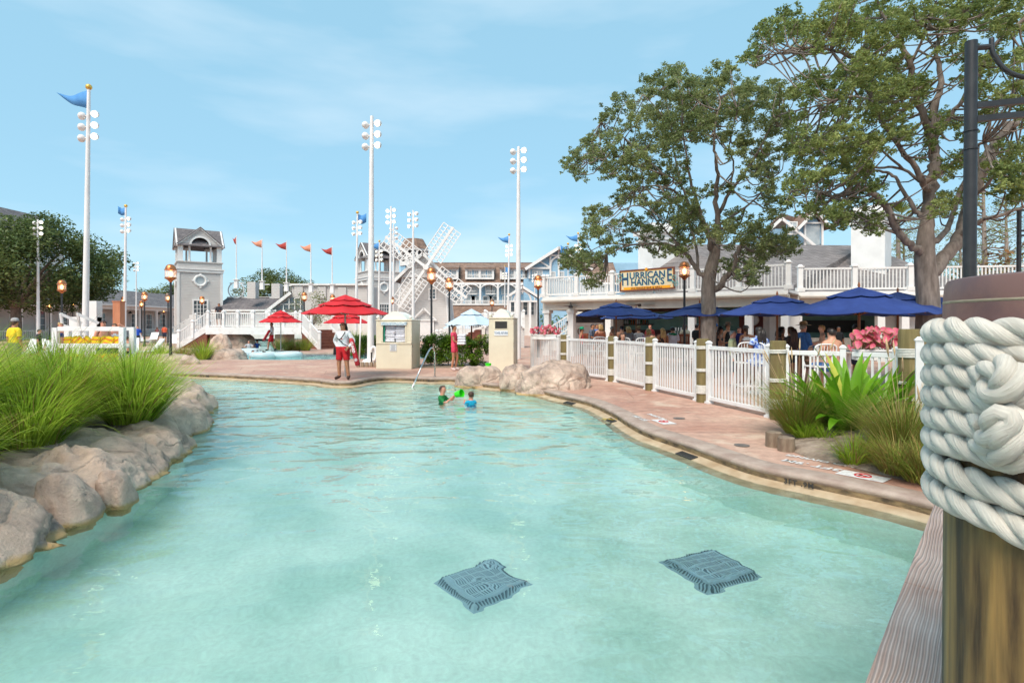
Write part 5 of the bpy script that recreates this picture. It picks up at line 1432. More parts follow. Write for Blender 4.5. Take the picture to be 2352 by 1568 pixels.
for u, y, lb in ((1578, 1021.5, 'dark skimmer grate in the beige ledge below the near coping'), (1408, 947.5, 'dark skimmer grate with yellow leaves in the ledge before the gates'), (1293, 912, 'small dark skimmer grate in the ledge right of the largest boulder')):
 p, dv, inn = on_face(u, y, .09)
 t = thing('skimmer_grate', lb, 'grate', (p.x, p.y, -.138), math.atan2(dv.y, dv.x), group='skimmer grates')
 t.rotation_euler[0] = R(12)
 fr = MB()
 for yy in (-.05, .05): fr.box((0, yy, 0), (.34, .016, .014))
 for xx in (-.17, .17): fr.box((xx, 0, 0), (.016, .116, .014))
 fr.build('frame', M_GRATE, t)
 sm = MB().box((0, 0, -.001), (.012, .09, .008)).mesh('bar', M_GRATE)
 MB().box((0, 0, -.006), (.32, .085, .004)).build('grate_tray', M_DARKIN, t)
 for k in range(12): link('bar', sm, t, (-.15 + k * .027, 0, 0))
M_LEAFY = mk('yellow_leaf', C(206, 176, 40), rough=.7)
lf = MB()
for k in range(9): lf.box((random.uniform(-.14, .14), random.uniform(-.05, .05), random.uniform(.0, .012)), (.05, .03, .003), random.uniform(0, 3))
p, dv, inn = on_face(1408, 947.5, .09)
o = lf.build('fallen_leaves', M_LEAFY, None, (p.x, p.y, -.122)); tag(o, 'yellow fallen leaves lying on the skimmer grate before the gates', 'leaves', kind='stuff')
for u, y, lb in ((1704, 1023, 'round dark cover in the coping near the log stubs'), (1560, 961, 'small round cover in the pink deck by the nearest gate')):
 p = G(u, y)
 o = MB().lathe([(.10, .0065), (.10, .0095), (.08, .011), (0, .011)], 20).build('manhole_cover', mk('lid_metal', C(96, 88, 84), C(120, 110, 104), scale=30, rough=.6), None, (p.x, p.y, 0), smooth=True, angle=30)
 tag(o, lb, 'manhole cover', 'round deck covers')
M_DRAIN = mk('drain_grey', C(146, 176, 188), C(132, 162, 176), scale=6, rough=.6)
M_DRAIN_L = mk('drain_tile', C(166, 194, 204), C(150, 180, 192), scale=6, rough=.6)
M_DRAIN_D = mk('drain_slot', C(74, 98, 110), rough=.8)
def drain(u, y, rz, w, label):
 p = G(u, y, -.16 - .92 * .66)
 ray = Vector((p.x, p.y, 0)).normalized()
 sl = math.atan2(p.y, CAM_H + .16)
 t = thing('pool_drain', label, 'drain', (p.x, p.y, -1.08), rz, group='pool floor drains')
 n = 5; hb = .095
 MB().box((0, 0, hb / 2), (w * 1.30, w * 1.30, hb), top=.80).build('surround', M_DRAIN, t)
 c = w * .95 / n
 tm = MB().box((0, 0, 0), (c * .96, c * .96, .014)).mesh('grate_tile', M_DRAIN_L)
 sl_ = MB()
 for k in range(4): sl_.box((-c * .33 + k * c * .22, 0, .008), (c * .09, c * .76, .004))
 sm_ = sl_.mesh('slots', M_DRAIN_D)
 for i in range(n):
  for j in range(n):
   o = link('grate_tile', tm, t, ((i - 2) * c, (j - 2) * c, hb + .006)); link('slots', sm_, o)
 sd = MB().box((0, 0, 0), (.012, .012, hb * .70)).mesh('side_slot', M_DRAIN_D)
 for q in range(4):
  for k in range(17):
   o = link('side_slot', sd, t)
   a = q * PI / 2; x, y = (-8 + k) * w * .066, -w * 1.17 / 2 - .002
   o.location = (x * math.cos(a) - y * math.sin(a), x * math.sin(a) + y * math.cos(a), hb * .50); o.rotation_euler = (R(-20) * math.cos(a), R(-20) * math.sin(a), 0)
drain(1112, 1402, R(38), .46, 'grey grated drain on the pool bottom, lower middle')
drain(1630, 1372, R(24), .46, 'grey grated drain on the pool bottom, nearer the wooden rail')
# ================================================================ buildings
M_SIDE_G = siding_mat('grey_siding', C(196, 190, 186))
M_SIDE_B = siding_mat('blue_siding', C(150, 188, 212), .25)
M_SIDE_W = siding_mat('pale_siding', C(222, 218, 212))
M_TRIM = mk('white_trim', C(234, 231, 228), C(220, 217, 214), scale=1.1, rough=.5)
M_SH_G = shingle_mat('grey_shingles', C(112, 104, 102), C(140, 132, 130), .17, .32, 2.4)
M_SH_D = shingle_mat('dark_grey_shingles', C(100, 94, 96), C(124, 116, 116), .25, .5, 2.0)
M_SH_B = shingle_mat('brown_shingles', C(124, 98, 84), C(150, 122, 106), .3, .6, 1.6)
M_PANE = mk('window_pane', C(70, 78, 84), C(96, 104, 110), scale=.6, rough=.08, spec=.8)
M_PANE_L = mk('pale_pane', C(150, 160, 166), C(190, 194, 194), scale=.8, rough=.12, spec=.8)
M_DOOR_D = mk('dark_opening', C(62, 58, 58), rough=.6)
def window(parent, name, c, w, h, axis='x', cols=2, rows=3, pane=None, frame=M_TRIM, fw=.09, depth=.06, out=-1):
 """framed window on a wall; axis: the wall's horizontal direction; out: side that faces outside"""
 pane = pane or M_PANE
 def B(mb, cx, cz, sx, sz, off, th):
  if axis == 'x': mb.box((c[0] + cx, c[1] + out * off, c[2] + cz), (sx, th, sz))
  else: mb.box((c[0] + out * off, c[1] + cx, c[2] + cz), (th, sx, sz))
 fr = MB()
 B(fr, 0, h / 2 + fw / 2, w + 2 * fw, fw, depth / 2, depth); B(fr, 0, -h / 2 - fw / 2, w + 2.4 * fw, fw, depth / 2, depth * 1.3)
 B(fr, -w / 2 - fw / 2, 0, fw, h, depth / 2, depth); B(fr, w / 2 + fw / 2, 0, fw, h, depth / 2, depth)
 for i in range(1, cols): B(fr, -w / 2 + w * i / cols, 0, fw * .45, h, depth * .35, depth * .5)
 for j in range(1, rows): B(fr, 0, -h / 2 + h * j / rows, w, fw * .35, depth * .33, depth * .4)
 f = fr.build(name, frame, parent)
 p = MB(); B(p, 0, 0, w, h, depth * .12, depth * .1)
 p.build('pane', pane, f)
 return f
def gable_roof(mb, x0, x1, y0, y1, z_e, z_r, axis='x', over=.35, th=.14):
 """two roof slabs; ridge along axis"""
 if axis == 'x':
  ym = (y0 + y1) / 2; s = (z_r - z_e) / (ym - y0)
  for ya, sg in ((y0 - over, 1), (y1 + over, -1)):
   ze = z_e - s * over
   mb.extrude([(x0 - over, ya, ze), (x1 + over, ya, ze), (x1 + over, ym, z_r), (x0 - over, ym, z_r)], (0, 0, th))
 else:
  xm = (x0 + x1) / 2; s = (z_r - z_e) / (xm - x0)
  for xa in (x0 - over, x1 + over):
   ze = z_e - s * over
   mb.extrude([(xa, y0 - over, ze), (xa, y1 + over, ze), (xm, y1 + over, z_r), (xm, y0 - over, z_r)], (0, 0, th))
 return mb
def bell_tower(label, loc, rz, door=True):
 t = thing('bell_tower', label, 'tower', loc, rz, group='grey bell towers')
 w = 4.5; h = w / 2
 MB().box((0, 0, 4.0), (w, w, 8.0)).build('wall', M_SIDE_G, t)
 cb = MB()
 for sx in (-1, 1):
  for sy in (-1, 1): cb.box((sx * (h - .05), sy * (h - .05), 3.9), (.26, .26, 7.8))
 cb.build('corner_board', M_TRIM, t)['kind'] = 'stuff'
 MB().box((0, 0, 7.78), (w + .3, w + .3, .3)).box((0, 0, 8.0), (w + .5, w + .5, .12)).build('belt_course', M_TRIM, t)
 MB().box((0, 0, 8.42), (w - .02, w - .02, .75)).box((0, 0, 8.82), (w + .22, w + .22, .12)).build('parapet', M_SIDE_G, t)
 pm = MB().box((0, 0, 0), (.5, .5, 1.96)).mesh('belfry_pier', M_TRIM)
 for sx in (-1, 1):
  for sy in (-1, 1): link('belfry_pier', pm, t, (sx * (h - .28), sy * (h - .28), 9.86))
 cm = MB().lathe([(.16, -.98), (.16, -.86), (.12, -.84), (.105, .76), (.17, .84), (.17, .98)], 12).mesh('belfry_column', M_TRIM, smooth=True, angle=40)
 for k in range(4):
  a = k * PI / 2; ca, sa = math.cos(a), math.sin(a)
  for sx in (-1, 1):
   x, y = sx * 1.08, -(h - .2)
   link('belfry_column', cm, t, (x * ca - y * sa, x * sa + y * ca, 9.86))
 ze, zr = 10.80, 12.75
 for k in range(4):
  g = MB(); r = .92
  P = [(-h - .1, ze), (0, zr - .05), (h + .1, ze), (h - .02, ze - .02), (h - .02, ze)]
  P = [(-h - .1, ze), (0, zr - .05), (h + .1, ze), (r, ze)] + [(r * math.cos(PI * i / 16), ze + r * .92 * math.sin(PI * i / 16)) for i in range(1, 16)] + [(-r, ze)]
  g.extrude([(x, -h - .02, z) for x, z in P], (0, .22, 0))
  gp = g.build('gable', M_SIDE_G, t); gp.rotation_euler = (0, 0, k * PI / 2)
  tr = MB()
  for sx in (-1, 1):
   tr.beam((sx * (h + .26), -h - .10, ze - .22), (0, -h - .10, zr + .02), .16, .22, up=(0, 0, 1))
  for i in range(16):
   a0, a1 = PI * i / 16, PI * (i + 1) / 16
   tr.beam((r * 1.08 * math.cos(a0), -h - .06, ze + r * 1.0 * math.sin(a0)), (r * 1.08 * math.cos(a1), -h - .06, ze + r * 1.0 * math.sin(a1)), .14, .2)
  for sx in (-1, 1): tr.box((sx * (r + h) / 2 + sx * .05, -h - .04, ze - .06), (h - r + .25, .2, .2))
  tr.build('trim', M_TRIM, gp)
 rf = MB(); gable_roof(rf, -h, h, -h, h, ze + .02, zr, 'x', .26, .12); rf.build('roof', M_SH_D, t)
 rf = MB(); gable_roof(rf, -h, h, -h, h, ze + .023, zr + .003, 'y', .26, .12); rf.build('roof', M_SH_D, t)
 MB().box((0, 0, 11.9), (w - 2.6, w - 2.6, .08)).build('belfry_ceiling', M_SIDE_G, t)
 for k, (ax, ay) in enumerate(((0, -1), (-1, 0))):
  rw = MB()
  pts = [(.58 * math.cos(2 * PI * i / 24), -.05, .58 * math.sin(2 * PI * i / 24)) for i in range(25)]
  rw.tube(pts, .14, 8, caps=False)
  for a in range(4): rw.box((.74 * math.cos(a * PI / 2), -.06, .74 * math.sin(a * PI / 2)), (.22, .16, .22))
  o = rw.build('round_window', M_TRIM, t, (ax * h, ay * h, 6.7)); o.rotation_euler = (0, 0, -k * PI / 2)
  MB().lathe([(0, 0), (.5, 0), (.5, .02), (0, .02)], 20).build('pane', M_PANE_L, o).rotation_euler = (R(90), 0, 0)
 if door:
  window(t, 'double_door', (0.0, -h, 3.45), 1.3, 1.85, 'x', 4, 4, fw=.17, depth=.12)
 return t
bell_tower('grey bell tower with open arched belfry at the left, beside the pennant row', at(455.5, 67.3), R(34))
bell_tower('second grey bell tower behind the tall floodlight pole, beside the windmill', at(868, 79), R(34))
t = thing('colonnade_building', 'long low white building with columned porch and grey shingle roof at the left', 'building', (-52, 70, 0))
MB().box((-5, 0, 2.0), (6, 52, 4.0)).build('wall', M_SIDE_G, t)
MB().box((-.2, 0, 3.95), (.5, 52, .55)).box((-1.1, 0, 4.15), (2.2, 52, .1)).build('porch_beam', M_TRIM, t)
rf = MB()
rf.extrude([(.5, -26.4, 4.2), (.5, 26.4, 4.2), (-5, 26.4, 6.55), (-5, -26.4, 6.55)], (0, 0, .12)); rf.extrude([(-10.5, -26.4, 4.2), (-5, -26.4, 6.55), (-5, 26.4, 6.55), (-10.5, 26.4, 4.2)], (0, 0, .12))
rf.build('roof', M_SH_D, t)
MB().box((.55, 0, 4.22), (.16, 52.9, .2)).build('gutter', M_TRIM, t)
cm = MB().lathe([(.30, 0), (.30, .2), (.23, .25), (.20, 3.4), (.27, 3.5), (.27, 3.68)], 14).mesh('column', M_TRIM, smooth=True, angle=40)
for k in range(14): link('column', cm, t, (-.2, -25 + k * 3.85, 0))
for k in range(16):
 y = -24.4 + k * 3.25
 window(t, 'window', (-2.0, y, 2.0 + (.25 if k % 3 else 0)), 1.3, 2.3 - (.5 if k % 3 else 0), 'y', 2, 3, out=1, fw=.12)
rl = MB().box((-.2, 0, 1.0), (.08, 52, .08)).box((-.2, 0, .15), (.06, 52, .06)); rl.build('porch_rail', M_TRIM, t)
bm_ = MB().box((0, 0, 0), (.04, .04, .85)).mesh('baluster', M_TRIM)
for k in range(200): link('baluster', bm_, t, (-.2, -25.5 + k * .255, .57))
lm = MB().lathe([(0, .35), (.04, .3), (.12, .2), (.28, .05), (.30, 0), (.1, 0)], 10).mesh('porch_lantern', M_BLACK, smooth=True, angle=40)
for k in range(8): link('porch_lantern', lm, t, (-1.0, -23 + k * 6.4, 3.2))
MB().box((0, 0, 0), (.06, .06, .1)).v
t = thing('hotel_wing', 'tall pale hotel wing with grey roof edge showing over the leafy tree at the left', 'building', (-75, 77, 0))
MB().box((-4, 0, 7.6), (10, 34, 15.2)).build('wall', M_SIDE_W, t)
rf = MB(); gable_roof(rf, -9, 1, -17, 17, 15.2, 19.6, 'y', .6, .2); rf.build('roof', M_SH_D, t)
for r_ in range(4):
 for k in range(6):
  window(t, 'window', (1.0, -14 + k * 5.6, 3 + r_ * 3.4), 2.2, 1.9, 'y', 2, 2, out=1, fw=.16)
t = thing('gallery_building', 'low grey roofed gallery between the two bell towers with piers and lattice on top', 'building', at(640, 66))
px = lambda u, d=66: (u - CX) / F * d
X0 = px(640)
def gx(u, d=66): return px(u, d) - X0
def gz(y, d=66): return zy(y, d)
MB().box(((gx(490) + gx(850)) / 2, 3, gz(714) / 2), (gx(850) - gx(490), 6, gz(714))).build('wall', M_SIDE_W, t)
rf = MB(); rf.extrude([(gx(492), -.6, gz(713)), (gx(640), -.6, gz(713)), (gx(640), 3, gz(683)), (gx(492), 3, gz(683))], (0, .1, .14)); rf.build('roof', M_SH_D, t)
MB().box(((gx(492) + gx(640)) / 2, -.66, gz(713)), (gx(640) - gx(492), .12, .22)).build('gutter', M_TRIM, t)
MB().box(((gx(492) + gx(640)) / 2, 3.2, gz(681)), (gx(640) - gx(492), .5, .25)).build('roof_cap', M_TRIM, t)
w = MB(); w.extrude([(gx(624), -.3, gz(714)), (gx(672), -.3, gz(676)), (gx(672), -.3, gz(655)), (gx(845), -.3, gz(655)), (gx(845), -.3, gz(714))], (0, 5, 0)); w.build('hall_wall', M_SIDE_G, t)
rf = MB(); rf.extrude([(gx(620), -.75, gz(715)), (gx(673), -.75, gz(674)), (gx(668), 3.5, gz(652)), (gx(622), 3.5, gz(683))], (0, 0, .12)); rf.build('hall_roof', M_SH_D, t)
MB().beam((gx(618), -.85, gz(716)), (gx(674), -.85, gz(673)), .16, .34).build('rake_board', M_TRIM, t)
MB().box(((gx(672) + gx(845)) / 2, .5, gz(654)), (gx(845) - gx(672) + .3, 2.2, .2)).build('wall_cap', M_TRIM, t)
g = MB(); g.extrude([(gx(637), -.42, gz(711)), (gx(700), -.42, gz(711)), (gx(700), -.42, gz(684)), (gx(672), -.42, gz(684))], (0, .1, 0)); gl = g.build('glazed_gable', M_PANE, t)
mu = MB()
for u in (655, 668, 681, 694): mu.box((gx(u), -.5, (gz(711) + gz(697 if u < 660 else 685)) / 2), (.1, .08, gz(697 if u < 660 else 685) - gz(711)))
mu.box(((gx(645) + gx(700)) / 2, -.5, gz(699)), (gx(700) - gx(652), .08, .1)); mu.build('mullions', M_TRIM, gl)
for u, yt in ((543, 646), (602, 650), (658, 655), (714, 657), (763, 659)):
 MB().box((gx(u, 62) + (px(640) - px(640)), -3.6 + 3.6, (gz(yt, 62) + gz(682)) / 2), (.95, .95, max(.6, gz(yt, 62) - gz(690)))).build('roof_pier', M_SIDE_G, t)
lt = MB()
def lattice(mb, u0, u1, yt, yb, y, step=.24, wd=.022):
 x0, x1, z0, z1 = gx(u0), gx(u1), gz(yb), gz(yt)
 k = 0; x = x0
 while x <= x1 + .01: mb.box((x, y, (z0 + z1) / 2), (wd, wd, z1 - z0)); x += step
 z = z0
 while z <= z1 + .01: mb.box(((x0 + x1) / 2, y - .025, z), (x1 - x0, wd, wd)); z += step
 for z in (z0, z1): mb.box(((x0 + x1) / 2, y - .06, z), (x1 - x0, .09, .12))
lattice(lt, 499, 534, 646, 680, 3.0); lattice(lt, 611, 655, 652, 682, 3.0)
lt.build('lattice_screen', M_TRIM, t)['kind'] = 'stuff'
fr = MB()
fr.box(((gx(553) + gx(594)) / 2, 3, gz(649)), (gx(594) - gx(553), .1, .12)); fr.box(((gx(553) + gx(594)) / 2, 3, gz(681)), (gx(594) - gx(553), .1, .12))
fr.build('screen_frame', M_TRIM, t)
pts = [(gx(515) + .95 * math.cos(2 * PI * i / 28), 2.85, gz(663) + .95 * math.sin(2 * PI * i / 28)) for i in range(29)]
MB().tube(pts, .07, 6, caps=False).build('lattice_ring', M_TRIM, t)
def rail_run(parent, p0, p1, h=1.0, spacing=.13, bw=.035, rail=.07, gap=.10, mat=None, drop=0.0):
 """top and bottom rails with single balusters between two points (may slope)"""
 mat = mat or WHITE
 p0, p1 = Vector(p0), Vector(p1); d = p1 - p0; L = d.length
 MB().beam(p0 + Vector((0, 0, h)), p1 + Vector((0, 0, h)), rail, rail).build('top_rail', mat, parent)
 MB().beam(p0 + Vector((0, 0, gap)), p1 + Vector((0, 0, gap)), rail * .8, rail).build('bottom_rail', mat, parent)
 n = max(2, int(L / spacing)); me = MB().box((0, 0, 0), (bw, bw, h - gap - rail)).mesh('baluster', mat)
 for k in range(1, n): link('baluster', me, parent, p0 + d * (k / n) + Vector((0, 0, (h + gap) / 2)))
t = thing('footbridge', 'white wooden footbridge with railings and stairs over the lazy river', 'bridge', at(584, 40))
bx = lambda u, d=40: (u - 584) / F * d
zd = 1.46
MB().box((0, 1.1, zd - .06), (bx(690) - bx(478), 2.3, .12)).build('deck', mk('bridge_deck', C(150, 116, 100), C(170, 138, 120), scale=5, rough=.8), t)
for y in (-.1, 2.3): MB().box((0, y, zd - .24), (bx(690) - bx(478) + .2, .1, .52)).build('side_beam', WHITE, t)
pm = MB().box((0, 0, .48), (.17, .17, 1.16)).box((0, 0, 1.09), (.24, .24, .05)).box((0, 0, 1.15), (.2, .2, .1), top=.4).mesh('post', WHITE)
us = [478, 513.6, 546.4, 582, 619, 651.7, 690]
for y in (0, 2.2):
 for i, u in enumerate(us):
  link('post', pm, t, (bx(u), y, zd))
  if i: rail_run(t, (bx(us[i - 1]) + .09, y, zd), (bx(u) - .09, y, zd), 1.0)
for u in (490, 640): MB().box((bx(u), 1.1, .6), (.7, 1.8, 1.2)).build('pier', mk('bridge_pier', C(190, 160, 140), C(170, 140, 124), scale=4, rough=.9), t)
M_STEP = mk('brown_step', C(134, 78, 60), C(116, 66, 52), scale=4, rough=.7)
def stair(parent, p0, p1, width, n, side):
 """p0 top, p1 foot (front line); side: vector to the back line"""
 p0, p1, sd = Vector(p0), Vector(p1), Vector(side)
 d = p1 - p0; hv = Vector((d.x, d.y, 0)); rise = -d.z / n
 for k in range(n):
  a = p0 + hv * (k / n); z = p0.z - rise * (k + 1)
  b = a + hv / n
  MB().extrude([(a.x, a.y, 0.01), (b.x, b.y, 0.01), (b.x + sd.x, b.y + sd.y, 0.01), (a.x + sd.x, a.y + sd.y, 0.01)], (0, 0, max(.03, z + rise * .0))).build('step', M_STEP, parent)
 for off in (Vector((0, 0, 0)), sd):
  MB().beam(p0 + off + Vector((0, 0, -.12)), p1 + off + Vector((0, 0, .05)), .08, .36).build('stringer', WHITE, parent)
  m = (p0 + p1) / 2 + off
  link('post', pm, parent, m + Vector((0, 0, 0))); link('post', pm, parent, p1 + off)
  rail_run(parent, p0 + off, m, 1.0); rail_run(parent, m, p1 + off, 1.0)
stair(t, (bx(690) + .1, -.0, zd), (bx(757, 38) + .3, -2.2, .05), 2.0, 7, (1.4, 1.9, 0))
stair(t, (bx(478) - .1, 0, zd), (bx(418), -.4, .1), 2.0, 7, (0, 2.2, 0))
t = thing('deck_stairs', 'white railed steps leading up to the grey bell tower door', 'stairs', at(440, 58))
for k in range(6): MB().box((-2.2 + k * .45, 1.0, .22 * (k + 1)), (.46, 2.2, .44 * (k + 1) + .002 * k)).build('step', M_TRIM, t)
rail_run(t, (-2.4, 0, .1), (.4, 0, 1.6), 1.0, .2); rail_run(t, (.4, 0, 1.6), (3.0, 0, 1.6), 1.0, .2); MB().box((1.7, 1, .8), (2.7, 2.2, 1.6)).build('landing', M_SIDE_G, t)
for x, z in ((-2.4, .1), (.4, 1.6), (3.0, 1.6)): link('post', pm, t, (x, 0, z))
t = thing('white_stairs', 'white railed stairs rising behind the hedge under the striped umbrella', 'stairs', at(1085, 40))
for k in range(7): MB().box((-2.2 + k * .42, 1.2, .1 + .09 * k), (.43, 2.0, .2 + .18 * k)).build('step', M_STEP, t)
for y in (0, 2.3): rail_run(t, (-2.5, y, .1), (.9, y, 1.5), 1.0, .14); rail_run(t, (.9, y, 1.5), (3.6, y, 1.5), 1.0, .14)
for y in (0, 2.3):
 for x, z in ((-2.5, .1), (-.8, .8), (.9, 1.5), (3.6, 1.5)): link('post', pm, t, (x, y, z))
MB().box((2.3, 1.15, .75), (2.7, 2.1, 1.5)).build('landing', M_SIDE_G, t)
dW = 60; kx = dW / F
t = thing('windmill', 'grey shingled windmill with white lattice sails in front of the hotel', 'windmill', at(980, dW))
wz = lambda y: zy(y, dW)
wx = lambda u: (u - 980) * kx
b = MB()
zt_ = wz(640)
bw, tw = 2.75, 2.15
b.add([(-bw, -bw, 0), (bw, -bw, 0), (bw, bw, 0), (-bw, bw, 0), (-tw, -tw, zt_), (tw, -tw, zt_), (tw, tw, zt_), (-tw, tw, zt_)], [(0, 1, 5, 4), (1, 2, 6, 5), (2, 3, 7, 6), (3, 0, 4, 7), (4, 5, 6, 7)])
b.build('wall', M_SIDE_G, t)
cb = MB()
for sx in (-1, 1):
 cb.beam((sx * bw, -bw, 0), (sx * tw, -tw, zt_), .16, .16); cb.beam((sx * bw, bw, 0), (sx * tw, bw * tw / bw, zt_), .16, .16)
cb.build('corner_board', M_TRIM, t)['kind'] = 'stuff'
zr = wz(591)
g = MB(); g.extrude([(-tw - .3, -tw - .25, zt_ - .05), (tw + .3, -tw - .25, zt_ - .05), (0, -tw - .25, zr - .1)], (0, .25, 0)); g.build('gable', M_TRIM, t)
lv = MB()
for k in range(5):
 z = zr - 1.35 + k * .17; hw = (zr - .25 - z) * .8
 lv.box((0, -tw - .29, z), (2 * hw * .8, .06, .05))
lv.build('louvres', M_SIDE_G, t)['kind'] = 'stuff'
rf = MB(); gable_roof(rf, -tw, tw, -tw, tw, zt_, zr, 'y', .55, .12); rf.build('roof', M_SH_G, t)
tr = MB()
for sx in (-1, 1): tr.beam((sx * (tw + .75), -tw - .62, zt_ - .50), (0, -tw - .62, zr + .06), .12, .28)
tr.build('rake_board', M_TRIM, t)
window(t, 'window', (.95, -tw - .22, wz(678)), .55, .95, 'x', 2, 3, fw=.13)
pg = MB(); pg.beam((-1.1, -bw - .1, 2.05), (0.15, -bw - .1, 3.3), .12, .16); pg.beam((1.4, -bw - .1, 2.05), (.15, -bw - .1, 3.3), .12, .16); pg.box((.15, -bw + .02, 1.0), (2.0, .1, 2.0)); pg.box((.15, -bw - .06, 2.1), (2.5, .14, .14))
pg.build('door_porch', M_TRIM, t)
hub = Vector((wx(989.5), -tw - 1.1, wz(621)))
MB().cyl(hub + Vector((0, -.3, 0)), hub + Vector((0, 1.0, 0)), .28, n=12).build('hub', M_TRIM, t)
def sail(angle, L, label=None):
 s = MB().beam((0, 0, .0), (0, 0, L), .26, .26, up=(0, 1, 0)).build('sail', M_TRIM, t, hub)
 s.rotation_euler = (0, angle, 0)
 z0 = L * .24; n = 9; hw = 1.02
 rm = MB().box((0, .0, 0), (2 * hw, .06, .085)).mesh('crossbar', M_TRIM)
 for k in range(n + 1): link('crossbar', rm, s, (0, -.08, z0 + (L * .97 - z0) * k / n))
 lm_ = MB().box((0, 0, 0), (.085, .06, L * .97 - z0)).mesh('lattice_rail', M_TRIM)
 for x in (-hw, -hw * .5, hw * .5, hw): link('lattice_rail', lm_, s, (x, -.14, (z0 + L * .97) / 2))
Ls = 105 * kx
for a, L in ((R(90 - 56), Ls), (R(90 - 56 + 180), Ls), (R(90 + 37), Ls * 1.05), (R(90 + 37 + 180), Ls * 1.05)): sail(a, L)
dH = 100; hk = dH / F
t = thing('hotel', 'long blue hotel with brown shingle roof, white dormers and balconies', 'building', at(1110, dH))
hx = lambda u: (u - 1110) * hk
hz = lambda y: zy(y, dH)
x0, x1 = hx(950), hx(1420)
MB().box(((x0 + x1) / 2, 5, hz(652) / 2), (x1 - x0, 10, hz(652))).build('wall', M_SIDE_B, t)
rf = MB(); rf.extrude([(x0, -1.2, hz(652)), (x1, -1.2, hz(652)), (x1, 5, hz(599)), (x0, 5, hz(599))], (0, .1, .25)); rf.extrude([(x0, 11, hz(652)), (x1, 11, hz(652)), (x1, 5, hz(599)), (x0, 5, hz(599))], (0, -.1, .25)); rf.build('roof', M_SH_B, t)
MB().box(((x0 + x1) / 2, -1.25, hz(652.5)), (x1 - x0, .2, .35)).build('eave', M_TRIM, t)
rf = MB(); rf.extrude([(x0, -4.2, hz(738)), (x1, -4.2, hz(738)), (x1, -1.6, hz(700.5)), (x0, -1.6, hz(700.5))], (0, .1, .2)); rf.build('lower_roof', M_SH_B, t)
MB().box(((x0 + x1) / 2, -1.0, hz(700)), (x1 - x0, 2.0, .25)).build('balcony_floor', M_TRIM, t)
MB().box(((x0 + x1) / 2, -1.9, hz(691.5)), (x1 - x0, .1, .12)).build('balcony_rail', M_TRIM, t)
bl = MB()
for k in range(280): bl.box((x0 + (x1 - x0) * k / 280, -1.9, (hz(700) + hz(691.5)) / 2), (.05, .05, hz(691.5) - hz(700)))
bl.build('balcony_bars', M_TRIM, t)['kind'] = 'stuff'
MB().box(((x0 + x1) / 2, -2.6, hz(760) / 2), (x1 - x0, 2, hz(745))).build('lower_wall', M_SIDE_W, t)
for u in (1000, 1062, 1104, 1144, 1186):
 c = MB(); c.box((hx(u), -1.4, (hz(699) + hz(654)) / 2), (.35, .35, hz(654) - hz(699)))
 for sx in (-1, 1):
  pts = [(hx(u) + sx * 1.5 * (1 - math.cos(a)), -1.4, hz(668) + 1.05 * math.sin(a)) for a in np.linspace(0, PI / 2, 7)]
  c.tube(pts, .12, 6)
 c.build('bracket_post', M_TRIM, t)
for u in (1014, 1046, 1078, 1090.5, 1123, 1134, 1160, 1175, 1205):
 window(t, 'window', (hx(u), 0, hz(664)), 1.0, 1.6, 'x', 2, 2, fw=.14, pane=M_PANE_L)
for u in (1018, 1050, 1081, 1093, 1120, 1134, 1165):
 window(t, 'balcony_door', (hx(u), 0, hz(691)), 1.5, 1.5, 'x', 2, 1, fw=.14, pane=M_PANE_L if u % 2 else M_PANE)
for u in (1085, 1113 + 14, 1020):
 jb = MB(); jb.box((hx(u), -.35, hz(675.5)), (1.7, .7, .18)); jb.box((hx(u), -.7, hz(668)), (1.5, .06, .08))
 for k in range(7): jb.box((hx(u) - .7 + k * .233, -.7, (hz(668) + hz(675)) / 2), (.05, .05, hz(668) - hz(675)))
 jb.build('juliet_balcony', M_TRIM, t)
def dormer(u0, u1):
 xa, xb = hx(u0), hx(u1)
 d = MB(); d.box(((xa + xb) / 2, 1.2, (hz(641) + hz(618)) / 2), (xb - xa, 4, hz(618) - hz(641))); o = d.build('dormer', M_SIDE_B, t)
 r = MB(); r.extrude([(xa - .3, -1.5, hz(619)), (xb + .3, -1.5, hz(619)), (xb + .1, 3.2, hz(606)), (xa - .1, 3.2, hz(606))], (0, 0, .2)); r.build('dormer_roof', M_SH_B, o)
 f = MB()
 for xx in (xa, (xa + xb) / 2 if u1 - u0 > 40 else xa, xb): f.box((xx, -.95, (hz(641) + hz(618)) / 2), (.35, .4, hz(618) - hz(641)))
 f.box(((xa + xb) / 2, -.96, hz(640.5)), (xb - xa + .3, .45, .3)); f.box(((xa + xb) / 2, -.97, hz(619.5)), (xb - xa + .5, .5, .3)); f.box(((xa + xb) / 2, -1.05, hz(633)), (xb - xa, .08, .1))
 n = int((xb - xa) / .3)
 for k in range(n): f.box((xa + (k + .5) * (xb - xa) / n, -1.05, (hz(633) + hz(640)) / 2), (.05, .05, hz(633) - hz(640)))
 f.build('dormer_trim', M_TRIM, o)
 m = 2 if u1 - u0 < 40 else 4
 for k in range(m):
  window(o, 'window', (xa + (k + .5) * (xb - xa) / m, -.82, hz(630.5)), (xb - xa) / m * .52, 1.15, 'x', 2, 2, fw=.14, pane=M_PANE_L)
dormer(1019, 1052); dormer(1072, 1133); dormer(1151, 1214)
t = thing('hotel_gable_wing', 'blue gabled hotel wing with white timber trim left of the oak leaves', 'building', at(1280, 92))
gk = 92 / F; ux = lambda u: (u - 1280) * gk; uz = lambda y: zy(y, 92)
MB().box((ux(1270), 4, uz(640) / 2), (ux(1345) - ux(1212), 8, uz(640))).build('wall', M_SIDE_B, t)
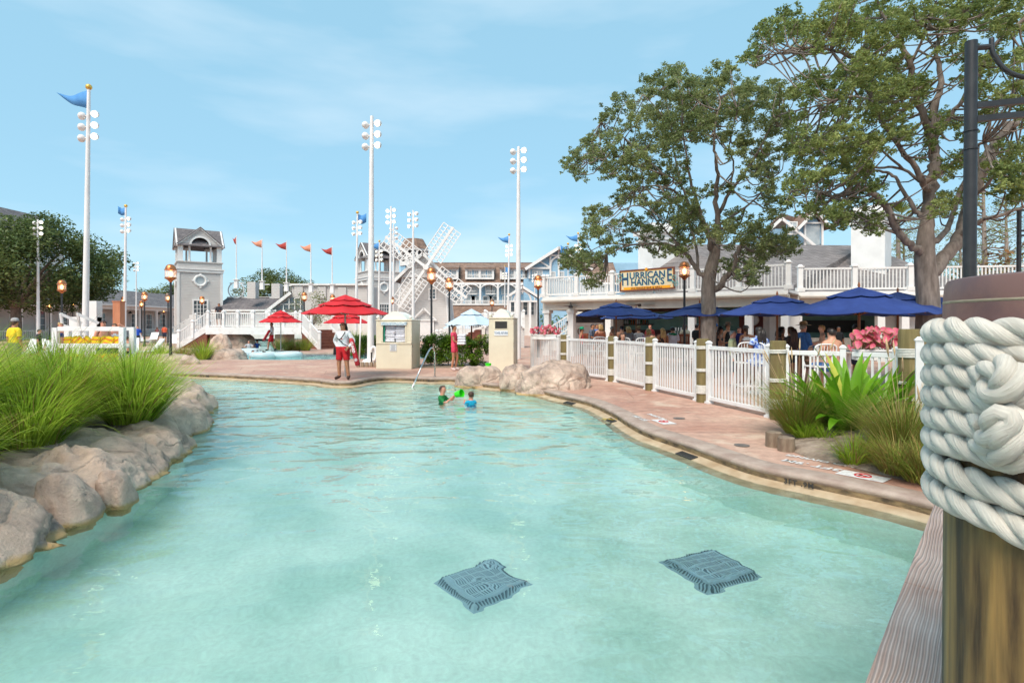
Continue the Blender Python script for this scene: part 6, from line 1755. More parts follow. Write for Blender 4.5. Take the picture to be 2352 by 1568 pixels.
gb = MB(); gb.extrude([(ux(1212), 0, uz(640)), (ux(1345), 0, uz(640)), (ux(1345), 0, uz(636)), (ux(1283), 0, uz(572)), (ux(1212), 0, uz(616))], (0, .3, 0)); gb.build('gable', M_SIDE_B, t)
rf = MB(); rf.extrude([(ux(1207), -.8, uz(619)), (ux(1283), -.8, uz(570)), (ux(1283), 8, uz(570)), (ux(1207), 8, uz(619))], (0, 0, .2)); rf.extrude([(ux(1283), -.8, uz(570)), (ux(1360), -.8, uz(619)), (ux(1360), 8, uz(619)), (ux(1283), 8, uz(570))], (0, 0, .2)); rf.build('roof', M_SH_B, t)
tr = MB()
tr.beam((ux(1206), -1.0, uz(619.5)), (ux(1283), -1.0, uz(570.5)), .2, .45); tr.beam((ux(1283), -1.0, uz(570.5)), (ux(1360), -1.0, uz(619.5)), .2, .45)
tr.box((ux(1283), -.2, uz(606)), (.3, .3, uz(575) - uz(640)))
for u in (1216, 1264): tr.box((ux(u), -.2, (uz(640) + uz(618 if u < 1220 else 588)) / 2), (.3, .3, uz(618 if u < 1220 else 588) - uz(640)))
tr.box((ux(1240), -.22, uz(616)), (ux(1264) - ux(1214), .3, .3)); tr.box((ux(1283), -.22, uz(587)), (ux(1300) - ux(1264), .3, .25))
tr.beam((ux(1240), -.22, uz(600)), (ux(1262), -.22, uz(614)), .2, .25)
pts = [(ux(1283) + 1.3 * math.cos(a), -.25, uz(610) + 1.4 * math.sin(a)) for a in np.linspace(0, PI, 14)]; tr.tube(pts, .16, 6)
tr.build('timber_trim', M_TRIM, t)
for u, y in ((1228, 630), (1240, 630), (1270, 633), (1290, 633)): window(t, 'window', (ux(u), 0, uz(y)), .62, 1.1, 'x', 2, 2, fw=.12, pane=M_PANE_L)
t = thing('entrance_pavilion', 'white gabled entrance pavilion in front of the hotel, above the towel return', 'building', at(1200, 84))
ek = 84 / F; ex = lambda u: (u - 1200) * ek; ez = lambda y: zy(y, 84)
MB().box((0, 3, ez(692) / 2), (ex(1240) - ex(1168), 4, ez(692))).build('wall', M_SIDE_W, t)
rf = MB(); rf.extrude([(ex(1164), -.6, ez(682)), (0, -.6, ez(659)), (0, 5, ez(659)), (ex(1164), 5, ez(682))], (0, 0, .18)); rf.extrude([(0, -.6, ez(659)), (ex(1240), -.6, ez(684)), (ex(1240), 5, ez(684)), (0, 5, ez(659))], (0, 0, .18)); rf.build('roof', M_SH_B, t)
tr = MB(); tr.beam((ex(1164), -.8, ez(682.5)), (0, -.8, ez(659.5)), .2, .35); tr.beam((0, -.8, ez(659.5)), (ex(1240), -.8, ez(684.5)), .2, .35)
pts = [(1.25 * math.cos(a), -.5, ez(692) + 1.5 * math.sin(a)) for a in np.linspace(0, PI, 14)]; tr.tube(pts, .14, 6)
tr.box((0, -.5, ez(692)), (ex(1238) - ex(1168), .25, .25)); tr.box((0, -.45, (ez(672) + ez(662)) / 2), (.2, .2, ez(662) - ez(675)))
tr.build('arch_trim', M_TRIM, t)
for u in (1171, 1184, 1217, 1235): MB().box((ex(u), -.4, ez(692) / 2), (.35, .35, ez(692))).build('column', M_TRIM, t)
for u in (1178, 1193, 1207, 1222): window(t, 'window', (ex(u), 1, ez(708)), .6, 1.9, 'x', 1, 3, fw=.1)
t = thing('hotel_tower', 'octagonal hotel tower with brown roof behind the windmill sails', 'building', at(951, 96))
tk = 96 / F; tz = lambda y: zy(y, 96)
def octa(r, rot=PI / 8): return [(r * math.cos(rot + k * PI / 4), r * math.sin(rot + k * PI / 4)) for k in range(8)]
def oct_prism(mb, r0, z0, r1, z1):
 a, b_ = octa(r0), octa(r1); vs = [(x, y, z0) for x, y in a] + [(x, y, z1) for x, y in b_]
 mb.add(vs, [tuple(range(7, -1, -1)), tuple(range(8, 16))] + [(k, (k + 1) % 8, (k + 1) % 8 + 8, k + 8) for k in range(8)]); return mb
rw = 31 * tk
oct_prism(MB(), rw, 0, rw, tz(612)).build('wall', M_SIDE_B, t)
oct_prism(MB(), rw * 1.06, tz(612), rw * 1.06, tz(603)).build('parapet', M_TRIM, t)
oct_prism(MB(), rw * .78, tz(603), rw * .78, tz(577)).build('lantern_room', M_DOOR_D, t)
for x, y in octa(rw * .98): MB().box((x, y, (tz(603) + tz(577)) / 2), (.3, .3, tz(577) - tz(603))).build('post', M_TRIM, t)
oct_prism(MB(), rw * 1.12, tz(577.5), rw * 1.12, tz(574)).build('eave', M_TRIM, t)
oct_prism(MB(), rw * 1.16, tz(574), rw * .72, tz(550)).build('roof', M_SH_B, t)
rr_ = MB()
for k in range(8):
 a, b_ = Vector((*octa(rw * .98)[k], 0)), Vector((*octa(rw * .98)[(k + 1) % 8], 0))
 for f_ in (.92, .5): rr_.beam(a + Vector((0, 0, tz(603) + (tz(592) - tz(603)) * f_)), b_ + Vector((0, 0, tz(603) + (tz(592) - tz(603)) * f_)), .1, .1)
 rr_.beam(a + Vector((0, 0, tz(602))), b_ + Vector((0, 0, tz(592))), .08, .08); rr_.beam(a + Vector((0, 0, tz(592))), b_ + Vector((0, 0, tz(602))), .08, .08)
rr_.build('railing', M_TRIM, t)['kind'] = 'stuff'
aw = MB(); M_AWN = mk('striped_awning', (.02, .02, .02), (.8, .8, .8), scale=1, rough=.8)
for k in range(9): aw.box((-.9 + k * .22, -rw * .98, tz(617)), (.11, .9, .5), mi=k % 2)
aw.build('awning', [M_BLACK, M_TRIM], t)
window(t, 'window', (0, -rw * .93, tz(635)), 1.1, 1.6, 'x', 2, 2, fw=.14)
t = thing('blue_house', 'pale blue gabled house with white timber trim behind the bar roof and oaks', 'building', at(1838, 62))
qk = 62 / F; qx = lambda u: (u - 1838) * qk; qz = lambda y: zy(y, 62)
MB().box((0, 4, qz(525) / 2), (qx(1893) - qx(1783), 7.5, qz(525))).build('wall', M_SIDE_B, t)
gb = MB(); gb.extrude([(qx(1808), 0, qz(560)), (qx(1890), 0, qz(560)), (qx(1890), 0, qz(524)), (qx(1866), 0, qz(489)), (qx(1840), 0, qz(520)), (qx(1808), 0, qz(505))], (0, .25, 0)); gb.build('gable', M_SIDE_B, t)
rf = MB()
rf.extrude([(qx(1826), -.7, qz(527)), (qx(1866), -.7, qz(486)), (qx(1866), 8, qz(486)), (qx(1826), 8, qz(527))], (0, 0, .15)); rf.extrude([(qx(1866), -.7, qz(486)), (qx(1900), -.7, qz(528)), (qx(1900), 8, qz(528)), (qx(1866), 8, qz(486))], (0, 0, .15))
rf.extrude([(qx(1762), .6, qz(528)), (qx(1800), .6, qz(490)), (qx(1868), 3.4, qz(490)), (qx(1868), 3.4, qz(528))], (0, 0, .15)); rf.build('roof', M_SH_B, t)
tr = MB(); tr.beam((qx(1824), -.85, qz(529)), (qx(1866), -.85, qz(486)), .15, .28); tr.beam((qx(1866), -.85, qz(486)), (qx(1902), -.85, qz(530)), .15, .28); tr.beam((qx(1790), -.6, qz(504)), (qx(1866), -.6, qz(567)), .15, .28); tr.beam((qx(1790), -.6, qz(504)), (qx(1762), -.6, qz(530)), .15, .28)
pts = [(qx(1866) + .95 * math.cos(a), -.25, qz(517) + 1.0 * math.sin(a)) for a in np.linspace(0, PI, 14)]; tr.tube(pts, .1, 6)
for u in (1846, 1886): tr.box((qx(u), -.25, qz(540)), (.18, .2, qz(516) - qz(566)))
tr.box((qx(1866), -.26, qz(513)), (qx(1890) - qx(1840), .16, .16))
tr.build('timber_trim', M_TRIM, t)
MB().box((qx(1866), -.05, qz(540)), (1.5, .1, qz(517) - qz(562))).build('shutter', M_PANE_L, t)
window(t, 'window', (qx(1818), -.25, qz(525)), .8, 1.2, 'x', 2, 2, fw=.12, pane=M_PANE_L)
t = thing('roof_plant_room', 'flat pale blue box building on the far hotel roof behind the sign', 'building', at(1445, 105))
MB().box((0, 2, zy(614, 105) / 2), (8.5, 4, zy(594, 105))).build('wall', M_SIDE_B, t)
# ================================================================ waterside bar with balcony
A = Vector((1.63, 30.35, 0)); Bp = Vector((11.4, 23.5, 0)); Cp = Vector((12.8, 25.4, 0)); Dp = Vector((24.0, 23.6, 0))
e1 = (Bp - A).normalized(); n1 = Vector((-e1.y, e1.x, 0)); n1 = n1 if n1.y > 0 else -n1
e2 = (Dp - Cp).normalized(); n2 = Vector((-e2.y, e2.x, 0)); n2 = n2 if n2.y > 0 else -n2
M_CEIL = mk('bar_ceiling', C(140, 120, 104), C(120, 100, 86), scale=3, rough=.7)
M_TEAL = mk('teal_wall', C(120, 158, 146), C(134, 170, 158), scale=3, rough=.6)
M_DWOOD = mk('dark_wood', C(72, 36, 26), C(92, 50, 36), scale=5, rough=.5, stretch=(1, 1, .2))
M_BRICK = mk('red_brick', C(92, 48, 44), C(112, 62, 54), scale=14, rough=.85, bump=.01, bscale=18)
M_ROOM = mk('pale_wall', C(206, 200, 194), C(190, 184, 178), scale=2, rough=.7)
M_COUNTER = mk('counter', C(176, 170, 160), C(150, 144, 136), scale=6, rough=.4)
M_GUT = mk('gutter_beige', C(206, 196, 182), C(190, 180, 168), scale=3, rough=.5)
M_BEAM = mk('beam_cream', C(222, 214, 200), C(208, 200, 188), scale=1.5, rough=.55)
bar = thing('bar_building', 'waterside bar with white railed balcony above an open counter, grey shingle roof', 'building', A)
L = lambda p, z=0.0: (p.x - A.x, p.y - A.y, z)
back1, back2 = A + n1 * 11.5, Dp + n2 * 12
slab = [A, Bp, Bp + n1 * 1.0, Cp, Dp, back2, back1]
def flat(pts, z0, h):
 mb = MB(); mb.extrude([L(p, z0) for p in pts], (0, 0, h)); return mb
flat(slab, 2.98, .12).build('balcony_floor', M_TRIM, bar)
flat([p for p in slab], 2.90, .07).build('ceiling', M_CEIL, bar)
def along(a, b, off, nrm): return a + nrm * off, b + nrm * off
for (a, b, n_) in ((A, Bp, n1), (Cp, Dp, n2)):
 d = (b - a).normalized(); p, q = along(a, b, .06, n_)
 m = MB(); m.beam(L(p - d * .05, 2.93), L(q, 2.93), .14, .16); m.build('fascia', M_TRIM, bar)
 p, q = along(a, b, -.10, n_)
 pf = [(-.07, 0), (-.09, -.05), (-.06, -.12), (.06, -.14), (.06, 0)]
 g = MB(); g.extrude([L(p + n_ * x, 2.92 + z) for x, z in pf], tuple(q - p)); g.build('gutter', M_GUT, bar)
 p, q = along(a, b, .32, n_)
 m = MB(); m.beam(L(p + d * .1, 2.66), L(q, 2.66), .22, .50); m.build('beam', M_BEAM, bar)
m = MB(); s0 = A + n1 * .2; s1 = A + n1 * 8; m.beam(L(s0, 2.66), L(s1, 2.66), .22, .5); m.build('beam', M_BEAM, bar)
cm = MB().box((0, 0, 1.2), (.30, .30, 2.42)).box((0, 0, .12), (.42, .42, .24)).box((0, 0, 2.32), (.42, .42, .16)).mesh('column', M_TRIM)
def on_front(u, a=A, b=Bp):
 k = (u - CX) / F; d = b - a
 s = (k * a.y - a.x) / (d.x - k * d.y)
 return a + d * s
for u in (1250, 1306, 1392, 1584, 1716, 1800):
 p = on_front(u) + n1 * .36; link('column', cm, bar, L(p), rz=math.atan2(e1.y, e1.x))
for u in (1838, 2030, 2086, 2200):
 p = on_front(u, Cp, Dp) + n2 * .36; link('column', cm, bar, L(p), rz=math.atan2(e2.y, e2.x))
def balcony(a, b, n_, inset=.14, step=2.05, label=None):
 p, q = a + n_ * inset, b + n_ * inset
 d = q - p; Ln = d.length; k = max(1, round(Ln / step)); rz = math.atan2(d.y, d.x)
 for i in range(k + 1):
  o = link('balcony_post', BPOST, bar, L(p + d * (i / k), 3.10), rz=rz)
 for i in range(k):
  s = p + d * ((i + .05) / k); e = p + d * ((i + .95) / k)
  MB().beam(L(s, 4.12), L(e, 4.12), .09, .07).build('balcony_rail', M_TRIM, bar)
  MB().beam(L(s, 3.22), L(e, 3.22), .06, .07).build('balcony_rail', M_TRIM, bar)
  n = int((e - s).length / .135)
  for j in range(1, n): link('baluster', BBAL, bar, L(s + (e - s) * (j / n), 3.67), rz=rz)
BPOST = MB().box((0, 0, .55), (.20, .20, 1.1)).box((0, 0, .09), (.32, .32, .18)).box((0, 0, 1.12), (.28, .28, .05)).box((0, 0, 1.18), (.2, .2, .08), top=.5).mesh('balcony_post', M_TRIM)
BBAL = MB().box((0, 0, 0), (.042, .042, .84)).mesh('baluster', M_TRIM)
balcony(A, Bp, n1); balcony(Cp + e2 * .1, Dp, n2)
balcony(A + n1 * .3, A + n1 * 7.5, -e1 * -1.0, .14, 2.1)
E = [at(1428, 31.5), at(1800, 26.0), at(1850, 27.6), at(2260, 27.0), at(2200, 38), at(1440, 40)]
R1 = Vector((9.9, 34.5, 6.45)); R2 = Vector((20.8, 33.6, 6.25))
zE = 3.12
rf = MB()
q = [Vector((p.x, p.y, zE)) for p in E]
for tri in ((q[0], q[1], R1), (q[1], q[2], R2, R1), (q[2], q[3], R2), (q[3], q[4], R2), (q[4], q[5], R1, R2), (q[5], q[0], R1)):
 rf.extrude([L(p, p.z) for p in tri], (0, 0, .06))
rf.build('roof', M_SH_G, bar)
def chimney(u, d, rz, s, z0, z1, label):
 p = at(u, d)
 c = MB(); c.box((0, 0, (z0 + z1) / 2), (s, s, z1 - z0)); c.box((0, 0, z1 + .12), (s * 1.28, s * 1.28, .24)); c.box((0, 0, z1 - .30), (s * 1.14, s * 1.14, .10)); c.box((0, 0, z1 + .42), (s * .9, s * .9, .36)); c.box((0, 0, z0 + .35), (s * 1.06, s * 1.06, .1))
 o = c.build('chimney', M_TRIM, bar, L(p)); o.rotation_euler = (0, 0, rz); o['label'] = label
chimney(2001, 30.5, R(46), 1.55, 4.2, 7.3, 'white chimney at the right end of the roof')
chimney(1507, 33.5, R(20), 1.5, 4.0, 6.9, 'white chimney behind the bar sign and oak leaves')
def panel(u0, u1, depth, z0, z1, mat, name, n_=n1, a=A, b=Bp, th=.12):
 p = on_front(u0, a + n_ * depth, b + n_ * depth); q = on_front(u1, a + n_ * depth, b + n_ * depth)
 mb = MB(); mb.beam(L(p, (z0 + z1) / 2), L(q, (z0 + z1) / 2), th, z1 - z0); return mb.build(name, mat, bar)
panel(1400, 1760, 4.6, 0, 2.9, M_TEAL, 'bar_back_wall')
panel(1402, 1432, 4.3, 0, 2.9, M_ROOM, 'side_wall')
panel(1434, 1545, 4.40, 1.0, 1.35, M_DWOOD, 'back_counter')
for z in (1.62, 1.95): panel(1434, 1500, 4.42, z, z + .05, M_DWOOD, 'bottle_shelf', th=.28)
panel(1436, 1580, 4.3, 2.35, 2.9, M_DWOOD, 'bar_canopy', th=.5)
panel(1610, 1650, 4.2, .9, 2.4, M_ROOM, 'side_wall')
panel(1700, 1752, 3.9, 0, 2.9, M_BRICK, 'brick_pier', th=.4)
panel(1754, 1800, 3.2, 0, 2.9, M_ROOM, 'white_wall'); panel(1768, 1790, 3.1, 0, 2.2, M_TRIM, 'door')
panel(1800, 1836, 2.4, 0, 2.9, M_TRIM, 'white_wall')
P2 = dict(n_=n2, a=Cp, b=Dp)
panel(1830, 2020, 4.2, 0, 2.9, M_TEAL, 'kitchen_wall', **P2)
panel(1845, 2010, 1.6, 0, 1.02, M_COUNTER, 'serving_counter', th=.5, **P2)
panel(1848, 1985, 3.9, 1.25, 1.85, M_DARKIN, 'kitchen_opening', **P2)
panel(1846, 1882, 1.4, 2.28, 2.58, M_ROOM, 'menu_board', **P2); panel(1884, 1920, 1.4, 2.28, 2.58, M_ROOM, 'menu_board', **P2)
panel(2012, 2062, 1.5, 0, 2.9, M_ROOM, 'white_wall', **P2); panel(2062, 2250, 1.3, 0, 2.9, M_SIDE_W, 'siding_wall', **P2)
cnt = MB(); p = on_front(1412, A + n1 * 2.2, Bp + n1 * 2.2); q_ = on_front(1590, A + n1 * 2.2, Bp + n1 * 2.2)
cnt.beam(L(p, .52), L(q_, .52), .35, 1.04); cnt.build('bar_counter', M_COUNTER, bar)
cnt = MB(); cnt.beam(L(p, 1.08), L(q_, 1.08), .65, .07); cnt.build('bar_top', M_DWOOD, bar)
p = on_front(1612, A + n1 * 2.0, Bp + n1 * 2.0); q_ = on_front(1700, A + n1 * 2.0, Bp + n1 * 2.0)
cnt = MB(); cnt.beam(L(p, .52), L(q_, .52), .35, 1.04); cnt.build('bar_counter', M_COUNTER, bar)
cnt = MB(); cnt.beam(L(p, 1.08), L(q_, 1.08), .6, .07); cnt.build('bar_top', M_DWOOD, bar)
BM = [mk('bottle_glass_%s' % c, col, rough=.15) for c, col in (('amber', C(150, 84, 30)), ('green', C(60, 110, 70)), ('clear', C(200, 206, 206)), ('dark', C(40, 26, 22)))]
bmsh = [MB().lathe([(.035, 0), (.037, .02), (.037, .18), (.014, .24), (.013, .30)], 8).mesh('bottle', m, smooth=True, angle=50) for m in BM]
for k in range(26):
 z = 2.0 if k < 14 else 1.67
 u = 1437 + (k % 14) * 4.5
 pp = on_front(u, A + n1 * 4.42, Bp + n1 * 4.42)
 o = link('bottle', bmsh[(k * 7 + k // 3) % 4], None, (pp.x, pp.y, z)); tag(o, 'liquor bottle on the upper bar shelf' if k < 14 else 'liquor bottle on the lower bar shelf', 'bottle', 'bottles on the upper bar shelf' if k < 14 else 'bottles on the lower bar shelf')
tm_ = MB().cyl((0, 0, 0), (0, 0, .26), .03, n=8).box((0, -.05, .3), (.05, .1, .16)).mesh('beer_tap', M_STEEL)
for k, u in enumerate((1545, 1551, 1557, 1563)):
 pp = on_front(u, A + n1 * 2.3, Bp + n1 * 2.3); o = link('beer_tap', tm_, None, (pp.x, pp.y, 1.115)); tag(o, 'beer tap on the bar counter left of the black lamp post', 'tap', 'beer taps on the counter')
pp = on_front(1730, A + n1 * 3.66, Bp + n1 * 3.66)
t = thing('wall_clock', 'round white wall clock on the dark brick pier', 'clock', (pp.x, pp.y, 1.86), math.atan2(e1.y, e1.x))
o = MB().lathe([(0, 0), (.25, 0), (.25, .03), (0, .03)], 22).build('clock_face', M_NOTICE, t); o.rotation_euler = (R(90), 0, 0)
MB().tube([(.25 * math.cos(2 * PI * i / 22), -.02, .25 * math.sin(2 * PI * i / 22)) for i in range(23)], .03, 6, caps=False).build('rim', M_ROOM, t)
MB().beam((0, -.04, 0), (.0, -.04, .16), .02, .01).beam((0, -.04, 0), (-.08, -.04, -.06), .025, .01).build('hands', M_BLACK, t)
pp = on_front(1428, A + n1 * 4.1, Bp + n1 * 4.1)
o = MB().box((0, 0, 0), (.9, .08, .55)).build('wall_screen', M_DARKIN, None, (pp.x, pp.y, 2.2)); o.rotation_euler = (0, 0, math.atan2(e1.y, e1.x)); tag(o, 'dark wall screen above the shirtless men at the bar', 'screen')
def fan(u, d, label):
 p = at(u, d); t = thing('ceiling_fan', label, 'fan', (p.x, p.y, 2.9), .4, group='ceiling fans under the balcony')
 MB().cyl((0, 0, 0), (0, 0, -.25), .02, n=8).lathe([(.05, -.42), (.12, -.38), (.12, -.28), (.04, -.24)], 12).build('motor', M_BLACK, t, smooth=True, angle=40)
 bm2 = MB().add([(.1, -.03, 0), (.35, -.11, .01), (.75, -.12, .02), (.85, 0, .02), (.75, .12, .03), (.35, .11, .02), (.1, .03, 0)], [(0, 1, 2, 3, 4, 5, 6)]).mesh('blade', M_DWOOD)
 for k in range(5): link('blade', bm2, t, (0, 0, -.34), rz=2 * PI * k / 5)
fan(1311, 29.3, 'dark ceiling fan under the left end of the balcony'); fan(1470, 27.5, 'dark ceiling fan above the bar counter guests')
p = at(1352, 32)
t = thing('kiosk', 'small grey kiosk with dark pyramid roof seen under the balcony', 'kiosk', p, R(-20))
MB().box((0, 0, .8), (1.7, 1.7, 1.6)).build('wall', M_SIDE_W, t); MB().box((0, 0, 1.66), (2.0, 2.0, .16)).build('fascia', M_TRIM, t)
MB().add([(-1.1, -1.1, 1.74), (1.1, -1.1, 1.74), (1.1, 1.1, 1.74), (-1.1, 1.1, 1.74), (0, 0, 2.55)], [(0, 1, 4), (1, 2, 4), (2, 3, 4), (3, 0, 4), (3, 2, 1, 0)]).build('roof', M_SH_D, t)
p = at(1268, 36)
t = thing('patio_stairs', 'white railed stairs seen under the left end of the balcony', 'stairs', p)
for k in range(7): MB().box((-.4 + k * .3, .8, .1 + .1 * k), (.31, 1.5, .2 + .2 * k)).build('step', M_SIDE_W, t)
rail_run(t, (-.6, 0, .2), (1.3, 0, 1.45), .95, .14); rail_run(t, (1.3, 0, 1.45), (3.2, 0, 1.45), .95, .14)
MB().box((2.3, .9, .7), (2.0, 1.7, 1.4)).build('landing', M_SIDE_W, t)
for x, z in ((-.6, .2), (1.3, 1.45), (3.2, 1.45)): link('post', pm, t, (x, 0, z))
p = at(1385, 36); o = MB().box((0, 0, 1.6), (4.5, .3, 3.2)).build('siding_wall', M_SIDE_W, None, p); tag(o, 'pale siding wall closing the passage behind the kiosk', 'wall')
sa, sb = on_front(1426), on_front(1552)
sd = (sb - sa).normalized(); ang = math.atan2(sd.y, sd.x); sn = -n1
sc_ = (sa + sb) / 2 + sn * .10
SW, SH = (sb - sa).length, 1.02
M_SIGN = mk('sign_cream', C(222, 206, 172), C(214, 198, 164), scale=3, rough=.5)
M_SIGN_FR = mk('sign_frame', C(118, 64, 44), C(104, 56, 38), scale=4, rough=.5)
M_SIGN_Y = mk('sign_yellow', C(240, 164, 20), rough=.5)
M_SIGN_N = mk('sign_navy', C(36, 66, 104), rough=.5)
M_SIGN_T = mk('sign_teal', C(110, 170, 168), rough=.5)
t = thing('bar_sign', 'cream bar and grill sign with navy lettering hanging on the balcony railing', 'sign', (sc_.x, sc_.y, 3.76), ang)
t.rotation_euler = (0, R(-1.0), ang)
MB().box((0, 0, 0), (SW - .1, .06, SH - .1)).build('board', M_SIGN, t)
fr = MB()
fr.box((0, -.01, SH / 2 - .03), (SW, .09, .07)).box((0, -.01, -SH / 2 + .03), (SW, .09, .07)).box((-SW / 2 + .03, -.01, 0), (.07, .09, SH - .14)).box((SW / 2 - .03, -.01, 0), (.07, .09, SH - .14))
fr.build('frame', M_SIGN_FR, t, bevel=.006)
ln = MB()
ln.box((0, -.034, SH / 2 - .085), (SW - .17, .008, .018)).box((0, -.034, -SH / 2 + .085), (SW - .17, .008, .018)).box((-SW / 2 + .085, -.034, 0), (.018, .008, SH - .19)).box((SW / 2 - .085, -.034, 0), (.018, .008, SH - .19))
ln.build('yellow_line', M_SIGN_Y, t)
kx_ = SW / 1207; kz_ = SH / 470
def sg(x, y): return ((x - 1068) * kx_, -.034, (515 - y - (x - 1068) * -.0) * kz_)
def sign_text(body, cx_, cy_, size, sx, rx=0.0):
 for mt, off, bold in ((M_SIGN_T, (.016, .004, -.012), .012), (M_SIGN_N, (0, -.008, 0), .004)):
  x, y, z = sg(cx_, cy_)
  lettering('lettering', body, size, mt, t, (x + off[0], y + off[1], z + off[2]), (R(90), 0, 0), extrude=.006, sx=sx, bold=bold)
sign_text('H', 590, 492, .86, .62); sign_text('URRICAN', 1082, 418, .44, .94); sign_text('E', 1560, 458, .82, .66); sign_text("HANNA'S", 1085, 568, .44, .88)
bn = MB(); bn.extrude([sg(545, 662), sg(1590, 662), sg(1570, 697), sg(1590, 732), sg(545, 732), sg(565, 697)], (0, -.008, 0)); bn.build('banner', M_SIGN_Y, t)
x, y, z = sg(1065, 697); lettering('lettering', 'WATERSIDE BAR & GRILL', .135, M_SIGN_FR, t, (x, y - .014, z), (R(90), 0, 0), extrude=.004, sx=1.02, bold=.002)
su = MB(); x, y, z = sg(1075, 292)
pts = []
for k in range(24):
 r_ = .085 if k % 2 else .055
 pts.append((x + r_ * math.cos(2 * PI * k / 24), y - .03, z + r_ * math.sin(2 * PI * k / 24)))
su.extrude(pts, (0, -.02, 0)); su.build('sun_emblem', M_SIGN_Y, t)
def scroll(cx_, cy_, r, a0, turns, flip=1):
 x, y, z = sg(cx_, cy_); P = []
 for k in range(26):
  f_ = k / 25; a = a0 + flip * turns * 2 * PI * f_; rr = r * (1 - .8 * f_)
  P.append((x + rr * math.cos(a), y - .02, z + rr * math.sin(a)))
 return P
s_ = MB()
for P in (scroll(485, 385, .115, -2.0, 1.2, -1), scroll(450, 520, .13, 2.0, 1.2, 1), scroll(485, 497, .06, 0, 1, 1), scroll(1650, 500, .115, -1.2, 1.2, 1), scroll(1690, 645, .13, 1.2, 1.2, -1), scroll(1640, 610, .06, 0, 1, 1)):
 s_.tube(P, .018, 6)
s_.tube([sg(485, 445), sg(640, 445)], .02, 6); s_.tube([sg(1540, 580), sg(1660, 580)], .02, 6)
s_.build('scroll_work', M_SIGN_T, t, smooth=True)['kind'] = 'stuff'
wv = MB(); wv.tube([Vector(sg(880 + k * 12, 466 + 8 * math.sin(k * 1.1))) for k in range(30)], .007, 5); wv.build('wave_line', M_SIGN_Y, t)
def bar_chair(label, loc, rz):
 t = thing('bar_chair', label, 'bar chair', loc, rz, group='white bar chairs behind the gates')
 for sx in (-1, 1):
  for sy in (-1, 1):
   MB().tube([(sx * .25, sy * .25, 0), (sx * .19, sy * .18, .76)], .016, 8).build('leg', WHITE, t, smooth=True)
 MB().box((0, 0, .77), (.44, .42, .03)).build('seat', WHITE, t, bevel=.01)
 MB().tube(smooth_curve([(-.21, .18, .76), (-.22, .22, 1.05), (-.19, .25, 1.20), (0, .26, 1.23), (.19, .25, 1.20), (.22, .22, 1.05), (.21, .18, .76)], 4), .016, 8).build('back_frame', WHITE, t, smooth=True)
 MB().tube([(-.21, .21, 1.0), (0, .24, 1.01), (.21, .21, 1.0)], .012, 6).build('back_rail', WHITE, t, smooth=True)
 sl = MB().cyl((0, 0, 0), (0, .01, .2), .008, n=6).mesh('back_slat', WHITE)
 for k in range(6): link('back_slat', sl, t, (-.15 + k * .06, .235, 1.01))
 for s in (-1, 1): MB().tube(smooth_curve([(s * .21, .19, .98), (s * .26, -.05, 1.0), (s * .25, -.18, .95), (s * .2, -.18, .77)], 4), .014, 8).build('arm', WHITE, t, smooth=True)
 MB().tube([(-.23, -.23, .25), (.23, -.23, .25), (.23, .23, .25), (-.23, .23, .25), (-.23, -.23, .25)], .012, 6).build('footrest', WHITE, t)
 return t
c0 = bar_chair('white metal bar chair behind the first full gate panel', at(1369, 18.6), R(200))
for u, d, a, lb in ((1437, 17.6, 150, 'white metal bar chair left of the third piling, child beside it'), (1472, 17.2, 185, 'white metal bar chair right behind the second full gate panel'), (1714, 12.9, 170, 'white metal bar chair in front of the elderly woman in green'), (1752, 12.7, 120, 'white metal bar chair of the woman in the patterned blue dress'), (1882, 11.7, 180, 'white metal bar chair under the shirtless seated man'), (1905, 11.9, 150, 'white metal bar chair right of the shirtless seated man')):
 dup(c0, at(u, d), R(a), lb)
def pub_table(label, loc):
 t = thing('pub_table', label, 'table', loc, group='tall patio tables')
 MB().lathe([(0, 1.03), (.42, 1.03), (.43, 1.05), (.42, 1.07), (0, 1.07)], 24).build('tabletop', M_COUNTER, t, smooth=True, angle=40)
 MB().lathe([(.28, 0), (.26, .03), (.04, .06), (.035, 1.03)], 14).build('pedestal', WHITE, t, smooth=True, angle=40)
pub_table('tall round table under the blue umbrella by the first gates', at(1412, 19.0)); pub_table('tall round table beside the elderly woman in green', at(1740, 13.6)); pub_table('tall round table under the largest blue umbrella', at(1950, 12.0))
def wood_chair(label, loc, rz):
 t = thing('wooden_bar_stool', label, 'bar stool', loc, rz, group='brown wooden bar stools')
 for sx in (-1, 1):
  MB().beam((sx * .2, -.2, 0), (sx * .19, -.18, .74), .045, .045).build('leg', M_TEAKR, t); MB().beam((sx * .2, .22, 0), (sx * .19, .2, 1.22), .045, .045).build('leg', M_TEAKR, t)
 MB().box((0, 0, .75), (.44, .44, .04)).build('seat', M_TEAKR, t, bevel=.008)
 MB().box((0, .2, 1.22), (.44, .04, .1)).build('back_rail', M_TEAKR, t); MB().box((0, .2, .88), (.38, .03, .06)).build('back_rail', M_TEAKR, t)
 s = MB().box((0, 0, 0), (.035, .02, .30)).mesh('back_slat', M_TEAKR)
 for k in range(6): link('back_slat', s, t, (-.15 + k * .06, .2, 1.04))
 MB().box((0, -.2, .3), (.38, .03, .04)).build('stretcher', M_TEAKR, t)
 return t
M_TEAKR = mk('red_teak', C(140, 74, 46), C(118, 58, 36), scale=6, rough=.5)
w0 = wood_chair('brown wooden bar stool under the blond woman seated left of the white column', at(1378, 23.0), R(170))
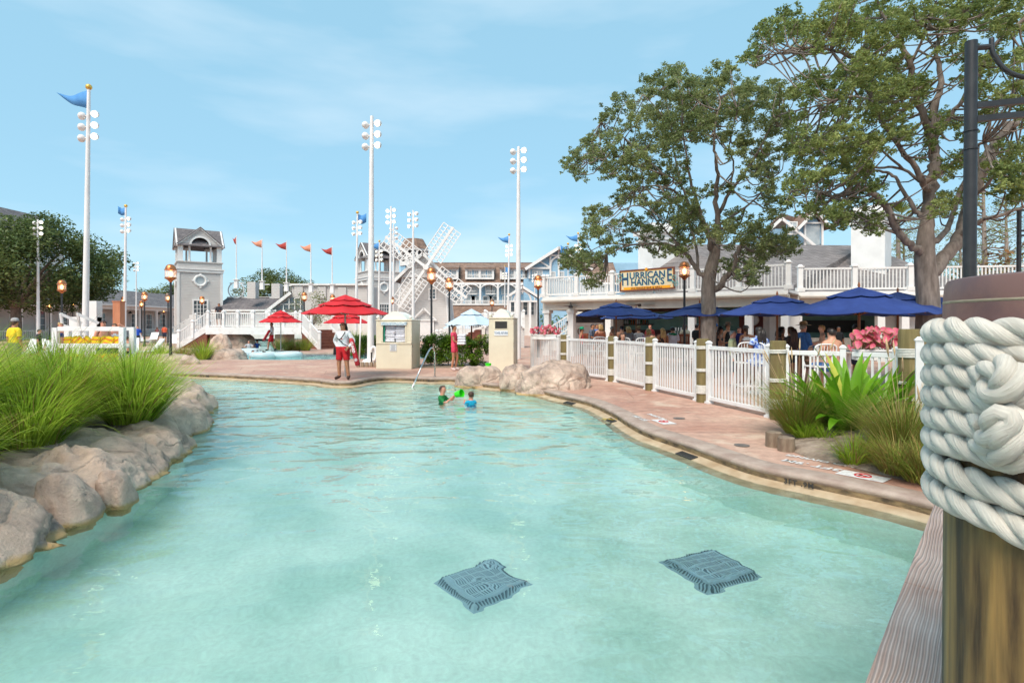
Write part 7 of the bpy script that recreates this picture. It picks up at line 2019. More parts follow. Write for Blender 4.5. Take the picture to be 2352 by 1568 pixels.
for u, d, a, lb in ((1567, 22.4, 185, 'brown wooden bar stool left of the black lamp post'), (1599, 21.8, 190, 'brown wooden bar stool right of the lamp post beside the oak trunk'), (1520, 23.6, 180, 'brown wooden bar stool between the floral and purple tops'), (1352, 24, 120, 'brown wooden bar stool of the seated dark haired man')):
 dup(w0, at(u, d), R(a), lb)
# ================================================================ people
SK = [mk('skin_light', C(214, 160, 132), C(204, 148, 120), scale=6, rough=.5), mk('skin_tan', C(186, 128, 96), C(174, 116, 86), scale=6, rough=.5), mk('skin_brown', C(136, 88, 62), C(124, 78, 54), scale=6, rough=.5), mk('skin_pink', C(222, 156, 130), C(212, 142, 118), scale=6, rough=.5)]
_cm = {}
def cloth(r, g, b, r2=None, g2=None, b2=None, sc=9):
 k = (r, g, b, r2)
 if k not in _cm:
  _cm[k] = mk('cloth_%d_%d_%d' % (r, g, b), C(r, g, b), C(r2, g2, b2) if r2 is not None else C(int(r * .9), int(g * .9), int(b * .9)), scale=sc, rough=.85, bump=.004, bscale=12, lo=.4 if r2 is None else .47, hi=.6 if r2 is None else .53)
 return _cm[k]
HAIR_D, HAIR_B, HAIR_BL, HAIR_G = mk('dark_hair', (.012, .009, .008), (.03, .02, .016), scale=20, rough=.45), mk('brown_hair', C(84, 56, 38), C(62, 40, 26), scale=20, rough=.5), mk('blond_hair', C(206, 170, 112), C(170, 130, 80), scale=20, rough=.5), mk('grey_hair', C(168, 160, 154), C(136, 128, 122), scale=20, rough=.5)
M_EYE = mk('eye_dark', (.015, .012, .01), rough=.3)
M_LIP = mk('lips', C(172, 96, 86), rough=.5)
BASE = dict(pelvis=(0, 0, .93), waist=(0, 0, 1.08), chest=(0, .01, 1.26), collar=(0, .015, 1.40), neck=(0, .01, 1.475), jaw=(0, -.012, 1.545), head=(0, -.005, 1.625), top=(0, .0, 1.69),
 shL=(.165, .015, 1.395), elL=(.215, .03, 1.12), wrL=(.23, -.03, .88), haL=(.232, -.055, .805), shR=(-.165, .015, 1.395), elR=(-.215, .03, 1.12), wrR=(-.23, -.03, .88), haR=(-.232, -.055, .805),
 hiL=(.09, 0, .88), knL=(.10, -.015, .49), anL=(.10, .03, .085), toL=(.115, -.11, .035), hiR=(-.09, 0, .88), knR=(-.10, -.015, .49), anR=(-.10, .03, .085), toR=(-.115, -.11, .035))
RAD = dict(pelvis=(.150, .112), waist=(.128, .098), chest=(.152, .108), collar=(.105, .075), neck=(.052, .055), jaw=(.066, .078), head=(.078, .094), top=(.050, .062),
 sh=(.058, .058), el=(.041, .041), wr=(.028, .028), ha=(.034, .022), hi=(.088, .088), kn=(.058, .058), an=(.038, .042), to=(.036, .026))
BONES = [('pelvis', 'waist'), ('waist', 'chest'), ('chest', 'collar'), ('collar', 'neck'), ('neck', 'jaw'), ('jaw', 'head'), ('head', 'top')]
for s in 'LR': BONES += [('collar', 'sh' + s), ('sh' + s, 'el' + s), ('el' + s, 'wr' + s), ('wr' + s, 'ha' + s), ('pelvis', 'hi' + s), ('hi' + s, 'kn' + s), ('kn' + s, 'an' + s), ('an' + s, 'to' + s)]
ARMS = {s: ['sh' + s, 'el' + s, 'wr' + s, 'ha' + s] for s in 'LR'}
def person(label, loc, rz, h=1.70, pose=None, skin=0, fat=1.0, wear=(), hair=(HAIR_D, 'short'), hat=None, fingers=False, glasses=False, group=None, sub=1, kid=False, face=True):
 """one continuous body grown over a skeleton; clothes are offset shells of it; rz=0 faces the camera"""
 k = h / 1.70
 J = {n: Vector(p) for n, p in BASE.items()}
 for n, p in (pose or {}).items(): J[n] = Vector(p)
 if kid:      # a child's head is larger for the body
  c = J['neck'].copy()
  for n in ('jaw', 'head', 'top'): J[n] = c + (J[n] - c) * 1.32
 names = list(J); idx = {n: i for i, n in enumerate(names)}
 V = [J[n] * k for n in names]; E = [(idx[a], idx[b]) for a, b in BONES]; RR = []
 for n in names:
  r = RAD[n] if n in RAD else RAD[n[:2]]
  f_ = fat if n in ('pelvis', 'waist', 'chest') or n[:2] in ('hi', 'kn', 'sh', 'el') else 1 + (fat - 1) * .35
  if kid and n in ('jaw', 'head', 'top'): f_ = 1.28
  if kid and n in ('pelvis', 'waist', 'chest'): f_ *= .92
  RR.append((r[0] * k * f_, r[1] * k * f_))
 if fingers:
  for s in 'LR':
   a, b = J['wr' + s] * k, J['ha' + s] * k
   d = (b - a).normalized(); sd = d.cross(Vector((0, 1, 0)) if abs(d.y) < .8 else Vector((1, 0, 0))).normalized()
   up = sd.cross(d).normalized()
   for i, (o, ln) in enumerate(((-.03, .060), (-.010, .075), (.010, .070), (.028, .056))):
    p1 = b + sd * o * k + d * ln * .55 * k; p2 = b + sd * o * 1.1 * k + d * ln * k + up * .012 * k
    V += [p1, p2]; RR += [(.0095 * k, .0095 * k), (.007 * k, .007 * k)]
    E += [(idx['ha' + s], len(V) - 2), (len(V) - 2, len(V) - 1)]
   p1 = a + d * .03 * k - sd * .045 * k; p2 = p1 + d * .045 * k - sd * .012 * k
   V += [p1, p2]; RR += [(.012 * k, .012 * k), (.009 * k, .009 * k)]; E += [(idx['wr' + s], len(V) - 2), (len(V) - 2, len(V) - 1)]
 me = bpy.data.meshes.new('skeleton'); me.from_pydata([tuple(v) for v in V], E, [])
 o = bpy.data.objects.new('skeleton', me); COL.objects.link(o)
 m = o.modifiers.new('skin', 'SKIN'); m.use_smooth_shade = True
 sv = me.skin_vertices[0].data
 for i, r in enumerate(RR): sv[i].radius = r; sv[i].use_root = (i == idx['pelvis'])
 ss = o.modifiers.new('sub', 'SUBSURF'); ss.levels = ss.render_levels = sub + 1
 dg = bpy.context.evaluated_depsgraph_get(); dg.update()
 bm_ = bpy.data.meshes.new_from_object(o.evaluated_get(dg), depsgraph=dg)
 bpy.data.objects.remove(o); bpy.data.meshes.remove(me)
 n = len(bm_.vertices); co = np.empty(n * 3); bm_.vertices.foreach_get('co', co); co = co.reshape(-1, 3)
 bi = np.zeros(n, int); bt = np.zeros(n); bd = np.full(n, 9.0)
 for q, (a, b) in enumerate(BONES):
  A_, B_ = np.array(J[a] * k), np.array(J[b] * k); ab = B_ - A_
  t_ = np.clip(((co - A_) @ ab) / (ab @ ab), 0, 1); dd = np.linalg.norm(co - (A_ + t_[:, None] * ab), axis=1)
  rad_a = (RAD[a] if a in RAD else RAD[a[:2]])[0]; rad_b = (RAD[b] if b in RAD else RAD[b[:2]])[0]
  dd = dd / (rad_a + (rad_b - rad_a) * t_)
  w = dd < bd; bd[w] = dd[w]; bi[w] = q; bt[w] = t_[w]
 hd = np.array(J['head'] * k); kk = k * (1.3 if kid else 1)
 if face:
  rel = (co - hd) / kk
  nose = np.exp(-((rel[:, 0] / .014) ** 2 + ((rel[:, 2] + .022) / .022) ** 2)) * (rel[:, 1] < -.04)
  co[:, 1] -= nose * .022 * kk
  ear = np.exp(-(((np.abs(rel[:, 0]) - .075) / .02) ** 2 + ((rel[:, 2] + .01) / .024) ** 2 + ((rel[:, 1] - .005) / .018) ** 2))
  co[:, 0] += np.sign(rel[:, 0]) * ear * .018 * kk
  bm_.vertices.foreach_set('co', co.ravel())
 bm_.update(); bm_.materials.clear(); bm_.materials.append(SK[skin])
 bm_.polygons.foreach_set('use_smooth', [True] * len(bm_.polygons))
 t = thing('person', label, 'person', loc, rz, group=group)
 link('body', bm_, t)
 nr = np.empty(n * 3); bm_.vertices.foreach_get('normal', nr); nr = nr.reshape(-1, 3)
 polys = [tuple(p.vertices) for p in bm_.polygons]
 bname = [a + '>' + b for a, b in BONES]
 def shell(name, mat, sel, off, zmin=None, zmax=None):
  keep = np.array([sel(bname[bi[i]], bt[i], co[i] / k) for i in range(n)])
  fs = [p for p in polys if sum(keep[v] for v in p) >= (len(p) + 1) // 2]
  if not fs: return None
  us = sorted({v for p in fs for v in p}); mp_ = {v: i for i, v in enumerate(us)}
  offs = off if callable(off) else (lambda c: off)
  vs = [tuple(co[v] + nr[v] * offs(co[v] / k) * k) for v in us]
  if zmin is not None: vs = [(x, y, max(z, zmin * k)) for x, y, z in vs]
  if zmax is not None: vs = [(x, y, min(z, zmax * k)) for x, y, z in vs]
  ms = bpy.data.meshes.new(name); ms.from_pydata(vs, [], [tuple(mp_[v] for v in p) for p in fs]); ms.materials.append(mat)
  ms.polygons.foreach_set('use_smooth', [True] * len(ms.polygons))
  ob = link(name, ms, t)
  so = ob.modifiers.new('thick', 'SOLIDIFY'); so.thickness = .004; so.offset = -1
  return ob
 torso = ('pelvis>waist', 'waist>chest', 'chest>collar', 'collar>shL', 'collar>shR', 'collar>neck')
 hipb = ('pelvis>hiL', 'pelvis>hiR')
 for wname, mat in wear:
  if wname in ('shirt', 'tee', 'tank', 'crop', 'bandeau', 'long_shirt', 'off_shoulder'):
   arm = {'shirt': 1.0, 'tee': .75, 'tank': 0, 'crop': 0, 'bandeau': 0, 'long_shirt': 3, 'off_shoulder': .5}[wname]
   zlo = {'crop': 1.12, 'bandeau': 1.22}.get(wname, .86); zhi = {'tank': 1.40, 'crop': 1.40, 'bandeau': 1.32, 'off_shoulder': 1.36}.get(wname, 1.455)
   def sel(b, t_, c, arm=arm, zlo=zlo, zhi=zhi, w=wname):
    if b in torso or b in hipb:
     zz = c[2] - (J['pelvis'].z - .93)
     return zlo < zz < zhi and not (w in ('tank', 'crop') and abs(c[0] - J['collar'].x) > .125 and zz > 1.33)
    if b[:2] == 'sh': return t_ < arm
    if b[:2] == 'el': return arm >= 2 and t_ < .93
    return False
   shell({'long_shirt': 'shirt', 'crop': 'swim_top', 'bandeau': 'swim_top', 'off_shoulder': 'top'}.get(wname, wname), mat, sel, .012 if arm else .007, zmin=zlo + J['pelvis'].z - .93 if arm < 3 else None)
  elif wname in ('shorts', 'trousers', 'briefs', 'long_shorts'):
   lim = {'shorts': .72, 'briefs': .12, 'trousers': 9, 'long_shorts': .98}[wname]
   shell({'long_shorts': 'shorts', 'briefs': 'swim_bottom'}.get(wname, wname), mat, lambda b, t_, c: (b == 'pelvis>waist' and t_ < .75) or b in hipb or (b[:2] == 'hi' and t_ < lim) or (lim > 5 and b[:2] == 'kn' and t_ < .92), .020 if lim > .5 and lim < 2 else .009, zmax=J['pelvis'].z + .06)
  elif wname == 'dress':
   shell('dress', mat, lambda b, t_, c: (b in torso and c[2] < 1.43) or b in hipb or (b[:2] == 'hi' and t_ < .42) or (b[:2] == 'sh' and t_ < .35), .014)
  elif wname == 'shoes':
   shell('shoes', mat, lambda b, t_, c: b[:2] == 'an' or (b[:2] == 'kn' and t_ > .93), .012)
 if hair:
  hm, st = hair
  low = {'short': -.015, 'bob': -.10, 'long': -.10, 'pony': -.03, 'bun': -.03}[st]
  def hs(b, t_, c):
   r = (c * k - hd) / kk
   if b not in ('head>top', 'jaw>head', 'neck>jaw'): return False
   return (r[2] > .042 and r[1] > -.075) or r[2] > .06 or (r[1] > -.012 and r[2] > low and not (abs(r[0]) > .06 and r[1] < .0 and r[2] < .0)) or (r[1] > .03 and r[2] > -.06)
  shell('hair', hm, hs, .016 * (1.3 if kid else 1))
  if st in ('long', 'bob'):
   mb = MB(); L_ = .30 if st == 'long' else .12
   for x in (-.05, -.02, .02, .05):
    mb.tube([(hd[0] + x * kk, hd[1] + .07 * kk, hd[2] + .02 * kk), (hd[0] + x * 1.25 * kk, hd[1] + .095 * kk, hd[2] - .09 * kk), (hd[0] + x * 1.5 * kk, hd[1] + .10 * kk, hd[2] - .09 * kk - L_ * .55 * kk), (hd[0] + x * 1.2 * kk, hd[1] + .09 * kk, hd[2] - .09 * kk - L_ * kk)], [.03 * kk, .04 * kk, .035 * kk, .012 * kk], 8)
   mb.build('hair_length', hm, t, smooth=True)['kind'] = 'stuff'
  if st == 'pony':
   MB().tube(smooth_curve([(hd[0], hd[1] + .09 * kk, hd[2] + .05 * kk), (hd[0], hd[1] + .15 * kk, hd[2] + .03 * kk), (hd[0], hd[1] + .16 * kk, hd[2] - .10 * kk), (hd[0], hd[1] + .13 * kk, hd[2] - .20 * kk)], 4), [.02 * kk + .012 * kk * math.sin(PI * i / 12) for i in range(13)], 8).build('ponytail', hm, t, smooth=True)
  if st == 'bun': MB().sphere((hd[0], hd[1] + .10 * kk, hd[2] + .06 * kk), .045 * kk, 10, 8).build('hair_bun', hm, t, smooth=True)
 if hat:
  hmt, st = hat; z = hd[2] + .05 * kk
  if st == 'cap':
   mb = MB().lathe([(.104 * kk, -.01 * kk), (.106 * kk, .03 * kk), (.085 * kk, .075 * kk), (.04 * kk, .098 * kk), (0, .10 * kk)], 16, (hd[0], hd[1] + .002, z))
   mb.add([(hd[0] + .085 * kk * math.cos(a), hd[1] - .05 * kk + .17 * kk * -math.sin(a) * .95, z - .005 - .012 * kk * math.sin(a)) for a in np.linspace(0, PI, 9)] + [(hd[0], hd[1] - .03 * kk, z)], [tuple(range(10))])
   mb.build('cap', hmt, t, smooth=True, angle=40)
  else:
   MB().lathe([(.20 * kk, -.01 * kk), (.19 * kk, .0), (.105 * kk, .012 * kk), (.10 * kk, .07 * kk), (.07 * kk, .105 * kk), (0, .10 * kk)], 20, (hd[0], hd[1], z)).build('hat', hmt, t, smooth=True, angle=40)
 if face:
  if glasses:
   g_ = MB()
   for s in (-1, 1): g_.sphere((hd[0] + s * .034 * kk, hd[1] - .092 * kk, hd[2] + .012 * kk), (.027 * kk, .010 * kk, .019 * kk), 10, 6); g_.beam((hd[0] + s * .06 * kk, hd[1] - .085 * kk, hd[2] + .014 * kk), (hd[0] + s * .083 * kk, hd[1] + .01 * kk, hd[2] + .012 * kk), .006 * kk, .006 * kk)
   g_.beam((hd[0] - .02 * kk, hd[1] - .098 * kk, hd[2] + .016 * kk), (hd[0] + .02 * kk, hd[1] - .098 * kk, hd[2] + .016 * kk), .006 * kk, .006 * kk)
   g_.build('sunglasses', M_EYE, t, smooth=True)
  else:
   em = MB().sphere((0, 0, 0), (.011 * kk, .006 * kk, .008 * kk), 8, 6).mesh('eye', M_EYE, smooth=True)
   for s in (-1, 1): link('eye', em, t, (hd[0] + s * .032 * kk, hd[1] - .088 * kk, hd[2] + .012 * kk))
  MB().sphere((hd[0], hd[1] - .083 * kk, hd[2] - .058 * kk), (.022 * kk, .008 * kk, .007 * kk), 8, 6).build('mouth', M_LIP, t, smooth=True)
 t['k'] = k
 return t
def P_(**kw): return kw
ARM_HIP = dict(elL=(.34, .10, 1.16), wrL=(.20, .02, .99), haL=(.16, -.03, .97), elR=(-.34, .10, 1.16), wrR=(-.20, .02, .99), haR=(-.16, -.03, .97))
ARM_FWD = dict(elL=(.22, -.06, 1.13), wrL=(.14, -.28, 1.16), haL=(.12, -.35, 1.18), elR=(-.22, -.06, 1.13), wrR=(-.14, -.28, 1.16), haR=(-.12, -.35, 1.18))
def sit(seat=.50):
 """joint set for a seated figure (seat height in the 1.70 m frame)"""
 d = seat + .09 - .93; q = {n: (p[0], p[1], p[2] + d) for n, p in BASE.items()}
 for s, sg_ in (('L', 1), ('R', -1)):
  q['hi' + s] = (sg_ * .09, -.02, seat + .07); q['kn' + s] = (sg_ * .12, -.42, seat + .06); q['an' + s] = (sg_ * .12, -.40, max(.08, seat - .36)); q['to' + s] = (sg_ * .13, -.54, max(.04, seat - .42))
  q['el' + s] = (sg_ * .22, -.04, 1.13 + d); q['wr' + s] = (sg_ * .15, -.25, 1.10 + d); q['ha' + s] = (sg_ * .13, -.32, 1.11 + d)
 return q
WHITE_C, RED_C, BLACK_C = cloth(234, 232, 234), cloth(206, 24, 36), cloth(26, 26, 28)
pg = dict(ARM_HIP); pg.update(elL=(.33, .06, 1.15), wrL=(.24, -.10, .97), haL=(.20, -.14, .92), knL=(.13, -.015, .49), anL=(.17, .03, .085), toL=(.22, -.10, .035), knR=(-.13, -.015, .49), anR=(-.14, .03, .085), toR=(-.21, -.10, .035), hiL=(.105, 0, .88), hiR=(-.105, 0, .88))
gl = G(788, 872.2) + Vector((0, 0, .012))
t = person('lifeguard standing at the pool edge in white long sleeves and red shorts', gl, R(-14), 1.67, pg, 1, 1.22, [('long_shirt', WHITE_C), ('shorts', RED_C), ('shoes', cloth(70, 48, 40))], (HAIR_D, 'bob'), None, True, True, sub=2)
st_ = MB(); st_.tube(smooth_curve([(-.13, -.125, 1.24), (-.02, -.175, 1.18), (.10, -.165, 1.30), (.12, -.10, 1.40)], 4), .014, 6); st_.tube(smooth_curve([(-.02, -.175, 1.18), (.10, -.17, 1.06), (.22, -.08, .98)], 4), .012, 6)
st_.build('strap', BLACK_C, t)
lg = MB().lathe([(0, 0), (.022, 0), (.022, .003), (0, .003)], 12).build('shirt_emblem', RED_C, t, (.055, -.168, 1.20)); lg.rotation_euler = (R(90), 0, 0)
th = thing('hip_pouch', 'black hip pouch of the lifeguard at the pool edge', 'pouch', gl + Vector((-.225, .0, .82)))
MB().box((0, 0, 0), (.11, .10, .19), top=.9).build('pouch', BLACK_C, th, bevel=.015); MB().cyl((0, 0, .09), (0, 0, .13), .035, n=10).build('pouch_lid', BLACK_C, th)
M_TUBE = mk('red_foam', C(190, 30, 44), C(172, 24, 38), scale=6, rough=.5)
def rescue_tube(label, loc, rot, s=1.0, word=True):
 t = thing('rescue_tube', label, 'rescue tube', loc); t.rotation_euler = rot; t.scale = (s, s, s)
 MB().tube([(0, 0, -.50), (0, 0, -.47), (0, 0, .40), (0, 0, .47)], [.055, .085, .085, .05], 14).build('tube', M_TUBE, t, smooth=True, angle=50)
 if word:
  lettering('lettering', 'GUARD', .125, mk('tube_print', C(230, 222, 222), rough=.6), t, (0, -.087, .14), (R(90), R(90), 0), sx=.9, bold=.004)
  MB().tube([(.045 * math.cos(2 * PI * i / 20), -.088, -.30 + .045 * math.sin(2 * PI * i / 20)) for i in range(21)], .008, 5, caps=False).box((0, -.088, -.30), (.05, .006, .014)).box((0, -.088, -.30), (.014, .007, .05)).build('emblem', WHITE_C, t)
 return t
rescue_tube('red rescue tube with the word guard under the lifeguard arm', gl + Vector((.36, -.10, .83)), (R(-6), R(-16), 0), .86)
walk = dict(knL=(.09, -.16, .50), anL=(.09, -.20, .10), toL=(.10, -.33, .06), knR=(-.09, .02, .49), anR=(-.09, .24, .13), toR=(-.1, .12, .05), elL=(.23, .06, 1.13), wrL=(.2, -.10, .95), haL=(.2, -.15, .92))
gw = at(624, 35)
t = person('lifeguard walking left before the footbridge in white shirt and red shorts', gw, R(-75), 1.75, walk, 1, 1.0, [('shirt', WHITE_C), ('shorts', RED_C), ('shoes', BLACK_C)], (HAIR_B, 'short'))
rescue_tube('red rescue tube carried by the distant walking lifeguard', gw + Vector((-.20, -.25, .98)), (R(20), R(38), 0), .9, False)
pt = dict(ARM_FWD); pt.update(wrL=(.10, -.26, 1.06), haL=(.07, -.33, 1.05), wrR=(-.10, -.26, 1.02), haR=(-.07, -.33, 1.0), knL=(.09, -.10, .50), anL=(.09, -.02, .10), toL=(.10, -.16, .05), knR=(-.08, .0, .49), anR=(-.09, .06, .09), toR=(-.1, -.08, .04))
gp_ = G(1043, 851)
t = person('girl in a pink dress carrying folded white towels past the hedge', gp_, R(78), 1.60, pt, 1, .92, [('dress', cloth(232, 70, 100)), ('shoes', cloth(224, 200, 196))], (HAIR_D, 'bun'), None, True)
tw2 = thing('towel_bundle', 'bundle of folded white towels in the arms of the girl in pink', 'towels', gp_ + Vector((.27, -.07, .93)))
for k in range(4): link('towel', MB().box((0, 0, 0), (.28, .34, .085)).mesh('towel', M_TOWEL), tw2, (.01 * (k % 2), 0, .04 + k * .092), rz=.06 * (k % 3 - 1), bevel=.03)
pk = dict(elL=(.20, -.20, 1.22), wrL=(.11, -.38, 1.40), haL=(.08, -.44, 1.45), elR=(-.20, -.20, 1.22), wrR=(-.09, -.38, 1.40), haR=(-.06, -.44, 1.45))
gk = G(1016, 921, WATER); hk_ = 1.22
t = person('boy in a green shirt standing in the pool holding up a green bucket', Vector((gk.x, gk.y, zy(883, gk.y) - hk_ * 1.06)), R(70), hk_, pk, 3, .95, [('tee', cloth(24, 120, 58)), ('shorts', cloth(40, 60, 90))], (HAIR_B, 'short'), None, True, kid=True, sub=2)
M_BUCKET = mk('green_bucket', C(70, 232, 40), C(60, 220, 34), scale=4, rough=.35)
def bucket(label, loc, rot, s):
 t = thing('toy_bucket', label, 'bucket', loc, group='green toy buckets'); t.rotation_euler = rot
 b = MB().lathe([(0, .004), (.075 * s, .004), (.08 * s, .0), (.105 * s, .19 * s), (.112 * s, .19 * s), (.112 * s, .205 * s), (.10 * s, .205 * s), (.072 * s, .012), (0, .012)], 18); b.build('bucket', M_BUCKET, t, smooth=True, angle=40)
 MB().tube([(.108 * s * math.cos(a), .108 * s * .3 * 0 + .02 * s * math.sin(a), .19 * s - .11 * s * math.sin(a) * .6) for a in np.linspace(0, PI, 10)], .005 * s, 6).build('handle', M_BUCKET, t)
 return t
kb = hk_ / 1.70; zb = zy(883, gk.y) - hk_ * 1.06; rb_ = R(70)
bucket('bright green toy bucket in the hands of the boy in the pool', Vector((gk.x + (.50 * math.sin(rb_)) * kb, gk.y - .50 * math.cos(rb_) * kb, zb + 1.50 * kb)), (R(15), R(75), R(-20)), .85)
p_ = at(1121.5, 16.75); bucket('bright green toy bucket standing on the flat topped boulder', Vector((p_.x, p_.y, zy(847.5, 16.75))), (0, 0, .4), .85)
gk2 = G(1082, 927, WATER)
t = person('small boy in a turquoise top in the pool with his back turned', Vector((gk2.x, gk2.y, zy(897, gk2.y) - 1.06 * 1.06)), R(205), 1.06, pk, 3, .95, [('tee', cloth(20, 166, 206)), ('shorts', cloth(30, 60, 120))], (HAIR_B, 'short'), kid=True, sub=2)
GB = 'guests at the bar'
def guest(label, u, d, y, rz, wear, hair, skin=0, pose=None, hat=None, fat=1.0, z=None, group=GB, kid=False, h=None, glasses=False, bot=None):
 base = at(u, d)
 seat = pose is not None and pose.get('pelvis', (0, 0, .93))[2] < .93
 hh = h or max(.8, min(1.86, zy(y, d) / 1.035))
 if seat: hh = h or 1.70
 return person(label, base, R(rz), hh, pose, skin, fat, wear, hair, hat, False, glasses, group, kid=kid)
SIT = sit(.80); SITL = sit(.72)
SH = [cloth(58, 62, 84), cloth(120, 116, 108), cloth(46, 46, 52), cloth(150, 120, 92), cloth(70, 90, 130)]
guest('woman in a teal cap and coral top behind the first full gate', 1336, 22.2, 750.5, 80, [('tank', cloth(248, 104, 112)), ('shorts', SH[2])], (HAIR_B, 'pony'), 1, dict(ARM_HIP), (cloth(20, 150, 110), 'cap'), .92)
guest('seated dark haired man in a grey shirt left of the blond woman', 1361, 24.0, 753.7, 60, [('tee', cloth(92, 98, 116)), ('shorts', SH[1])], (HAIR_D, 'short'), 1, SIT)
guest('seated man in blue behind the blond woman at the first gate', 1371, 25.2, 750, 30, [('tee', cloth(70, 120, 190)), ('shorts', SH[1])], (HAIR_D, 'short'), 1, SIT)
guest('seated blond woman with bare shoulders on a wooden stool by the white column', 1379, 23.0, 753.7, 190, [('bandeau', cloth(190, 120, 90)), ('shorts', SH[2])], (HAIR_BL, 'bob'), 0, SIT)
guest('shirtless grey haired man between the white column and the umbrella pole', 1406, 22.8, 746.4, 100, [('shorts', SH[0])], (HAIR_G, 'short'), 1, ARM_FWD, None, 1.1)
guest('shirtless broad man seen from behind right of the umbrella pole', 1428, 22.0, 745, 190, [('long_shorts', SH[2])], (HAIR_D, 'short'), 0, ARM_FWD, None, 1.2)
guest('blond woman in a grey tee with her back turned at the bar', 1443, 21.0, 745.6, 185, [('tee', cloth(140, 138, 142)), ('shorts', SH[0])], (HAIR_BL, 'bob'), 0, ARM_FWD, None, 1.1)
guest('man in a pale grey tee and olive cap seen from behind at the bar', 1467, 21.4, 748, 178, [('tee', cloth(190, 188, 192)), ('long_shorts', SH[1])], (HAIR_B, 'short'), 0, ARM_FWD, (cloth(100, 92, 66), 'cap'), 1.15)
guest('child with brown hair peeping over the second full gate', 1430, 17.3, 765, 10, [('tee', cloth(60, 60, 66)), ('shorts', SH[0])], (HAIR_B, 'bob'), 0, None, None, 1.0, kid=True)
guest('blond woman in a lilac off shoulder top seen from behind', 1489, 20.4, 750.5, 182, [('off_shoulder', cloth(196, 152, 206)), ('shorts', cloth(120, 90, 150))], (HAIR_BL, 'bob'), 3, ARM_FWD, None, 1.05)
guest('bartender facing out behind the counter between two blond guests', 1493, 26.9, 742.4, 0, [('tee', cloth(120, 30, 34)), ('trousers', BLACK_C)], (HAIR_B, 'short'), 3)
guest('child with long brown hair behind the third piling', 1496, 16.6, 768, 30, [('tee', cloth(180, 120, 140)), ('shorts', SH[0])], (HAIR_B, 'long'), 0, kid=True)
guest('long haired woman in a dark floral top seen from behind', 1522, 19.6, 749.6, 182, [('tank', cloth(46, 36, 34, 190, 130, 96, 16)), ('shorts', SH[2])], (HAIR_BL, 'long'), 1, ARM_FWD, None, 1.1)
gm = guest('man in a white tee with a green whale print on the back', 1545, 19.8, 747, 172, [('tee', cloth(226, 218, 226)), ('long_shorts', SH[3])], (HAIR_D, 'short'), 0, ARM_FWD, None, 1.18)
wb = MB(); wb.extrude([(-.12, .165, 1.33), (.04, .168, 1.345), (.10, .165, 1.32), (.15, .158, 1.35), (.15, .158, 1.29), (.08, .166, 1.28), (-.04, .168, 1.255), (-.12, .165, 1.27)], (0, .004, 0)); wb.build('whale_print', cloth(20, 120, 80), gm)
guest('seated dark haired guest in black left of the oak trunk', 1601, 21.5, 753.7, 120, [('tee', BLACK_C), ('shorts', SH[2])], (HAIR_D, 'short'), 1, SIT)
guest('seated guest in a cream shirt by the black lamp post', 1573, 22.6, 757, 200, [('tee', cloth(214, 198, 172)), ('shorts', SH[1])], (HAIR_B, 'short'), 1, SIT)
guest('man in a blue cap half hidden by the right side of the oak trunk', 1642, 19.6, 743, 110, [('tank', cloth(40, 40, 46)), ('shorts', SH[0])], (HAIR_B, 'short'), 1, ARM_FWD, (cloth(80, 120, 180), 'cap'))
guest('woman in a dark bikini top and white shorts with a dark cap', 1655, 19.2, 750, 60, [('bandeau', BLACK_C), ('shorts', WHITE_C)], (HAIR_B, 'long'), 1, ARM_FWD, (BLACK_C, 'cap'), .9)
guest('bearded man in a brown brimmed hat at the bar right of the oak', 1672, 20.4, 740, 30, [('tank', BLACK_C), ('shorts', SH[0])], (HAIR_D, 'short'), 1, None, (cloth(92, 66, 48), 'hat'))
guest('elderly woman with grey hair in a pale green shirt behind the nearest gate', 1683, 14.6, 754.5, 62, [('long_shirt', cloth(196, 198, 152)), ('long_shorts', cloth(46, 48, 64)), ('shoes', cloth(130, 100, 80))], (HAIR_G, 'short'), 3, None, None, 1.12, glasses=True)
guest('man in a navy tee right behind the elderly woman in green', 1698, 19.4, 748, -40, [('tee', cloth(40, 46, 110)), ('shorts', SH[1])], (HAIR_B, 'short'), 3)
pp_ = dict(elR=(-.40, .02, 1.34), wrR=(-.62, .0, 1.40), haR=(-.70, .0, 1.41))
guest('woman in a white bandeau and red briefs pointing to the right', 1713, 18.2, 747.5, 175, [('bandeau', WHITE_C), ('briefs', RED_C)], (HAIR_B, 'pony'), 1, pp_, (cloth(96, 90, 88), 'cap'), .92)
guest('seated dark curly haired woman in a blue patterned dress at the nearest gate', 1744, 12.6, 771, 190, [('dress', cloth(70, 104, 186, 190, 206, 232, 14))], (HAIR_D, 'long'), 2, SITL)
guest('dark haired woman seated left of the half hidden piling top', 1795, 14.5, 766.7, 100, [('tank', cloth(70, 60, 60)), ('shorts', SH[2])], (HAIR_D, 'bob'), 1, SITL)
guest('person with brown hair seated right above the half hidden piling', 1817, 13.9, 769, 200, [('tee', cloth(66, 50, 46)), ('shorts', SH[2])], (HAIR_B, 'long'), 1, SITL)
guest('man in a blue shirt and straw hat holding a cup under the largest umbrella', 1845, 15.2, 739, 100, [('shirt', cloth(76, 128, 200)), ('long_shorts', SH[3])], (HAIR_G, 'short'), 3, ARM_FWD, (cloth(156, 120, 84), 'hat'), 1.25)
guest('toddler with bare back on the counter side behind the plume grass', 1888, 13.2, 758, 250, [('shorts', cloth(90, 120, 160))], (HAIR_BL, 'short'), 0, SIT, kid=True, h=1.05).location.z = .55
guest('shirtless dark haired man seated with his back to the fence', 1910, 11.6, 772, 188, [('long_shorts', cloth(70, 110, 170))], (HAIR_D, 'short'), 0, sit(.70), None, 1.15)
guest('server in black behind the counter under the largest umbrella', 1926, 22.6, 746.8, 0, [('tee', BLACK_C), ('trousers', BLACK_C)], (HAIR_D, 'short'), 2)
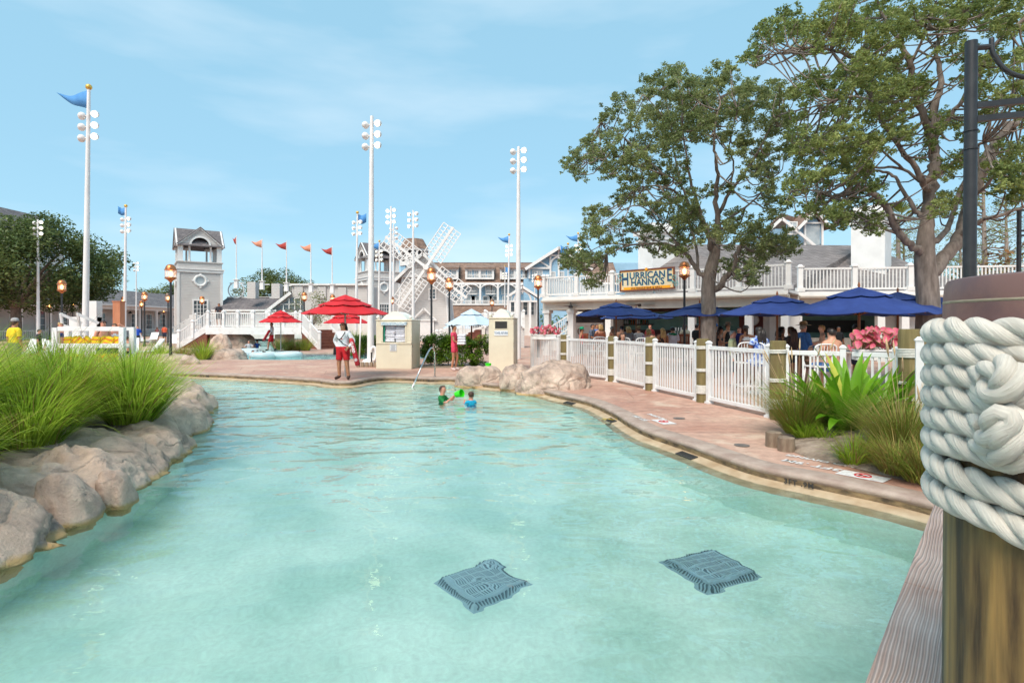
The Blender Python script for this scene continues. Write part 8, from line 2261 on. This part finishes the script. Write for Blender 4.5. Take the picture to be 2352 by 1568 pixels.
guest('shirtless man standing at the counter behind the pink caladium', 1966, 15.4, 739.5, 80, [('shorts', SH[0])], (HAIR_D, 'short'), 1, ARM_FWD, None, 1.1)
GLs = 'bathers left of the bridge'
guest('man in a yellow shirt and grey cap seen from behind at the left edge', 34, 18.6, 730, 170, [('tee', cloth(240, 212, 40)), ('shorts', SH[1])], (HAIR_B, 'short'), 1, None, (cloth(170, 166, 164), 'cap'), 1.15, group=GLs, h=1.78)
guest('woman with tied hair left of the yellow vest rack', 139, 19.5, 738, 60, [('bandeau', cloth(40, 60, 110)), ('shorts', SH[2])], (HAIR_BL, 'bun'), 3, None, None, .95, group=GLs)
guest('shirtless man in sunglasses behind the yellow vest rack', 237, 18.6, 729, 60, [('shorts', SH[0])], (HAIR_B, 'short'), 3, None, None, 1.15, group=GLs, glasses=True, h=1.76)
guest('person with a raised arm behind the right end of the vest rack', 263, 19.0, 739, 40, [('bandeau', WHITE_C), ('shorts', SH[2])], (HAIR_D, 'short'), 3, dict(elL=(.36, -.02, 1.52), wrL=(.16, -.06, 1.66), haL=(.09, -.07, 1.68)), None, .95, group=GLs)
guest('boy in a blue tee standing between the lamp posts', 316, 39, 746.6, 40, [('tee', cloth(30, 84, 196)), ('shorts', SH[2])], (HAIR_D, 'short'), 0, None, None, 1.0, group=GLs)
guest('small girl in a blue swimsuit on the deck before the boy in blue', 307, 29.5, 773, 175, [('tank', cloth(50, 130, 200, 220, 110, 100)), ('briefs', cloth(50, 130, 200))], (HAIR_BL, 'bun'), 3, None, None, .9, group=GLs, kid=True)
guest('dark haired man seated on the deck with his back turned right of the vest rack', 292, 26, 766, 165, [('shorts', SH[2])], (HAIR_D, 'short'), 3, sit(.30), None, 1.05, group=GLs, h=1.6)
guest('person in an orange shirt far left of the tall lamp post', 378, 52, 745, 190, [('tee', cloth(244, 110, 76)), ('shorts', SH[0])], (HAIR_D, 'short'), 1, None, None, 1.15, group=GLs)
guest('distant woman in pink seated on a lounger', 361, 55, 750, 30, [('tank', cloth(206, 120, 120)), ('shorts', SH[0])], (HAIR_B, 'bob'), 1, None, None, .95, group=GLs)
guest('dark haired child in navy behind the left grasses', 90, 25, 753, 120, [('tee', cloth(40, 42, 58)), ('shorts', SH[2])], (HAIR_D, 'short'), 0, None, None, 1.0, group=GLs)
guest('man in black leaning on the footbridge railing', 503, 41.2, 705, 10, [('tee', cloth(54, 52, 58)), ('shorts', SH[2])], (HAIR_D, 'short'), 1, ARM_FWD, None, 1.1, group=GLs, h=1.72).location.z = 1.46
M_RING = glass_mat('clear_vinyl', C(226, 240, 244), .62, .12)
def ring_tube(label, u, d, r=.52):
 p = at(u, d, -.12); t = thing('swim_tube', label, 'swim ring', p, group='clear swim rings in the lazy river')
 MB().tube([(r * math.cos(2 * PI * i / 28), r * math.sin(2 * PI * i / 28), .06) for i in range(29)], .17, 12, caps=False).build('ring', M_RING, t, smooth=True)
 for a in (.6, 2.6): MB().tube([(r * math.cos(a + s) , r * math.sin(a + s), .22 + .04 * math.sin(PI * j / 4)) for j, s in enumerate((-.12, -.06, 0, .06, .12))], .014, 6).build('handle', BLACK_C, t)
ring_tube('clear swim ring of the two swimmers, nearest the boulders', 606, 31.9, .60); ring_tube('clear empty swim ring floating right of the two swimmers', 662, 32.2, .62); ring_tube('clear swim ring drifting further back under the footbridge', 570, 36.5, .6); ring_tube('clear swim ring behind the dark haired swimmer', 566, 33.2, .6)
GS = 'swimmers in the lazy river'
def swimmer(label, u, d, y, rz, hair, wear=(), skin=3, kid=False):
 h = 1.25 if kid else 1.68
 p = at(u, d); p.z = zy(y, d) - h * 1.035
 person(label, p, R(rz), h, dict(elL=(.30, -.12, 1.22), wrL=(.22, -.38, 1.26), haL=(.20, -.45, 1.27), elR=(-.30, -.12, 1.22), wrR=(-.22, -.38, 1.26), haR=(-.20, -.45, 1.27)), skin, 1.0, wear, hair, group=GS, kid=kid)
swimmer('dark haired swimmer in the river left of the clear ring', 581, 32.3, 802, 60, (HAIR_D, 'short'), [('shorts', SH[0])])
swimmer('swimmer with tied hair and teal top inside the clear ring', 607, 31.9, 804, 160, (HAIR_B, 'bun'), [('crop', cloth(40, 150, 150)), ('briefs', cloth(40, 150, 150))])
swimmer('far swimmer close to the bridge pier', 551, 42, 778.5, 20, (HAIR_B, 'short'), [('shorts', SH[0])])
swimmer('far swimmer in a white cap in the middle of the river', 572, 40, 780, 20, (HAIR_G, 'short'), [('tee', cloth(190, 190, 196)), ('shorts', SH[0])])
swimmer('far child swimmer in blue behind the walking lifeguard', 591, 41, 781.5, 20, (HAIR_D, 'short'), [('tee', cloth(40, 90, 180)), ('shorts', SH[0])], kid=True)
# ================================================================ vest rack, slabs, loungers on the left
M_VEST = mk('yellow_vest', C(246, 206, 10), C(226, 180, 4), scale=8, rough=.7)
M_VEST_R = mk('orange_strap', C(220, 90, 40), rough=.7)
rk = thing('vest_rack', 'white wooden rack full of yellow life vests behind the left grasses', 'rack', at(205, 17.0), R(3))
W2 = 1.92
fr = MB()
pm2 = MB().box((0, 0, .77), (.14, .14, 1.54)).mesh('post', WHITE)
for x in (-W2 / 2, W2 / 2): link('post', pm2, rk, (x, 0, 0))
link('post', MB().box((0, 0, .50), (.12, .12, 1.0)).mesh('post', WHITE), rk, (-.02, .0, 0))
for z in (1.50, 1.0, .42): MB().box((0, 0, z), (W2 - .145, .10, .13)).build('rail', WHITE, rk, bevel=.006)
for z in (1.50, 1.0, .42): MB().box((0, .5, z), (W2 + .1, .08, .10)).build('rail', WHITE, rk)
for x in (-W2 / 2, W2 / 2): link('post', pm2, rk, (x, .5, 0))
MB().box((0, .25, .38), (W2 - .1, .45, .04)).build('shelf', WHITE, rk); MB().box((0, .25, .94), (W2 - .1, .45, .04)).build('shelf', WHITE, rk)
vm = MB().box((0, 0, 0), (.26, .10, .30), top=.9).mesh('vest', M_VEST); sm_ = MB().box((0, -.055, 0), (.24, .006, .03)).mesh('strap', M_VEST_R)
rr = random.Random(9); nv = 0
for row, z0 in ((0, 1.14), (1, .62)):
 for k in range(9):
  x = -W2 / 2 + .22 + k * .185 if row else [-.72, -.55, -.38, -.2, .12, .33, .52, .70, .82][k]
  lb = 'yellow life vest on the %s rack shelf, %s' % ('upper' if row == 0 else 'lower', ['at its left end', 'second from its left end', 'third from its left end', 'just left of the middle post', 'just right of the middle post', 'fourth from its right end', 'third from its right end', 'second from its right end', 'at its right end'][k])
  t = thing('life_vest', lb, 'life vest', at(205, 17.0) + Vector((x, .12 + .05 * (k % 2), z0 - .02)), 0, group='life vests on the upper shelf' if row == 0 else 'life vests on the lower shelf')
  t.rotation_euler = (0, rr.uniform(-.7, .7), rr.uniform(-.3, .3))
  link('vest', vm, t, bevel=.03); o = link('strap', sm_, t, (0, 0, .06)); link('strap', sm_, t, (0, 0, -.06))
t = thing('white_slab', 'square white slab beside the tall left floodlight pole', 'wall', at(219, 24.5))
MB().box((0, 0, 1.32), (.36, .36, 2.64)).build('slab', M_TRIM, t, bevel=.01); MB().box((-.42, 0, .98), (1.2, .3, 1.96)).build('slab', M_TRIM, t, bevel=.01)
t = thing('mist_column', 'orange square mist column spraying left beside the white slab', 'column', at(273, 24.5))
MB().box((0, 0, 1.30), (.32, .32, 2.60)).build('column', mk('orange_wood', C(206, 138, 102), C(192, 122, 88), scale=6, rough=.7, stretch=(1, 1, .15)), t, bevel=.01)
MB().box((0, 0, 2.62), (.36, .36, .05)).build('cap', mk('orange_cap', C(190, 120, 88), rough=.7), t); MB().cyl((-.17, 0, 2.2), (-.22, 0, 2.19), .02, n=8).build('nozzle', M_STEEL, t)
t = thing('guard_chair', 'white wooden guard chair with slanted arms left of the tall floodlight pole', 'chair', at(161, 21), R(10))
for x in (-.28, .28):
 MB().beam((x, .35, 0), (x, -.05, 2.05), .07, .09).build('leg', WHITE, t); MB().beam((x, -.5, 0), (x, -.05, 1.2), .07, .09).build('leg', WHITE, t)
 MB().beam((x, -.06, 2.02), (x + .55, .25, 1.68), .06, .10).build('arm', WHITE, t)
MB().beam((-.28, -.05, 1.62), (.40, .2, 1.38), .06, .10).build('brace', WHITE, t); MB().box((0, .1, 1.2), (.55, .5, .05)).build('seat', WHITE, t)
def lounger(label, u, d, rz):
 t = thing('sun_lounger', label, 'lounger', at(u, d), R(rz), group='white sun loungers on the far deck')
 MB().box((0, 0, .34), (.62, 1.3, .05)).build('seat', WHITE, t, bevel=.01); b_ = MB().box((0, 0, .36), (.62, .05, .75)).build('backrest', WHITE, t, (0, .62, .34)); b_.rotation_euler = (R(-35), 0, 0)
 lm_ = MB().box((0, 0, .16), (.05, .05, .32)).mesh('leg', WHITE)
 for x in (-.27, .27):
  for y in (-.6, .6): link('leg', lm_, t, (x, y, 0))
 return t
l0 = lounger('white lounger on the deck behind the seated man with dark hair', 300, 28.5, 30)
for u, d, a, lb in ((110, 27, -20, 'white lounger behind the left grasses under the lamp post'), (128, 24, 40, 'white lounger with raised back left of the woman with tied hair'), (345, 50, 10, 'distant white lounger by the woman in pink'), (400, 40, 30, 'white lounger at the foot of the left bridge stairs'), (330, 46, 60, 'distant white lounger right of the boy in blue'), (318, 27, -40, 'white lounger beside the small girl in blue'), (60, 26, 15, 'white lounger behind the man in yellow')):
 dup(l0, at(u, d), R(a), lb)
# ================================================================ roped piling and rail in the foreground
def plank_wood():
 m, n, l, b = new_mat('weathered_plank')
 tc = n.new('ShaderNodeTexCoord')
 mp = n.new('ShaderNodeMapping'); mp.inputs['Scale'].default_value = (1.6, 7.0, 7.0)
 l.new(tc.outputs['Object'], mp.inputs['Vector'])
 nz = n.new('ShaderNodeTexNoise'); nz.inputs['Scale'].default_value = 1.0; nz.inputs['Detail'].default_value = 2; nz.inputs['Distortion'].default_value = .3
 l.new(mp.outputs[0], nz.inputs['Vector'])
 sx = n.new('ShaderNodeSeparateXYZ'); l.new(tc.outputs['Object'], sx.inputs[0])
 yk = n.new('ShaderNodeMath'); yk.operation = 'MULTIPLY'; yk.inputs[1].default_value = 620; l.new(sx.outputs[1], yk.inputs[0])
 ml = n.new('ShaderNodeMath'); ml.operation = 'MULTIPLY_ADD'; ml.inputs[1].default_value = 30; l.new(nz.outputs['Fac'], ml.inputs[0]); l.new(yk.outputs[0], ml.inputs[2])
 sn = n.new('ShaderNodeMath'); sn.operation = 'SINE'; l.new(ml.outputs[0], sn.inputs[0])
 n2 = n.new('ShaderNodeTexNoise'); n2.inputs['Scale'].default_value = 4; n2.inputs['Detail'].default_value = 8; l.new(tc.outputs['Object'], n2.inputs['Vector'])
 ad = n.new('ShaderNodeMath'); ad.operation = 'MULTIPLY_ADD'; ad.inputs[1].default_value = 2.2; l.new(n2.outputs['Fac'], ad.inputs[0]); sk = n.new('ShaderNodeMath'); sk.operation = 'MULTIPLY'; sk.inputs[1].default_value = .32; l.new(sn.outputs[0], sk.inputs[0]); l.new(sk.outputs[0], ad.inputs[2])
 rp = n.new('ShaderNodeValToRGB'); rp.color_ramp.elements[0].position = .15; rp.color_ramp.elements[1].position = .9
 mr = n.new('ShaderNodeMapRange'); mr.inputs['From Min'].default_value = 0; mr.inputs['From Max'].default_value = 2.3; l.new(ad.outputs[0], mr.inputs['Value'])
 rp.color_ramp.elements[0].color = C(160, 128, 114); rp.color_ramp.elements[1].color = C(206, 188, 178)
 l.new(mr.outputs[0], rp.inputs['Fac']); l.new(rp.outputs[0], b.inputs['Base Color'])
 bp = n.new('ShaderNodeBump'); bp.inputs['Distance'].default_value = .003; l.new(sn.outputs[0], bp.inputs['Height']); l.new(bp.outputs[0], b.inputs['Normal'])
 b.inputs['Roughness'].default_value = .85
 return m
M_PLANK = plank_wood()
zc = CAM_H - .75
def railp(u, y): d = .75 * F / (y - HY); return Vector(((u - CX) / F * d, d, zc))
ra, rb = railp(3242 / 1.633, 2560 / 1.633), railp(3507 / 1.633, 1880 / 1.633)
rd = (rb - ra).normalized(); rn = Vector((rd.y, -rd.x, 0))         # rn: to the right of the edge
ang = math.atan2(rd.y, rd.x)
seam = railp(3362 / 1.633, 2182 / 1.633); s_seam = (seam - ra).dot(rd)
t = thing('bridge_rail', 'weathered white wooden rail cap along the footbridge edge, below the roped piling', 'railing', ra, ang)
WD = .17
def plank(x0, x1, skew0, skew1):
 mb = MB(); mb.extrude([(x0 + skew0, 0, -.04), (x1 + skew1, 0, -.04), (x1, -WD, -.04), (x0, -WD, -.04)], (0, 0, .04))
 return mb.build('plank', M_PLANK, t, bevel=.004)
plank(-1.6, s_seam - .0025, 0, .02); plank(s_seam + .0025, 4.2, .02, 0)
MB().box((1.3, -.05, -.14), (5.8, .04, .18)).build('side_board', M_PLANK, t)
pmb = MB().box((0, -.085, -.55), (.09, .09, .98)).mesh('post', M_PLANK)
for x in (-1.2, .45, 2.2, 3.8): link('post', pmb, t, (x, 0, 0))
bal = MB().box((0, -.05, -.50), (.035, .035, .54)).mesh('baluster', M_PLANK)
for k in range(30): link('baluster', bal, t, (-1.4 + k * .18, 0, 0))
MB().box((1.3, -.05, -.82), (5.8, .04, .09)).build('bottom_rail', M_PLANK, t)
t = thing('bridge_deck', 'plank floor of the bridge the camera stands on, right of the weathered rail', 'deck', ra + Vector((0, 0, -zc)), ang)
pk = MB().box((0, -1.3, -.03), (.138, 2.3, .04)).mesh('plank', M_PLANK)
for k in range(42): link('plank', pk, t, (-1.6 + k * .142, -.0, .10))
for y in (-.3, -2.2): MB().box((1.3, y, -.12), (6.0, .1, .30)).build('joist', M_PLANK, t)
def piling_mat():
 m, n, l, b = new_mat('old_piling')
 tc = n.new('ShaderNodeTexCoord'); mp = n.new('ShaderNodeMapping'); mp.inputs['Scale'].default_value = (1, 1, .09); l.new(tc.outputs['Object'], mp.inputs['Vector'])
 a = n.new('ShaderNodeTexNoise'); a.inputs['Scale'].default_value = 16; a.inputs['Detail'].default_value = 8; a.inputs['Roughness'].default_value = .6; a.inputs['Distortion'].default_value = .3; l.new(mp.outputs[0], a.inputs['Vector'])
 c = n.new('ShaderNodeTexNoise'); c.inputs['Scale'].default_value = 60; c.inputs['Detail'].default_value = 5; l.new(mp.outputs[0], c.inputs['Vector'])
 rp = n.new('ShaderNodeValToRGB'); rp.color_ramp.elements[0].position = .37; rp.color_ramp.elements[1].position = .66
 rp.color_ramp.elements[0].color = C(62, 44, 27); rp.color_ramp.elements[1].color = C(160, 124, 70)
 e = rp.color_ramp.elements.new(.5); e.color = C(122, 96, 56)
 mm = n.new('ShaderNodeMath'); mm.operation = 'MULTIPLY_ADD'; mm.inputs[1].default_value = .30; l.new(c.outputs['Fac'], mm.inputs[0]);
 sb_ = n.new('ShaderNodeMath'); sb_.operation = 'SUBTRACT'; sb_.inputs[1].default_value = .15; l.new(a.outputs['Fac'], sb_.inputs[0]); l.new(sb_.outputs[0], mm.inputs[2])
 l.new(mm.outputs[0], rp.inputs['Fac']); l.new(rp.outputs[0], b.inputs['Base Color'])
 bp = n.new('ShaderNodeBump'); bp.inputs['Distance'].default_value = .004; l.new(mm.outputs[0], bp.inputs['Height']); l.new(bp.outputs[0], b.inputs['Normal'])
 b.inputs['Roughness'].default_value = .6
 return m
M_OLDPILE = piling_mat()
M_CAPCU = mk('patina_cap', C(100, 76, 74), C(132, 98, 90), scale=7, rough=.45, metal=.3, bump=.002, bscale=18, detail=7, col3=C(114, 86, 84))
M_PATINA = mk('patina_edge', C(132, 122, 104), C(160, 146, 124), scale=30, rough=.7)
pr_ = .20
dist = 1.28
th_l = math.atan2(2160 - CX, F); th_c = th_l + math.asin(pr_ / dist)
pc = Vector((dist * math.sin(th_c), dist * math.cos(th_c), 0))
dz = pc.y        # depth along the view axis
def pz(y, d=None): return CAM_H - (y - HY) / F * (d or dz)
t = thing('roped_piling', 'large wooden piling with copper cap wrapped in thick white rope in the foreground', 'piling', pc)
MB().lathe([(pr_ * 1.02, -1.0), (pr_ * 1.01, .4), (pr_ * .985, 1.2), (pr_ * .97, pz(712))], 64).build('post', M_OLDPILE, t, smooth=True, angle=50)
ctop = pz(634)
MB().lathe([(pr_ * .99, pz(745)), (pr_ * .985, ctop - .035), (pr_ * .975, ctop - .010), (pr_ * .955, ctop - .001), (pr_ * .90, ctop + .002), (0, ctop + .006)], 64).build('copper_cap', M_CAPCU, t, smooth=True, angle=35)
MB().lathe([(pr_ * .987, ctop - .0405), (pr_ * .989, ctop - .0375), (pr_ * .98, ctop - .034)], 64).build('cap_seam', M_PATINA, t, smooth=True)
def rope_mat():
 m, n, l, b = new_mat('thick_white_rope')
 tc = n.new('ShaderNodeTexCoord')
 at_ = n.new('ShaderNodeAttribute'); at_.attribute_name = 'fibre'
 a = n.new('ShaderNodeTexNoise'); a.inputs['Scale'].default_value = 1.0; a.inputs['Detail'].default_value = 4; a.inputs['Roughness'].default_value = .7; l.new(at_.outputs['Vector'], a.inputs['Vector'])
 c = n.new('ShaderNodeTexNoise'); c.inputs['Scale'].default_value = 9; c.inputs['Detail'].default_value = 5; l.new(tc.outputs['Object'], c.inputs['Vector'])
 rp = n.new('ShaderNodeValToRGB'); rp.color_ramp.elements[0].position = .3; rp.color_ramp.elements[1].position = .65
 rp.color_ramp.elements[0].color = C(184, 176, 162); rp.color_ramp.elements[1].color = C(222, 215, 203)
 mm = n.new('ShaderNodeMath'); mm.operation = 'MULTIPLY_ADD'; mm.inputs[1].default_value = .5; l.new(a.outputs['Fac'], mm.inputs[0])
 hf = n.new('ShaderNodeMath'); hf.operation = 'MULTIPLY'; hf.inputs[1].default_value = .5; l.new(c.outputs['Fac'], hf.inputs[0]); l.new(hf.outputs[0], mm.inputs[2])
 l.new(mm.outputs[0], rp.inputs['Fac']); l.new(rp.outputs[0], b.inputs['Base Color'])
 bp = n.new('ShaderNodeBump'); bp.inputs['Distance'].default_value = .004; l.new(a.outputs['Fac'], bp.inputs['Height']); l.new(bp.outputs[0], b.inputs['Normal'])
 b.inputs['Roughness'].default_value = .9; b.inputs['Sheen Weight'].default_value = .2
 return m
M_ROPE = rope_mat()
def rope(path, rad, parent, pitch=.125, name='rope', n=14, step=.006):
 """strands are parts of one rope: three twisted tubes"""
 P = [Vector(p) for p in path]
 Ls = [0]
 for i in range(1, len(P)): Ls.append(Ls[-1] + (P[i] - P[i - 1]).length)
 N = max(8, int(Ls[-1] / step)); S = np.linspace(0, Ls[-1], N)
 X = np.stack([np.interp(S, Ls, [p[k] for p in P]) for k in range(3)], 1)
 T = np.gradient(X, axis=0); T /= np.linalg.norm(T, axis=1)[:, None]
 U = np.zeros_like(T); u = np.cross(T[0], [0, 0, 1.0]);
 if np.linalg.norm(u) < 1e-3: u = np.cross(T[0], [1.0, 0, 0])
 for i in range(N):
  u = u - T[i] * u.dot(T[i]); u /= np.linalg.norm(u); U[i] = u
 V = np.cross(T, U)
 root = None
 for s in range(3):
  ph = 2 * PI * S / pitch + 2 * PI * s / 3
  cen = X + (U * np.cos(ph)[:, None] + V * np.sin(ph)[:, None]) * rad * .50
  mb = MB(); mb.tube([Vector(c) for c in cen], rad * .56, n)
  me = mb.mesh('strand', M_ROPE, smooth=True)
  at_ = me.attributes.new('fibre', 'FLOAT_VECTOR', 'POINT')
  co = np.zeros((len(me.vertices), 3))
  k = np.tile(np.arange(n), N); i_ = np.repeat(np.arange(N), n)
  an = 2 * PI * k / n - S[i_] * 40
  co[:, 0] = np.cos(an) * 3.2; co[:, 1] = np.sin(an) * 3.2; co[:, 2] = S[i_] * 14 + s * 10
  at_.data.foreach_set('vector', co.ravel())
  o = link('strand' if root is not None else name, me, parent if root is None else root)
  if root is None: root = o
 return root
rr0 = .0218
def surf(u, y, out=0.0):
 """point on the piling's rope surface seen at frame position (u, y); left of the silhouette it turns behind"""
 Rw = pr_ + rr0 * .30 + out
 d = Vector((u - CX, F, 0)).normalized(); cdir = Vector((pc.x, pc.y, 0))
 b = d.dot(cdir); disc = b * b - (cdir.length_squared - Rw * Rw)
 s_ = b - math.sqrt(max(disc, 0.0))
 q = d * s_ - cdir
 if disc < 0: q = (d * b - cdir).normalized() * Rw
 wp = q + cdir
 return Vector((q.x, q.y, zy(y, wp.y)))
def cu(x, y): return 2082 + .42974 * x, 612.4 + .42974 * y
def rope_row(pts, tail_right=True):
 P = [surf(*cu(x, y), o) for x, y, o in pts]
 p0 = P[0]; a0 = math.atan2(p0.y, p0.x); r0 = math.hypot(p0.x, p0.y); a1 = math.atan2(P[1].y, P[1].x)
 sgn = -1 if ((a1 - a0 + PI) % (2 * PI) - PI) > 0 else 1
 back = [Vector((r0 * math.cos(a0 + sgn * .25 * k), r0 * math.sin(a0 + sgn * .25 * k), p0.z + .004 * k)) for k in range(8, 0, -1)]
 fw = []
 if tail_right:
  p1 = P[-1]; a2 = math.atan2(p1.y, p1.x); r1 = math.hypot(p1.x, p1.y); dzr = (P[-1].z - P[-2].z) / max(.02, (P[-1] - P[-2]).length)
  fw = [Vector((r1 * math.cos(a2 - sgn * .2 * k), r1 * math.sin(a2 - sgn * .2 * k), p1.z + dzr * .2 * k * r1)) for k in range(1, 10)]
 rope(smooth_curve(back + P + fw, 6), rr0, t, pitch=.150)
ROWS = [([(118, 352, 0), (240, 342, 0), (420, 350, 0), (640, 356, 0)], True), ([(118, 470, 0), (250, 466, 0), (430, 474, 0), (640, 492, 0)], True),
 ([(112, 582, 0), (240, 578, 0), (360, 588, 0), (470, 600, .012)], False), ([(98, 692, 0), (240, 692, 0), (380, 716, 0), (500, 726, .012), (575, 690, .02), (596, 640, .02), (560, 575, .015), (500, 556, .0)], False),
 ([(90, 802, 0), (220, 816, 0), (340, 838, 0), (450, 862, .01)], False), ([(86, 912, 0), (220, 938, 0), (380, 976, 0), (520, 1022, .008), (590, 1010, .02), (612, 920, .025), (590, 830, .02), (520, 790, .012)], False),
 ([(100, 1018, 0), (200, 1072, 0), (330, 1140, 0), (480, 1192, 0), (640, 1244, 0)], True), ([(112, 1168, 0), (200, 1216, 0), (330, 1282, 0), (480, 1344, 0), (640, 1426, 0)], True)]
for pts, tr_ in ROWS: rope_row(pts, tr_)
def rope_loop(pts): rope(smooth_curve([surf(*cu(x, y), o) for x, y, o in pts], 8), rr0 * .95, t, pitch=.150)
rope_loop([(430, 640, .0), (480, 680, .035), (545, 640, .05), (570, 575, .045), (520, 545, .03), (440, 575, .01)])
rope_loop([(420, 950, .0), (470, 920, .035), (490, 840, .055), (530, 790, .055), (570, 840, .05), (540, 930, .05), (520, 1000, .03), (560, 1030, .0)])
def bracket_lamp(label, u_b, u_t, y_t, d, s=1.0):
 p = at(u_b, d); zt = zy(y_t, d)
 t = thing('bracket_lamp_post', label, 'lamp post', p, group='black bracket lamp posts')
 tp_ = W(u_t, y_t, d) - p
 MB().tube([(0, 0, 0), tp_], [.060 * s, .052 * s], 16).build('pole', M_BLACK, t, smooth=True, angle=50)
 for f_ in (.80, .76):
  q = tp_ * f_; MB().cyl(q, q + Vector((0, 0, .012)), .064 * s, n=16).build('collar', M_BLACK, t)
 z1 = zt - .62 * s
 c = tp_ * (z1 / zt)
 for dzz in (.0, -.13): MB().beam(c + Vector((.04, 0, dzz * s)), c + Vector((2.1, -.5, dzz * s + .06)), .05 * s, .055 * s).build('arm', M_BLACK, t)
 MB().tube(smooth_curve([tp_ + Vector((.05, 0, -.06)), tp_ + Vector((.16, -.02, -.06))], 3), .028 * s, 8).build('stub', M_BLACK, t)
 MB().tube(smooth_curve([tp_ + Vector((.17, -.03, .02)), tp_ + Vector((.19, -.04, -.16)), tp_ + Vector((.36, -.08, -.36)), tp_ + Vector((.8, -.18, -.44)), tp_ + Vector((1.6, -.36, -.40))], 6), .022 * s, 10).build('scroll', M_BLACK, t, smooth=True)
 e = c + Vector((1.75, -.42, -.75))
 MB().lathe([(.03, .42), (.05, .30), (.16, .20), (.33, .06), (.36, .0), (.34, .0)], 20, tuple(e)).build('shade', mk('lamp_shade', C(206, 196, 176), rough=.5), t, smooth=True)
 MB().cyl(e + Vector((0, 0, .4)), e + Vector((0, 0, .75)), .02, n=8).build('hanger', M_BLACK, t)
 return t
bracket_lamp('tall black lamp post with a curved bracket arm above the roped piling', 2223, 2231, 96, 5.5)
bracket_lamp('second black bracket lamp post at the right edge, further away', 2338, 2341, 478, 15.5)
